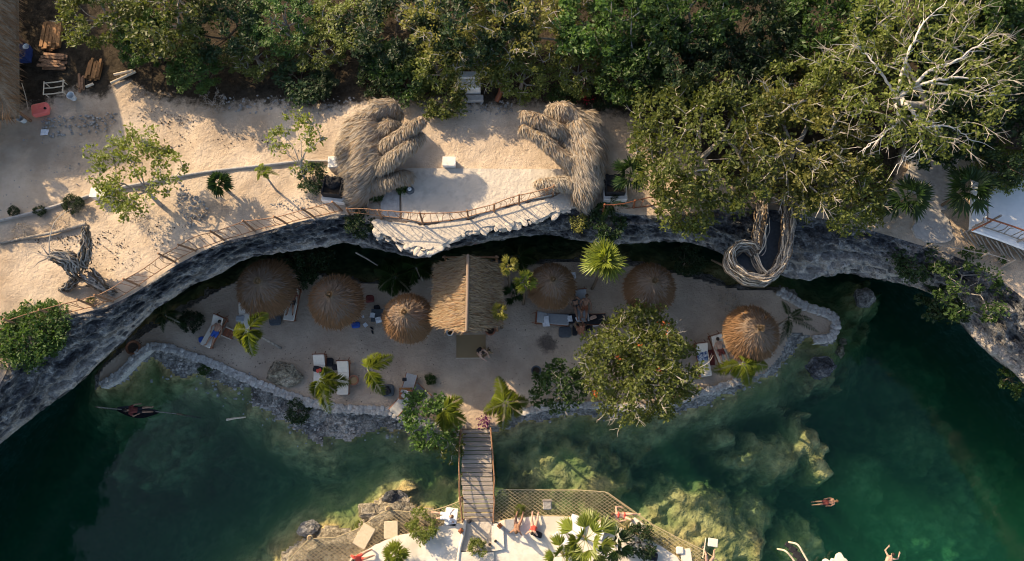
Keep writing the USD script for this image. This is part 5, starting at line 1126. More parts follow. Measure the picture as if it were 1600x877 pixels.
# a bent trunk below the trees right of the block
put('tree_stump', MB().tube(smooth_line(PP([(776, 158, ZP), (783, 140, ZP + 0.5), (778, 120, ZP + 1.0), (772, 112, ZP + 1.5)]), 12), np.linspace(0.16, 0.1, 12), 8), 'wood_red', smooth=60, label='reddish bare tree stump right of the pale concrete block', cat='stump')
# ---------------------------------------------------------------- the hut and the clutter at the far left
def far_hut():
    o = P(-30, 80, ZP + 3.6); o[2] = ZP; th = thing('thatched_roof_hut', 'dark thatched hut at the left edge of the picture', 'hut', o)
    rng = np.random.default_rng(6)
    c = lambda px, py, z: P(px, py, ZP + z) - o
    e1, e2 = c(24, -120, 2.0), c(26, 182, 2.0); r1, r2 = c(-165, -140, 6.4), c(-160, -70, 6.4); w2 = c(-190, 200, 2.0); w1 = c(-330, -130, 2.0)
    for a, b, d, e in ((e1, e2, r2, r1), (e2, w2, r2, r2 + [0.02, 0.02, 0]), (w2, w1, r1, r2)):
        u = np.linspace(0, 1, 14)[:, None, None]; v = np.linspace(0, 1, 10)[None, :, None]
        g = (a * (1 - u) + b * u) * (1 - v) + (e * (1 - u) + d * u) * v if (a is not e2) else (a * (1 - u) + b * u) * (1 - v) + d * v
        und = g - [0, 0, 0.25]
        rf = put('roof_slope', MB().grid(g).grid(und[:, ::-1]), 'straw_under', th, smooth=50)
        n = 3000; uu, vv = rng.uniform(size=(2, n)); co = np.stack([uu * 13, vv * 9])
        p = np.stack([ndimage.map_coordinates(g[..., q], co, order=1) for q in range(3)], 1)
        nm = unit(np.cross(b - a, e - a)); nm = nm if nm[2] > 0 else -nm
        fl = unit((a + b) / 2 - (d + e) / 2)
        put('straw', strands(rng, p, np.repeat(nm[None], n, 0), np.repeat(fl[None], n, 0) + rng.normal(size=(n, 3)) * 0.1, 0.5, 0.05, 0.05, 0.08), 'straw_brown', rf, kind='stuff')
    for q in (c(10, -80, 2.0), c(8, 160, 2.0), c(9, 40, 2.0), c(-150, 170, 2.0)):
        put('post', MB().tube([[q[0], q[1], -0.2], [q[0], q[1], 2.1]], 0.09, 8), 'wood_pole', th, smooth=60)
far_hut()
def boards(label, px, py, rz, n, layers, L, w, look_, name='lumber_stack', cat='lumber'):
    rng = np.random.default_rng(int(px)); th = thing(name, label, cat, P(px, py, ZP), rz=rz)
    for k in range(layers):
        for i in range(n):
            put('board', MB().box(((i - n / 2 + 0.5) * (w + 0.02) + rng.normal() * 0.02, rng.normal() * 0.12, 0.05 + k * 0.075), (w, L * rng.uniform(0.85, 1.05), 0.06), rz=rng.normal() * 0.04, bevel=0.008), look_, th)
    return th
boards('stack of orange-brown planks in the shade near the left edge', 84, 58, 0.05, 5, 4, 1.6, 0.2, 'wood_orange')
boards('heap of short crosswise boards below the orange plank stack', 86, 98, 1.5, 5, 3, 1.3, 0.17, 'wood_pole')
boards('bundle of upright-grained boards beside the sunlit sand at the left', 149, 112, -0.05, 5, 3, 1.1, 0.14, 'wood_orange')
boards('few loose boards between the ladder frame and the bundle of boards', 128, 130, 0.1, 2, 2, 0.9, 0.14, 'wood_pole')
# ladder-like frame of pale poles
o = P(82, 135, ZP + 0.5) * [1, 1, 0] + [0, 0, ZP]; th = thing('drying_rack', 'pale ladder-like frame of poles lying by the coral tub', 'rack', o, rz=0.12)
for y in (-0.36, 0.02, 0.36): put('long_pole', MB().tube([[-0.58, y, 0.35], [0, y - 0.03, 0.37], [0.58, y + 0.02, 0.35]], 0.035, 7), 'wood_pale', th, smooth=60)
for x in (-0.55, 0.52): put('cross_pole', MB().tube([[x, -0.42, 0.4], [x, 0.42, 0.4]], 0.03, 7), 'wood_pale', th, smooth=60)
for x in (-0.5, 0.5):
    for y in (-0.34, 0.34): put('leg', MB().tube([[x, y, -0.02], [x, y, 0.36]], 0.03, 6), 'wood_pale', th)
# coral tub
o = P(63, 171, ZP + 0.25) * [1, 1, 0] + [0, 0, ZP]; th = thing('plastic_canister', 'coral-red plastic canister lying on the shaded sand at the left', 'canister', o, rz=0.25)
b = manifold3d.Manifold.batch_hull([manifold3d.Manifold.sphere(0.12, 20).translate((x, y, z)) for x in (-0.34, 0.3) for y in (-0.24, 0.24) for z in (0.13, 0.27)] + [manifold3d.Manifold.sphere(0.1, 20).translate((0.42, 0, 0.2))])
put('body', b, 'coral_plastic', th, smooth=50); put('cap', MB().lathe([(0.0, 0.36), (0.07, 0.36), (0.07, 0.42), (0.0, 0.43)], (0.34, -0.1, 0.0), 14), 'glass_dark', th); put('handle', MB().tube([[-0.1, 0, 0.38], [-0.08, 0, 0.44], [0.1, 0, 0.44], [0.14, 0, 0.38]], 0.025, 6), 'coral_plastic', th)
for (px, py, lb) in [(113, 152, 'pale plastic bucket right of the coral canister'), (35, 187, 'greyish plastic bucket left of the coral canister')]:
    o = P(px, py, ZP + 0.2) * [1, 1, 0] + [0, 0, ZP]; th = thing('bucket', lb, 'bucket', o)
    put('body', MB().lathe([(0.0, 0.02), (0.15, 0.02), (0.2, 0.4), (0.215, 0.4), (0.19, 0.38), (0.14, 0.05), (0.0, 0.05)], n=20), 'bucket_plastic', th, smooth=35)
    put('handle', MB().tube(smooth_line([[-0.2, 0, 0.38], [-0.12, 0.2, 0.4], [0.12, 0.2, 0.4], [0.2, 0, 0.38]], 10), 0.01, 5), 'white_paint', th)
o = P(30, 82, ZP + 0.4) * [1, 1, 0] + [0, 0, ZP]; th = thing('covered_crate', 'dark blue tarpaulin over a crate beside the far-left hut', 'crate', o, rz=0.05)
tb = trimesh.creation.box(extents=(1.0, 0.9, 0.6)).subdivide().subdivide().subdivide(); tb.vertices += (fbm(tb.vertices * 4, 3, 5) - 0.5)[:, None] * [0.12, 0.12, 0.16]; tb.apply_translation((0, 0, 0.3)); put('tarpaulin', tb, 'tarp_blue', th, smooth=50)
put('crate', MB().box((0, 0, 0.2), (0.85, 0.75, 0.4)), 'wood_grey', th)
o = P(42, 74, ZP + 0.65); put('white_bowl', MB().lathe([(0.0, 0.0), (0.1, 0.01), (0.17, 0.1), (0.175, 0.1), (0.1, -0.01), (0.0, -0.02)], o, 18), 'porcelain', smooth=40, label='small white bowl on the blue tarpaulin', cat='bowl')
put('thin_pole', MB().tube([P(34, 130, ZP + 0.1), P(40, 150, ZP + 0.12), P(44, 172, ZP + 0.08)], 0.022, 6), 'wood_pale', label='thin pale pole lying between the far-left hut and the coral canister', cat='pole')
for (a, b, lb) in [((178, 117), (208, 110), 'upper of the two pale pipes lying at the shadow\'s edge'), ((173, 130), (212, 112), 'lower of the two pale pipes lying at the shadow\'s edge'), ((134, 136), (146, 131), 'short pale pipe end beside the bundle of boards')]:
    p, q = P(*a, ZP + 0.16), P(*b, ZP + 0.1); put('pipe', MB().tube([p, (p + q) / 2, q], 0.075, 12), 'wood_pale', smooth=50, label=lb, cat='pipe')
mb = MB(); g = np.array([[[x, y, 0.04 + 0.08 * noise(np.array([[x * 6, y * 6, 1.0]]), 3)[0]] for x in np.linspace(-0.22, 0.22, 9)] for y in np.linspace(-0.18, 0.18, 8)]); v = MB().grid(g[:, ::-1]).arrays()
put('white_rag', (v[0] + P(71, 208, ZP + 0.02), v[1]), 'cloth_white', smooth=True, label='crumpled white rag on the shaded sand below the coral canister', cat='rag')

# driftwood sculpture
def sculpture():
    o = P(130, 425, ZP); th = thing('driftwood_sculpture', 'twisted driftwood sculpture of bundled branches standing on the sand at the left', 'sculpture', o); rng = np.random.default_rng(14)
    c = lambda px, py, z: P(px, py, ZP + z) - o
    arms = [('neck', [c(128, 425, 0.6), c(112, 410, 1.2), c(92, 402, 1.6), c(76, 402, 1.7)], 0.55, 110, ('bark_grey', 'bark_brown', 'driftwood', 'bark_brown')),
            ('raised_arm', [c(128, 420, 0.8), c(134, 398, 1.2), c(135, 375, 1.5), c(136, 352, 1.7)], 0.32, 56, ('bark_brown', 'driftwood')),
            ('leg', [c(128, 425, 0.6), c(115, 440, 0.4), c(104, 450, 0.1), c(90, 456, 0.0)], 0.26, 36, ('driftwood', 'bark_brown')),
            ('tail', [c(130, 425, 0.7), c(150, 440, 0.6), c(165, 452, 0.3), c(182, 460, 0.05)], 0.40, 60, ('bark_brown', 'bark_grey', 'driftwood'))]
    for nm, ln, r, k, lks in arms:
        line = smooth_line(ln, 24); t = unit(np.gradient(line, axis=0)); a = unit(np.cross(t, [0, 0, 1.0])); b = np.cross(t, a)
        prof = r * (1.0 - 0.6 * np.linspace(0, 1, 24) ** 1.2)
        for q in range(k):
            ph = rng.uniform(0, 6.3); tw = rng.uniform(-2.5, 2.5); s0, s1 = rng.uniform(0, 0.35), rng.uniform(0.65, 1.0)
            kk = np.linspace(s0 * 23, s1 * 23, 10); rr = np.interp(kk, np.arange(24), prof) * rng.uniform(0.45, 1.1)
            an = ph + tw * kk / 23
            g = lambda z: np.stack([np.interp(kk, np.arange(24), z[:, e]) for e in range(3)], 1)
            p = g(line) + g(a) * (rr * np.cos(an))[:, None] + g(b) * (rr * np.sin(an))[:, None] + rng.normal(size=(10, 3)) * 0.05
            put('branch', MB().tube(smooth_line(p, 12), rng.uniform(0.02, 0.05), 5), lks[q % len(lks)], th, smooth=60)
    for tip in ([c(60, 410, 1.9), c(52, 418, 2.0)], [c(70, 392, 2.0), c(62, 380, 2.1)], [c(58, 396, 1.8), c(42, 392, 1.8)]):
        put('spike', MB().tube([c(78, 402, 1.7)] + tip, [0.04, 0.025, 0.008], 5), 'driftwood', th)
    put('feeler', MB().tube(smooth_line([c(78, 398, 1.9), c(77, 378, 2.3), c(84, 350, 2.5), (c(98, 334, 2.4)), c(112, 326, 2.2)], 16), np.linspace(0.03, 0.012, 16), 5), 'bark_pale', th)
sculpture()
put('log', MB().tube(smooth_line(PP([(0, 380), (40, 372), (90, 362), (134, 350)], ZP + 0.12), 20), np.linspace(0.06, 0.1, 20) , 7), 'driftwood', smooth=60, label='long grey branch lying behind the driftwood sculpture', cat='log')
for (a, b, lb) in [((313, 340), (325, 331), 'short stick lying on the sand below the lone sand tree'), ((556, 395), (590, 415), 'pale dead branch hanging from the cliff lip below the dark bush')]:
    z = ZP if a[0] < 500 else 3.6; p, q = P(*a, z + 0.05), P(*b, z + (0.05 if a[0] < 500 else -1.5)); put('stick', MB().tube([p, (p + q) / 2 + [0, 0.02, 0.05], q], [0.05, 0.045, 0.03], 6), 'driftwood', label=lb, cat='stick')

# ---------------------------------------------------------------- furniture
def lounger_kind(name, pad, towel=None, raised=0.55):
    k = kind_of(name)
    for x in (-0.31, 0.31): put('side_rail', MB().box((x, 0, 0.27), (0.05, 1.9, 0.09), bevel=0.012), 'wood_red', k)
    for y in (-0.92, 0.9): put('cross_rail', MB().box((0, y, 0.27), (0.57, 0.05, 0.08), bevel=0.01), 'wood_red', k)
    for x in (-0.29, 0.29):
        for y in (-0.85, 0.82): put('leg', MB().box((x, y, 0.1), (0.055, 0.06, 0.26), bevel=0.008), 'wood_red', k)
    put('seat_pad', MB().box((0, -0.33, 0.375), (0.62, 1.24, 0.1), bevel=0.035), pad, k, smooth=40)
    a = math.radians(35) * raised / 0.55
    put('back_pad', MB().box((0, 0.29 + 0.33 * math.cos(a), 0.375 + 0.33 * math.sin(a)), (0.62, 0.68, 0.1), rx=a, bevel=0.035), pad, k, smooth=40)
    top = np.array([0, 0.29 + 0.7 * math.cos(a), 0.33 + 0.7 * math.sin(a)])
    put('head_bar', MB().tube([top + [-0.34, 0, 0], top + [0.34, 0, 0]], 0.03, 7), 'wood_red', k)
    for x in (-0.27, 0.27): put('back_stay', MB().tube([top + [x, -0.1, -0.06], [x, 1.1, 0.25]], 0.02, 6), 'wood_red', k)
    return k
LC, LG, LF = lounger_kind('lounger_cream', 'canvas_cream'), lounger_kind('lounger_grey', 'canvas_grey'), lounger_kind('lounger_flat', 'canvas_cream', raised=0.08)
LGR = 'sunbeds on the island'
for kd, px, py, rz, lb in [(LC, 500, 580, 0.03, 'left of the two cream sunbeds side by side'), (LC, 537, 590, 0.02, 'right of the two cream sunbeds side by side'), (LC, 335, 518, -0.42, 'white sunbed with a man in blue shorts on it'),
                           (LF, 383, 498, 0.1, 'white sunbed half hidden under the leftmost parasol, a grey cushion at its foot'), (LC, 457, 476, -0.12, 'sunbed between the two left parasols with someone lying on it'), (LC, 1098, 562, 0.12, 'sunbed covered with a patterned blue towel'),
                           (LC, 1124, 548, 0.3, 'sunbed with a sunbather beside the rightmost parasol'), (LG, 909, 478, 0.1, 'dark sunbed with two people behind the low dark table'), (LG, 862, 499, 1.5, 'dark sunbed with a white towel below the parasol right of the hut')]:
    c = P(px, py, 0.3); copy(kd, 'sunbed', lb, 'sunbed', (c[0], c[1], 0.03), rz, 1.08, LGR)
def cushion(label, px, py, z, size, lk, rz=0.0, name='cushion', cat='cushion', bump_=0.03):
    m = trimesh.creation.box(extents=size)
    for _ in range(4): m = m.subdivide()
    q = m.vertices / (np.array(size) / 2); r = np.abs(q).max(1)
    m.vertices *= (1 - 0.16 * (np.abs(q[:, [0]]) ** 4 * np.abs(q[:, [1]]) ** 4)) * [1, 1, 1]
    m.vertices[:, 2] *= 1 - 0.5 * np.maximum(np.abs(q[:, 0]), np.abs(q[:, 1])) ** 6
    m.vertices += (fbm(m.vertices * 5 + px, 3, 4) - 0.5)[:, None] * bump_ * 2
    m.vertices = rotz(m.vertices, rz); c = P(px, py, z)
    return put(name, (np.array(m.vertices) + c, np.array(m.faces)), lk, smooth=True, label=label, cat=cat)
def cloth(label, px, py, z, w, d, lk, rz=0.0, name='towel', cat='towel', amp=0.05, seed=1):
    g = np.array([[[x, y, 0] for x in np.linspace(-w / 2, w / 2, 16)] for y in np.linspace(-d / 2, d / 2, 16)])
    g[..., 2] = (fbm(g * 4 + seed, 3, seed) - 0.4) * amp * 2; g[..., :2] += (np.stack([fbm(g * 2 + seed, 3, 7), fbm(g * 2 + seed, 3, 8)], -1) - 0.5) * 0.12
    g = rotz(g, rz) + P(px, py, z); low = g - [0, 0, 0.02]
    return put(name, MB().grid(g).grid(low[:, ::-1]), lk, smooth=60, label=label, cat=cat)
cushion('slate-blue square cushion below the leftmost parasol', 430, 500, 0.12, (0.72, 0.68, 0.2), 'cloth_slate', 0.05)
cushion('round grey cushion at the foot of the half-hidden sunbed', 375, 498, 0.52, (0.5, 0.4, 0.12), 'canvas_grey')
cushion('dark bag between the two cream sunbeds, nearer the top', 515, 566, 0.15, (0.42, 0.5, 0.28), 'cloth_dark', name='bag', cat='bag'); cushion('second dark bag touching the right cream sunbed', 524, 574, 0.12, (0.34, 0.34, 0.24), 'cloth_dark', name='bag', cat='bag')
cushion('black bag with a red patch on the left cream sunbed', 497, 577, 0.52, (0.6, 0.36, 0.2), 'cloth_dark', -0.2, name='bag', cat='bag'); cushion('red cloth bundled on the black bag of the left cream sunbed', 498, 579, 0.66, (0.3, 0.22, 0.12), 'cloth_red', 0.3, name='red_cloth', cat='cloth')
def pot(label, px, py, zb, r, h, lk, name='clay_pot', fill='soil'):
    o = P(px, py, zb + h) * [1, 1, 0] + [0, 0, zb]; th = thing(name, label, 'pot', o)
    put('body', MB().lathe([(0.02, 0.0), (r * 0.7, 0.0), (r, h * 0.55), (r * 0.92, h * 0.9), (r, h), (r * 0.86, h), (r * 0.8, h * 0.8), (r * 0.6, h * 0.7), (0.02, h * 0.7)], n=24), lk, th, smooth=40)
    put('filling', MB().lathe([(r * 0.8, h * 0.74), (r * 0.4, h * 0.78), (0.01, h * 0.78)], n=18), fill, th)
pot('round orange clay pot against the right cream sunbed', 552, 594, 0.03, 0.3, 0.4, 'terracotta', fill='jute')
pot('terracotta pot with a dark mouth at the hut\'s lower right corner', 766, 515, 0.03, 0.33, 0.45, 'terracotta'); pot('white bowl-shaped pot at the hut\'s lower left corner', 703, 519, 0.03, 0.22, 0.3, 'porcelain')
pot('dark round pot on the sand above the leafy shore tree', 838, 579, 0.03, 0.3, 0.5, 'cloth_slate'); pot('rust-brown fire bowl on the jetty at the island\'s far left', 207, 543, 0.0, 0.44, 0.25, 'rust', name='fire_bowl')
th = thing('lounge_mat', 'brown woven mat in front of the thatched hut', 'mat', P(736, 541, 0.05)); put('weave', MB().box((0, 0, 0.0), (1.78, 1.42, 0.03), rz=0.01), 'jute', th)
for s in (-1, 1): put('border', MB().box((0, s * 0.735, 0.002), (1.8, 0.05, 0.034), rz=0.01), 'wood_pale', th)
cloth('white towel hanging by the hut\'s lower right corner', 762, 503, 0.9, 0.5, 0.32, 'canvas_cream', 0.5); cloth('small grey cloth right of the hut\'s lower right corner', 776, 506, 0.3, 0.22, 0.25, 'cloth_slate', 0.1)
# low table and seats right of the second parasol
th = thing('low_table', 'low dark glass table with things on it between the second and third parasol', 'table', P(589, 493, 0.4) * [1, 1, 0]); put('top', MB().box((0, 0, 0.4), (0.72, 0.8, 0.05), bevel=0.015), 'cloth_slate', th)
for x in (-0.3, 0.3):
    for y in (-0.33, 0.33): put('leg', MB().box((x, y, 0.19), (0.05, 0.05, 0.4)), 'wood_red', th)
cloth('white cloth on the right side of the low dark table', 591, 500, 0.5, 0.34, 0.36, 'cloth_white', 0.3, 'napkin', 'cloth', 0.08, 3); cloth('white paper on the left side of the low dark table', 582, 493, 0.48, 0.28, 0.3, 'cloth_white', -0.1, 'paper', 'paper', 0.03, 5)
cloth('white paper lying on the sand left of the low dark table', 571, 508, 0.06, 0.22, 0.26, 'cloth_white', 0.7, 'paper', 'paper', 0.04, 6); cloth('small white scrap on the sand below the second parasol', 567, 495, 0.06, 0.16, 0.16, 'cloth_white', 0.2, 'paper', 'paper', 0.04, 9)
cushion('blue bag on the sand right of the second parasol', 556, 508, 0.15, (0.5, 0.36, 0.26), 'cloth_blue', 0.1, name='bag', cat='bag')
cushion('dark backpack above the low dark table', 589, 481, 0.2, (0.34, 0.3, 0.4), 'cloth_dark', 0.2, name='backpack', cat='bag'); cushion('black chair cushion right of the second parasol\'s rim', 578, 467, 0.3, (0.5, 0.45, 0.2), 'cloth_maroon', 0.1)
for i, (px, py, lb) in enumerate([(581, 513, 'upper flip-flop of the pair below the low dark table'), (582, 519, 'lower flip-flop of the pair below the low dark table')]):
    m = trimesh.creation.extrude_polygon(shapely.Point(0, 0).buffer(1.0), 0.03); m.vertices *= [0.055, 0.14, 1]; m.vertices = rotz(m.vertices, 0.9 - i * 0.5); m.apply_translation([0, 0, 0]); p = P(px, py, 0.05)
    th = thing('flip_flop', lb, 'flip-flop', p, group='flip-flops'); put('sole', m, 'cloth_dark', th); put('strap', MB().tube(smooth_line([[-0.05, 0.0, 0.02], [0, 0.06, 0.06], [0.05, 0.0, 0.02]], 7), 0.01, 5), 'glass_dark', th)
th = thing('side_table', 'small wooden side table next to the man in blue shorts', 'table', P(357, 521, 0.35) * [1, 1, 0], rz=-0.4)
for i in range(4): put('slat', MB().box((-0.24 + i * 0.16, 0, 0.36), (0.14, 0.5, 0.03), bevel=0.006), 'wood_red', th)
put('edge_strip', MB().box((0, 0.28, 0.37), (0.66, 0.06, 0.05)), 'wood_pale', th); put('edge_strip', MB().box((0, -0.28, 0.37), (0.66, 0.06, 0.05)), 'wood_pale', th)
for x in (-0.26, 0.26):
    for y in (-0.2, 0.2): put('leg', MB().box((x, y, 0.17), (0.045, 0.045, 0.35)), 'wood_red', th)
cushion('blue towel bundle at the foot of the man in blue shorts', 315, 531, 0.1, (0.32, 0.36, 0.18), 'cloth_blue', 0.3, name='towel', cat='towel')
# coffee table set left of the bridge
def tbl(label, px, py, rz=0.0):
    th = thing('coffee_table', label, 'table', P(px, py, 0.42) * [1, 1, 0], rz=rz)
    for i in range(5): put('slat', MB().box((0, -0.28 + i * 0.14, 0.42), (0.78, 0.125, 0.03), bevel=0.006), 'wood_red' if 0 < i < 4 else 'wood_orange', th)
    for x in (-0.33, 0.33):
        for y in (-0.27, 0.27): put('leg', MB().box((x, y, 0.2), (0.06, 0.06, 0.42)), 'wood_red', th)
tbl('dark slatted coffee table with a white plate, left of the bridge', 634, 615, 0.04)
p = P(634, 614, 0.45); put('plate', MB().lathe([(0.0, 0.0), (0.09, 0.0), (0.14, 0.025), (0.145, 0.02), (0.09, -0.01), (0.0, -0.01)], p, 20), 'porcelain', smooth=40, label='white plate on the slatted coffee table', cat='plate')
def sling_chair(label, px, py, rz, lk):
    th = thing('lounge_chair', label, 'chair', P(px, py, 0.35) * [1, 1, 0], rz=rz)
    g = np.array([[[x, y, 0.30 + 0.10 * (y / 0.6) ** 2 * (2.6 if y > 0 else 0.4)] for x in np.linspace(-0.32, 0.32, 6)] for y in np.linspace(-0.6, 0.6, 12)])
    put('seat', MB().grid(g).grid((g - [0, 0, 0.05])[:, ::-1]), lk, th, smooth=50)
    for x in (-0.34, 0.34):
        put('side_bar', MB().tube(np.array([[x, y, 0.28 + 0.10 * (y / 0.6) ** 2 * (2.6 if y > 0 else 0.4)] for y in np.linspace(-0.62, 0.62, 10)]), 0.025, 6), 'wood_red', th, smooth=60)
        for y in (-0.45, 0.35): put('leg', MB().tube([[x, y, 0], [x, y, 0.3]], 0.024, 6), 'wood_red', th)
    return th
sling_chair('grey lounge chair lower left of the slatted coffee table', 625, 633, -0.7, 'canvas_grey'); sling_chair('grey lounge chair right of the slatted coffee table, partly under leaves', 658, 616, -2.3, 'cloth_slate'); sling_chair('grey lounge chair above the slatted coffee table', 639, 600, -3.4, 'canvas_grey')
cushion('dark square pouf behind the sickle-shaped palm', 606, 610, 0.2, (0.75, 0.7, 0.4), 'cloth_slate', 0.05, name='pouf', cat='pouf'); cushion('black round cushion on the dark pouf', 603, 611, 0.5, (0.5, 0.5, 0.2), 'cloth_dark', 0.5)
th = thing('lantern', 'small black lantern on the sand above the slatted coffee table', 'lantern', P(632, 593, 0.3) * [1, 1, 0]); put('body', MB().box((0, 0, 0.15), (0.2, 0.16, 0.3), bevel=0.02), 'cloth_dark', th); put('cap', MB().box((0, 0, 0.32), (0.26, 0.2, 0.05), bevel=0.02), 'glass_dark', th); put('hook', MB().tube([[-0.05, 0, 0.34], [0, 0, 0.4], [0.05, 0, 0.34]], 0.012, 5), 'glass_dark', th)
# dark seating group
th = thing('dark_table', 'long low dark table of the seating group right of the hut', 'table', P(895, 498, 0.4) * [1, 1, 0]); put('top', MB().box((0, 0, 0.4), (1.9, 0.6, 0.06), bevel=0.015), 'cloth_dark', th)
for x in (-0.85, 0.85):
    for y in (-0.22, 0.22): put('leg', MB().box((x, y, 0.19), (0.06, 0.06, 0.4)), 'wood_red', th)
cloth('white towel on the dark sunbed below the parasol right of the hut', 853, 502, 0.6, 0.4, 0.62, 'cloth_white', 0.1, seed=11); cloth('white cloth on the left half of the dark table', 890, 498, 0.48, 0.36, 0.36, 'cloth_white', 0.1, 'napkin', 'cloth', 0.05, 12); cloth('small white cloth at the middle of the dark table', 902, 499, 0.48, 0.2, 0.3, 'cloth_white', 0.4, 'napkin', 'cloth', 0.05, 13)
cushion('flat slate-blue cushion below the dark table', 883, 519, 0.12, (0.76, 0.66, 0.18), 'cloth_slate', 0.02); cushion('dark narrow cushion beside the slate-blue cushion', 898, 517, 0.12, (0.3, 0.6, 0.16), 'cloth_dark', 0.05)
sling_chair('dark chair with a pale pink bag at the right end of the dark table', 931, 499, 1.6, 'cloth_dark'); cushion('pale pink bag on the dark chair', 927, 496, 0.55, (0.42, 0.22, 0.14), 'skin', 0.4, name='bag', cat='bag'); cloth('white cloth by the legs of the dark chair', 931, 507, 0.3, 0.34, 0.16, 'cloth_white', 0.2, 'napkin', 'cloth', 0.05, 15)
cushion('black bag between the dark chair and the crouching person', 921, 513, 0.15, (0.4, 0.34, 0.24), 'cloth_dark', 0.2, name='bag', cat='bag')
p = P(902, 508, 0.5); th = thing('sun_hat', 'pale straw sun hat on the edge of the dark table', 'hat', p); put('brim', MB().lathe([(0.1, 0.0), (0.21, -0.01), (0.21, 0.0), (0.1, 0.012)], n=20), 'jute', th); put('crown', MB().lathe([(0.1, 0.0), (0.095, 0.09), (0.0, 0.1)], n=16), 'cloth_dark', th, smooth=50)
p = P(899, 466, 0.6); cloth('white towel above the couple on the dark sunbed', 896, 430, 0.4, 0.25, 0.4, 'cloth_white', 0.1, seed=19)
cloth('blue and white patterned towel on the sunbed right of the orange-flowering tree', 1097, 552, 0.58, 0.66, 0.95, 'cloth_print', 0.12, seed=21); cloth('dark rug between the two right sunbeds', 1111, 558, 0.06, 0.34, 1.0, 'cloth_maroon', 0.1, 'rug', 'rug', 0.02, 23)
th = thing('folded_parasol_pole', 'thin pale pole lying beside the almost black bush', 'pole', P(288, 507, 0.08)); put('pole', MB().tube([[-0.5, 0.3, 0], [0, 0, 0.03], [0.42, -0.28, 0]], 0.04, 7), 'wood_pale', th)
cushion('blue bottle-shaped bag by the almost black bush', 285, 500, 0.12, (0.2, 0.2, 0.2), 'cloth_blue', name='bag', cat='bag')
# ---------------------------------------------------------------- the lower terraces, nets and water things
ZT = 0.22
lt = thing('lower_terrace', 'white plaster terrace at the bottom, left of the footbridge', 'terrace')
put('floor', slab(PP([(530, 905), (548, 872), (574, 858), (605, 843), (626, 836), (650, 832), (690, 822), (722, 818), (727, 820), (722, 845), (716, 905)], ZT), ZT, 0.9, 0.12, 3), 'plaster', lt)
put('kerb', MB().tube(smooth_line(PP([(727, 812), (724, 835), (718, 858), (713, 900)], ZT + 0.1), 12), 0.09, 8), 'plaster', lt, smooth=60)
rt = thing('lower_terrace', 'white plaster terrace at the bottom, right of the footbridge', 'terrace')
put('floor', slab(PP([(770, 818), (800, 811), (840, 806), (885, 808), (925, 812), (960, 822), (1000, 838), (1030, 852), (1058, 870), (1080, 905), (772, 905)], ZT), ZT, 0.9, 0.12, 4), 'plaster', rt)
put('step', slab(PP([(768, 822), (786, 822), (788, 858), (768, 862)], ZT + 0.14), ZT + 0.14, 0.3), 'plaster', rt)
ld = thing('bridge_landing', 'pale landing between the two lower terraces at the foot of the footbridge', 'landing')
put('floor', slab(PP([(728, 815), (769, 815), (772, 862), (720, 862)], ZT - 0.03), ZT - 0.03, 0.6), 'deck_plaster', ld); put('step', slab(PP([(720, 863), (772, 863), (772, 905), (712, 905)], ZT + 0.1), ZT + 0.1, 0.6), 'plaster', ld)
for (px, py, zt, lb) in [(720, 830, 0.75, 'short wooden post with a pyramid cap left of the bridge foot'), (781, 822, 0.75, 'short wooden post with a pyramid cap right of the bridge foot'), (733, 815, 1.1, 'dark round-topped post at the left foot of the footbridge'), (774, 846, 0.7, 'small brown peg post on the step right of the bridge landing'), (765, 851, 0.5, 'lower brown peg post on the bridge landing')]:
    c = P(px, py, zt); th = thing('wooden_post', lb, 'post', (c[0], c[1], ZT)); h = zt - ZT; r = 0.13 if 'pyramid' in lb else (0.11 if 'round' in lb else 0.07)
    if 'pyramid' in lb:
        put('shaft', MB().box((0, 0, h / 2 - 0.05), (r * 1.5, r * 1.5, h), rz=0.6, bevel=0.01), 'bark_brown', th); put('cap', MB().lathe([(r * 1.35, h - 0.06), (r * 1.35, h), (0.0, h + 0.16)], n=4), 'wood_red', th)
    else:
        put('shaft', MB().tube([[0, 0, -0.2], [0, 0, h / 2], [0, 0, h]], r, 10), 'bark_brown', th, smooth=60); put('cap', MB().lathe([(r * 1.05, h - 0.03), (r * 1.05, h + 0.01), (r * 0.5, h + 0.05), (0.0, h + 0.06)], n=12), 'cloth_dark', th)
def net(label, poly, zc, seed, spacing=0.16, sag=0.25):
    q = PP(poly, zc); g = shapely.Polygon(q[:, :2]).buffer(0); o = q.mean(0); th = thing('rope_net', label, 'net', o)
    put('border_rope', MB().tube(np.vstack([resample(np.vstack([q, q[:1]]), 120)]) - o, 0.026, 6), 'rope', th, smooth=60)
    mb = MB(); b = g.bounds; R = 30
    edge_ = g.boundary
    for ang in (0.55, -0.6):
        d = np.array([math.cos(ang), math.sin(ang)]); nn = np.array([-d[1], d[0]]); cc = np.array([(b[0] + b[2]) / 2, (b[1] + b[3]) / 2])
        for s in np.arange(-14, 14, spacing):
            ln = shapely.LineString([cc + nn * s - d * R, cc + nn * s + d * R]).intersection(g)
            for part in getattr(ln, 'geoms', [ln]):
                if part.is_empty or part.length < 0.15: continue
                p = resample(np.array(part.coords), max(3, int(part.length / 0.5)))
                ds = np.array([edge_.distance(shapely.Point(*a)) for a in p]); z = -sag * np.clip(ds / 1.4, 0, 1) ** 1.2
                mb.tube(np.concatenate([p, (zc + z)[:, None]], 1) - o, 0.019, 3, cap=False)
    put('mesh', mb, 'rope', th, kind='stuff'); return th
net('rope net stretched over the shallows left of the footbridge', [(446, 880), (483, 842), (503, 841), (525, 840), (558, 827), (590, 805), (606, 797), (640, 800), (671, 799), (696, 792), (722, 782), (722, 818), (690, 823), (650, 833), (626, 837), (605, 844), (574, 860), (550, 880)], 0.12, 1)
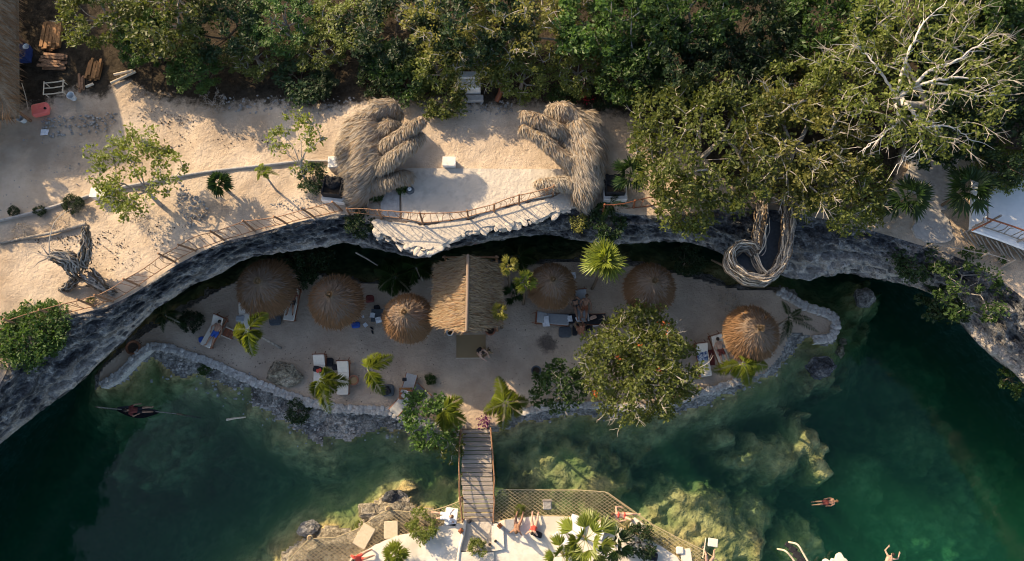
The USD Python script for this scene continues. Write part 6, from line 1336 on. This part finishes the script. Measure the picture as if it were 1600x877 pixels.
net('rope net stretched over the shallows right of the footbridge', [(772, 766), (800, 765), (860, 766), (905, 766), (948, 769), (985, 795), (1020, 820), (1060, 841), (1100, 860), (1140, 890), (1080, 890), (1056, 868), (1030, 851), (1000, 837), (960, 820), (925, 811), (885, 807), (840, 805), (800, 810), (772, 816)], 0.12, 2)
for (px, py, lb) in [(483, 841, 'wooden stake at the upper corner of the left net'), (606, 795, 'wooden stake at the middle of the left net\'s edge'), (720, 780, 'knotted stake of the left net beside the bridge rail')]:
    c = P(px, py, 0.3); th = thing('stake', lb, 'stake', (c[0], c[1], -1.0)); put('shaft', MB().tube([[0, 0, -0.6], [0.02, 0, 0.6], [0, 0, 1.3]], 0.11, 9), 'bark_brown', th, smooth=60); put('rope_knot', MB().lathe([(0.12, 1.05), (0.17, 1.1), (0.17, 1.16), (0.12, 1.2)], n=12), 'rope', th, smooth=60)
def pad(label, px, py, z, w, d, rz, lk, name='mattress', h=0.12):
    th = thing(name, label, 'mattress', P(px, py, z), rz=rz); put('body', MB().box((0, 0, 0), (w, d, h), bevel=0.04), lk, th, smooth=40)
    put('piping', MB().tube(np.array([[-w / 2 + .03, -d / 2 + .03, h / 2 - .012], [w / 2 - .03, -d / 2 + .03, h / 2 - .012], [w / 2 - .03, d / 2 - .03, h / 2 - .012], [-w / 2 + .03, d / 2 - .03, h / 2 - .012], [-w / 2 + .03, -d / 2 + .03, h / 2 - .012]]), 0.014, 5), 'wood_pale', th)
pad('cream mattress lying straight on the left net', 611, 828, 0.12, 0.8, 0.95, 0.05, 'net_canvas'); pad('cream mattress lying askew on the left net near the bank', 569, 838, 0.1, 0.78, 1.25, -0.5, 'net_canvas'); pad('white mattress with a seated person by the bridge', 705, 808, 0.16, 0.72, 1.0, -0.12, 'cloth_white')
pad('grey mattress on the right terrace beside the first bather', 797, 822, 0.34, 0.6, 0.72, 0.0, 'canvas_grey'); pad('white mattress under the wide fan palm', 901, 822, 0.32, 0.9, 1.1, -0.35, 'cloth_white'); pad('second white mattress left of the wide fan palm', 877, 842, 0.32, 0.7, 0.9, 0.6, 'cloth_white'); pad('white mattress between the fan palms and the dark bush', 936, 832, 0.32, 0.6, 0.7, -0.4, 'cloth_white'); pad('cream mattress behind the reclining bather on the right net', 996, 822, 0.16, 0.6, 0.8, 0.9, 'canvas_cream')
pad('cream mattress at the bottom edge beside the right net', 1072, 868, 0.16, 0.6, 0.7, 0.1, 'canvas_cream')
cushion('white ball-shaped cushion near the bottom of the right net', 1062, 860, 0.2, (0.4, 0.4, 0.25), 'canvas_cream')
cushion('black bag on the white terrace beside the dark bush', 1019, 869, 0.38, (0.62, 0.45, 0.28), 'cloth_dark', -0.25, name='bag', cat='bag'); cushion('dark bag behind the woman in the red swimsuit', 840, 835, 0.36, (0.55, 0.34, 0.24), 'cloth_dark', -0.3, name='bag', cat='bag'); cushion('dark bag between the fan palms', 947, 829, 0.42, (0.3, 0.3, 0.22), 'cloth_slate', 0.2, name='bag', cat='bag')
th = thing('net_stool', 'pale wooden stool standing in the right net', 'stool', P(855, 786, 0.1)); put('seat', MB().box((0, 0.14, 0.2), (0.55, 0.14, 0.08), bevel=0.02), 'wood_grey', th); put('body', MB().box((0, -0.12, 0.05), (0.5, 0.5, 0.3), bevel=0.05), 'stone_grey', th)
o = P(1114, 848, 0.2); th = thing('net_slab', 'pale flat slab at the outer edge of the right net', 'slab', o, rz=-0.15); put('slab', MB().box((0, 0, 0), (0.55, 0.45, 0.12), bevel=0.03), 'canvas_cream', th); put('pole', MB().tube([[-0.42, 0.2, 0.02], [-0.45, -0.35, 0.02], [-0.5, -0.9, 0.0]], 0.03, 6), 'wood_pale', th)
# the swimming ladder at the bottom
th = thing('pool_stairs', 'dark steps into the water with two pale curved handrails at the bottom edge', 'stairs', P(1250, 872, -0.6))
for i in range(7): put('step', MB().box((-0.35 + i * 0.17, 0.55 - i * 0.27, -0.25 + i * 0.07), (0.75, 0.25, 0.08), rz=-0.55, bevel=0.015), 'cloth_dark', th)
for (pts) in ([(1240, 849), (1246, 851), (1254, 863), (1266, 884)], [(1222, 860), (1227, 861), (1236, 870), (1246, 884)]):
    q = PP(pts, 0.25) - P(1250, 872, -0.6); q[0, 2] -= 0.7; put('handrail', MB().tube(smooth_line(q, 14), 0.055, 8), 'wood_pale', th, smooth=60)
q = PP([(1286, 882), (1292, 874), (1298, 877), (1302, 872), (1306, 876), (1308, 867), (1314, 866), (1318, 872), (1322, 874), (1328, 884), (1326, 900), (1290, 900)], -0.3)
put('stone_ledge', slab(q, -0.3, 0.25, 0.2, 8), 'plaster', label='jagged white stone ledge at the bottom edge right of the swimming steps', cat='ledge')
# the hammock over the water
th = thing('hammock', 'dark hammock strung low over the dark water left of the island', 'hammock', P(215, 641, -0.5)); o = P(215, 641, -0.5)
a, b = P(152, 636, -0.45), P(278, 647, -0.45)
for nm, s in (('hang_rope', (a, P(190, 640, -0.6))), ('hang_rope', (P(243, 643, -0.6), b))): put(nm, MB().tube([s[0] - o, (s[0] + s[1]) / 2 - o - [0, 0, 0.05], s[1] - o], [0.035, 0.03, 0.03], 6), 'driftwood', th, smooth=60)
ln = smooth_line(PP([(182, 639), (200, 642), (222, 645), (246, 644)], -0.62) - o, 20); g = np.array([[p + [0, y, -0.18 * (1 - (y / w) ** 2)] for y in np.linspace(-w, w, 8)] for p, w in zip(ln, 0.05 + 0.3 * np.sin(np.pi * np.linspace(0.05, 0.95, 20)))])
put('cloth', MB().grid(g).grid((g - [0, 0, 0.02])[:, ::-1]), 'cloth_dark', th, smooth=60)
for c, lb in ((a, 'pale stake in the water holding the left end of the hammock'), (b, 'stake in the water holding the right end of the hammock')):
    put('hammock_stake', MB().tube([c - [0.0, 0, 3.2], c - [0, 0, 1], c + [0, 0, 0.12]], [0.06, 0.06, 0.05], 8), 'bark_brown', smooth=60, label=lb, cat='stake')
a, b = P(354, 656, -0.86), P(384, 652, -0.88); put('floating_log', MB().tube([a, (a + b) / 2 + [0, 0.02, 0.02], b], [0.075, 0.06, 0.04], 8), 'wood_pale', smooth=60, label='short pale stick floating in the water below the jetty', cat='log')
# ---------------------------------------------------------------- people
def person(label, at, heading, pose, skin='skin', hair='hair_dark', wear=(), scale=1.0, z=None, long_hair=False):
    """pose: directions in the person's own frame (x right, y ahead, z up): torso, head, upper/fore arms, thighs/shins, each left then right"""
    D = lambda k: unit(np.array(pose[k], float))
    tor = D('torso'); rt = unit(np.array(pose.get('right', (1, 0, 0)), float)); fw = unit(np.cross(tor, rt)) * -1; fw = unit(np.cross(rt, tor)) if False else unit(np.cross(tor, rt))
    pel = np.zeros(3); bel = pel + tor * 0.17; che = pel + tor * 0.38; nk = pel + tor * 0.55; hd = D('head') if 'head' in pose else tor
    head = nk + hd * 0.16
    body, fingers, J = [], [], {}
    body.append([(pel - rt * 0.07, 0.125), (bel - rt * 0.035, 0.105), (che - rt * 0.075, 0.12), (nk - tor * 0.03 - rt * 0.05, 0.065)])
    body.append([(pel + rt * 0.07, 0.125), (bel + rt * 0.035, 0.105), (che + rt * 0.075, 0.12), (nk - tor * 0.03 + rt * 0.05, 0.065)])
    body.append([(pel - rt * 0.06, 0.12), (pel + rt * 0.06, 0.12)]); body.append([(che - rt * 0.07, 0.115), (che + rt * 0.07, 0.115)])
    body.append([(nk - tor * 0.04, 0.062), (head - hd * 0.05, 0.055)])
    face = unit(np.array(pose.get('face', fw), float)); face = unit(face - hd * (face @ hd)); er = np.cross(hd, face)
    body.append([(head + hd * 0.035 - face * 0.012, 0.095), (head - hd * 0.03 + face * 0.014, 0.078), (head - hd * 0.085 + face * 0.035, 0.045)])
    body.append([(head + face * 0.095 - hd * 0.005, 0.014), (head + face * 0.112 - hd * 0.03, 0.017)])
    for s in (-1, 1): body.append([(head + er * s * 0.088, 0.02), (head + er * s * 0.094 + hd * 0.02, 0.018)])
    for side, s in (('l', -1), ('r', 1)):
        sh = nk - tor * 0.06 + rt * s * 0.175; el = sh + D('arm_' + side) * 0.29; wr = el + D('fore_' + side) * 0.25
        body.append([(nk - tor * 0.06 + rt * s * 0.08, 0.06), (sh, 0.062)]); body.append([(sh, 0.06), (el, 0.044)]); body.append([(el, 0.043), (wr, 0.03)])
        hp = pel - tor * 0.03 + rt * s * 0.085; kn = hp + D('thigh_' + side) * 0.43; an = kn + D('shin_' + side) * 0.41
        body.append([(hp, 0.105), (kn, 0.062)]); body.append([(kn, 0.06), (kn * 0.7 + an * 0.3 - 0 * tor, 0.058), (an, 0.04)])
        ft = unit(np.array(pose.get('foot_' + side, np.cross(rt, D('shin_' + side)) * -1), float)); body.append([(an, 0.042), (an + ft * 0.08 + D('shin_' + side) * 0.035, 0.04), (an + ft * 0.17 + D('shin_' + side) * 0.045, 0.027)])
        fd = D('fore_' + side); across = unit(np.cross(fd, [0.13, 0.31, 1.0])); pal = wr + fd * 0.055
        body.append([(wr, 0.028), (pal - across * 0.02, 0.021), (pal + fd * 0.035 - across * 0.025, 0.018)]); body.append([(wr, 0.028), (pal + across * 0.02, 0.021), (pal + fd * 0.035 + across * 0.025, 0.018)])
        up = np.cross(across, fd)
        for q in range(4):
            b0 = pal + fd * 0.035 + across * (q - 1.5) * 0.02; L = (0.036, 0.042, 0.039, 0.030)[q]; fingers.append([(b0, 0.0095), (b0 + fd * L - up * 0.006, 0.009), (b0 + fd * L * 1.75 - up * 0.028, 0.008)])
        tb = pal - fd * 0.015 + across * 0.028; fingers.append([(tb, 0.011), (tb + across * 0.03 + fd * 0.022, 0.010), (tb + across * 0.038 + fd * 0.05, 0.008)])
        J.update({'sh_' + side: sh, 'el_' + side: el, 'wr_' + side: wr, 'hp_' + side: hp, 'kn_' + side: kn, 'an_' + side: an})
    def place(v): return rotz(np.asarray(v) * scale, heading)
    t = blob(body, 0.05, 5)
    mm = manifold3d.Manifold(manifold3d.Mesh(np.asarray(t.vertices, np.float32), np.asarray(t.faces, np.uint32)))
    fs = [manifold3d.Manifold.batch_hull([manifold3d.Manifold.sphere(r, 8).translate(tuple(map(float, p))) for p, r in pr]) for f in fingers for pr in zip(f, f[1:])]
    mm = manifold3d.Manifold.batch_boolean([mm] + fs, manifold3d.OpType.Add)
    me = mm.to_mesh(); v = me.vert_properties[:, :3]; low = place(v)[:, 2].min()
    loc = np.array(at, float)
    if z is not None: loc[2] = z - low
    th = thing('person', label, 'person', loc)
    put('body', (place(v), me.tri_verts), skin, th, smooth=50)
    hr = [[(head + hd * 0.05 - face * 0.028, 0.098), (head + hd * 0.01 - face * 0.045, 0.086)]]
    if long_hair: hr[0] += [(nk - face * 0.06 + tor * 0.0, 0.07), (nk - face * 0.085 - tor * 0.12, 0.045)]
    h = blob(hr, 0.05, 4); put('hair', (place(h.vertices), np.array(h.faces)), hair, th, smooth=True)
    ey = MB()
    for s in (-1, 1): ey.tri(trimesh.Trimesh(trimesh.creation.icosphere(1, 0.013).vertices + head + hd * 0.012 + face * 0.083 + er * s * 0.034, trimesh.creation.icosphere(1, 0.013).faces, process=False))
    v2, f2 = ey.arrays(); put('eyes', (place(v2), f2), 'glass_dark', th)
    mo = MB().tube([head - hd * 0.055 + face * 0.088 - er * 0.022, head - hd * 0.058 + face * 0.092, head - hd * 0.055 + face * 0.088 + er * 0.022], 0.007, 5); v2, f2 = mo.arrays(); put('mouth', (place(v2), f2), 'cloth_maroon', th)
    for kind, lk in wear:
        c = []
        if kind in ('shorts', 'trousers'):
            e = 0.55 if kind == 'shorts' else 1.0
            c = [[(pel + tor * 0.06 - rt * .06, 0.128), (pel - rt * .07, 0.14)], [(pel + tor * 0.06 + rt * .06, 0.128), (pel + rt * .07, 0.14)], [(pel - rt * 0.05, 0.14), (pel + rt * 0.05, 0.14)]]
            for sd in 'lr': c.append([(J['hp_' + sd], 0.122), (J['hp_' + sd] * (1 - e) + J['kn_' + sd] * e, 0.088)])
            if kind == 'trousers':
                for sd in 'lr': c.append([(J['kn_' + sd], 0.085), (J['an_' + sd] * 0.9 + J['kn_' + sd] * 0.1, 0.06)])
        elif kind == 'shirt':
            c = [[(pel + tor * .04 + rt * s * .06, 0.135), (bel + rt * s * .035, 0.122), (che + rt * s * .075, 0.134), (nk - tor * .06 + rt * s * .07, 0.085)] for s in (-1, 1)] + [[(che - rt * .07, 0.13), (che + rt * .07, 0.13)]]
            for sd, s in (('l', -1), ('r', 1)): c.append([(J['sh_' + sd], 0.076), (J['sh_' + sd] * .4 + J['el_' + sd] * .6, 0.066)])
        elif kind == 'swimsuit':
            c = [[(pel - tor * .02 + rt * s * .065, 0.132), (bel + rt * s * .035, 0.112), (che - tor * .01 + rt * s * .075, 0.126)] for s in (-1, 1)] + [[(pel - rt * .05, 0.13), (pel + rt * .05, 0.13)], [(che - rt * .07, 0.122), (che + rt * .07, 0.122)]]
        elif kind == 'bikini':
            for seg in ([[(che - tor * .0 + rt * s * .07, 0.126) for s in (-1, 1)]], [[(pel + rt * s * .07, 0.134) for s in (-1, 1)]]):
                g = blob(seg, 0.06, 3); put('bikini', (place(g.vertices), np.array(g.faces)), lk, th, smooth=True)
            continue
        g = blob(c, 0.06, 4); put(kind, (place(g.vertices), np.array(g.faces)), lk, th, smooth=True)
    return th
LIE = dict(torso=(0, 0.94, 0.34), head=(0, 0.9, 0.42), arm_l=(-0.55, -0.7, -0.2), arm_r=(0.5, -0.75, -0.15), fore_l=(0.3, -0.8, 0.1), fore_r=(0.1, -0.95, 0.0), thigh_l=(-0.16, -0.97, 0.1), thigh_r=(0.14, -0.95, 0.28), shin_l=(-0.04, -0.98, -0.12), shin_r=(0.03, -0.9, -0.42), foot_l=(-0.2, -0.3, 0.9), foot_r=(0.2, -0.3, 0.9))
FLAT = dict(LIE, torso=(0, 1, 0.04), head=(0, 1, 0.1), arm_l=(-0.8, 0.5, 0), arm_r=(0.75, 0.5, 0), fore_l=(0.75, 0.6, 0.1), fore_r=(-0.7, 0.6, 0.1))
SIT = dict(torso=(0, -0.22, 0.97), head=(0, 0.1, 1), arm_l=(-0.45, -0.5, -0.75), arm_r=(0.45, -0.5, -0.75), fore_l=(-0.1, -0.1, -0.95), fore_r=(0.1, -0.1, -0.95), thigh_l=(-0.16, 0.97, 0.16), thigh_r=(0.16, 0.97, 0.16), shin_l=(-0.02, 0.86, -0.5), shin_r=(0.05, 0.9, -0.42))
CROUCH = dict(torso=(0, 0.5, 0.86), head=(0, 0.6, 0.8), arm_l=(-0.2, 0.75, -0.62), arm_r=(0.2, 0.8, -0.55), fore_l=(0.3, 0.75, -0.5), fore_r=(-0.25, 0.8, -0.4), thigh_l=(-0.3, 0.9, 0.25), thigh_r=(0.3, 0.9, 0.2), shin_l=(0.0, -0.5, -0.86), shin_r=(0, -0.5, -0.86))
SWIM = dict(torso=(0, 0.97, 0.22), head=(0, 0.8, 0.6), arm_l=(-0.8, 0.6, -0.1), arm_r=(0.8, 0.6, -0.1), fore_l=(0.2, 0.95, 0.05), fore_r=(-0.2, 0.95, 0.05), thigh_l=(-0.25, -0.9, -0.3), thigh_r=(0.25, -0.9, -0.3), shin_l=(-0.1, -0.95, -0.25), shin_r=(0.1, -0.95, -0.2), foot_l=(0, -1, -0.1), foot_r=(0, -1, -0.1))
person('man in blue shorts lying on the white sunbed at the far left of the island', P(337, 520, 0.62), -0.42, LIE, 'skin_tan', 'hair_dark', [('shorts', 'cloth_blue')])
person('person lying on the sunbed between the two left parasols, in dark clothes', P(457, 470, 0.62), -0.12, LIE, 'skin_tan', 'hair_dark', [('shirt', 'cloth_maroon'), ('shorts', 'cloth_dark')])
person('sunbather in dark shorts on the sunbed beside the rightmost parasol', P(1126, 548, 0.62), 0.3, LIE, 'skin', 'hair_dark', [('shorts', 'cloth_maroon')])
person('person on the left of the couple on the dark sunbed, bare-shouldered', P(900, 477, 0.55), 0.3, dict(LIE, torso=(0, 0.8, 0.6)), 'skin_tan', 'hair_brown', [('bikini', 'cloth_dark')], long_hair=True)
person('person on the right of the couple on the dark sunbed', P(914, 479, 0.55), -0.15, dict(LIE, torso=(0, 0.75, 0.66)), 'skin_tan', 'hair_brown', [('shorts', 'wood_red')])
person('person in rusty orange crouching below the dark table', P(909, 519, 0.4), 0.3, CROUCH, 'skin_tan', 'hair_brown', [('shirt', 'terracotta'), ('shorts', 'terracotta')], z=0.03)
person('dark-haired person kneeling on the woven mat before the hut', P(749, 547, 0.4), -2.4, CROUCH, 'skin', 'hair_dark', [('swimsuit', 'cloth_dark')], z=0.06)
person('smaller person with dark hair sitting at the corner of the woven mat', P(763, 551, 0.3), 2.2, SIT, 'skin', 'hair_dark', [('shirt', 'jute')], scale=0.72, z=0.05)
person('person in a red top lying in the hammock over the water', P(217, 641, -0.5), 1.62, dict(LIE, torso=(0, 0.9, 0.3), thigh_l=(-0.1, -0.9, 0.3), thigh_r=(0.1, -0.9, 0.35), shin_l=(0, -0.97, -0.2), shin_r=(0, -0.97, -0.2)), 'skin_tan', 'hair_dark', [('shirt', 'cloth_maroon'), ('shorts', 'cloth_dark')])
person('swimmer floating alone in the green water at the right', P(1292, 785, -0.98), -1.45, dict(SWIM, torso=(0, 0.98, 0.12), thigh_l=(-0.05, -0.85, -0.5), thigh_r=(0.05, -0.85, -0.5), shin_l=(0, -0.8, -0.6), shin_r=(0, -0.8, -0.6), arm_l=(-0.35, -0.9, 0), arm_r=(0.35, -0.9, 0), fore_l=(0.1, -0.95, 0), fore_r=(-0.1, -0.95, 0)), 'skin_tan', 'hair_brown', [('shorts', 'cloth_maroon')], scale=0.8)
person('swimmer at the bottom edge splashing in the green water', P(1384, 882, -0.98), -0.6, SWIM, 'skin', 'hair_dark', [('shorts', 'cloth_dark')])
person('person in white sitting on the white mattress by the bridge', P(696, 806, 0.5), 1.55, dict(SIT, torso=(0, -0.55, 0.83), head=(0, -0.5, 0.85)), 'skin', 'hair_brown', [('shirt', 'cloth_white'), ('shorts', 'cloth_white')], z=0.22)
person('woman with brown hair sitting on the terrace edge, feet on the right net', P(808, 822, 0.5), -0.18, dict(SIT, torso=(0.0, -0.5, 0.85), thigh_r=(0.25, 0.95, 0.1), shin_l=(0.1, 0.75, -0.66)), 'skin_tan', 'hair_brown', [('bikini', 'skin_tan')], z=0.1, long_hair=True)
person('woman in a red swimsuit sitting on the terrace edge, dark hair', P(834, 824, 0.5), -0.12, dict(SIT, torso=(-0.15, -0.5, 0.85)), 'skin', 'hair_dark', [('swimsuit', 'cloth_red')], z=0.1, long_hair=True)
person('bather in a red bikini reclining on the right net beside the fan palm', P(976, 806, 0.3), 1.45, dict(LIE, torso=(0, 0.95, 0.3), thigh_l=(-0.2, -0.75, 0.62), shin_l=(0.05, -0.62, -0.78), arm_r=(0.7, 0.1, -0.5)), 'skin', 'hair_brown', [('bikini', 'cloth_red')], z=-0.02)
person('person with dark hair in red at the bottom edge beside the left net', P(561, 872, 0.5), -1.2, dict(SIT, torso=(0, -0.3, 0.95)), 'skin_tan', 'hair_dark', [('shirt', 'cloth_red'), ('shorts', 'cloth_red')], z=0.24)
person('person lying on the right net at the bottom edge with knees up', P(1108, 880, 0.3), 3.0, dict(FLAT, thigh_l=(-0.3, -0.75, 0.6), thigh_r=(0.25, -0.85, 0.45), shin_l=(-0.15, -0.75, -0.6), shin_r=(0.3, -0.8, -0.45)), 'skin', 'hair_brown', [('bikini', 'cloth_dark')], z=-0.02)
th = thing('straw_basket', 'small basket held between the two people on the woven mat', 'basket', P(757, 549, 0.2)); put('body', MB().lathe([(0.02, 0), (0.1, 0), (0.13, 0.16), (0.115, 0.16), (0.09, 0.02), (0.02, 0.02)], n=14), 'jute', th, smooth=40); put('handle', MB().tube(smooth_line([[-0.12, 0, 0.15], [0, 0, 0.28], [0.12, 0, 0.15]], 8), 0.012, 5), 'wood_pale', th)
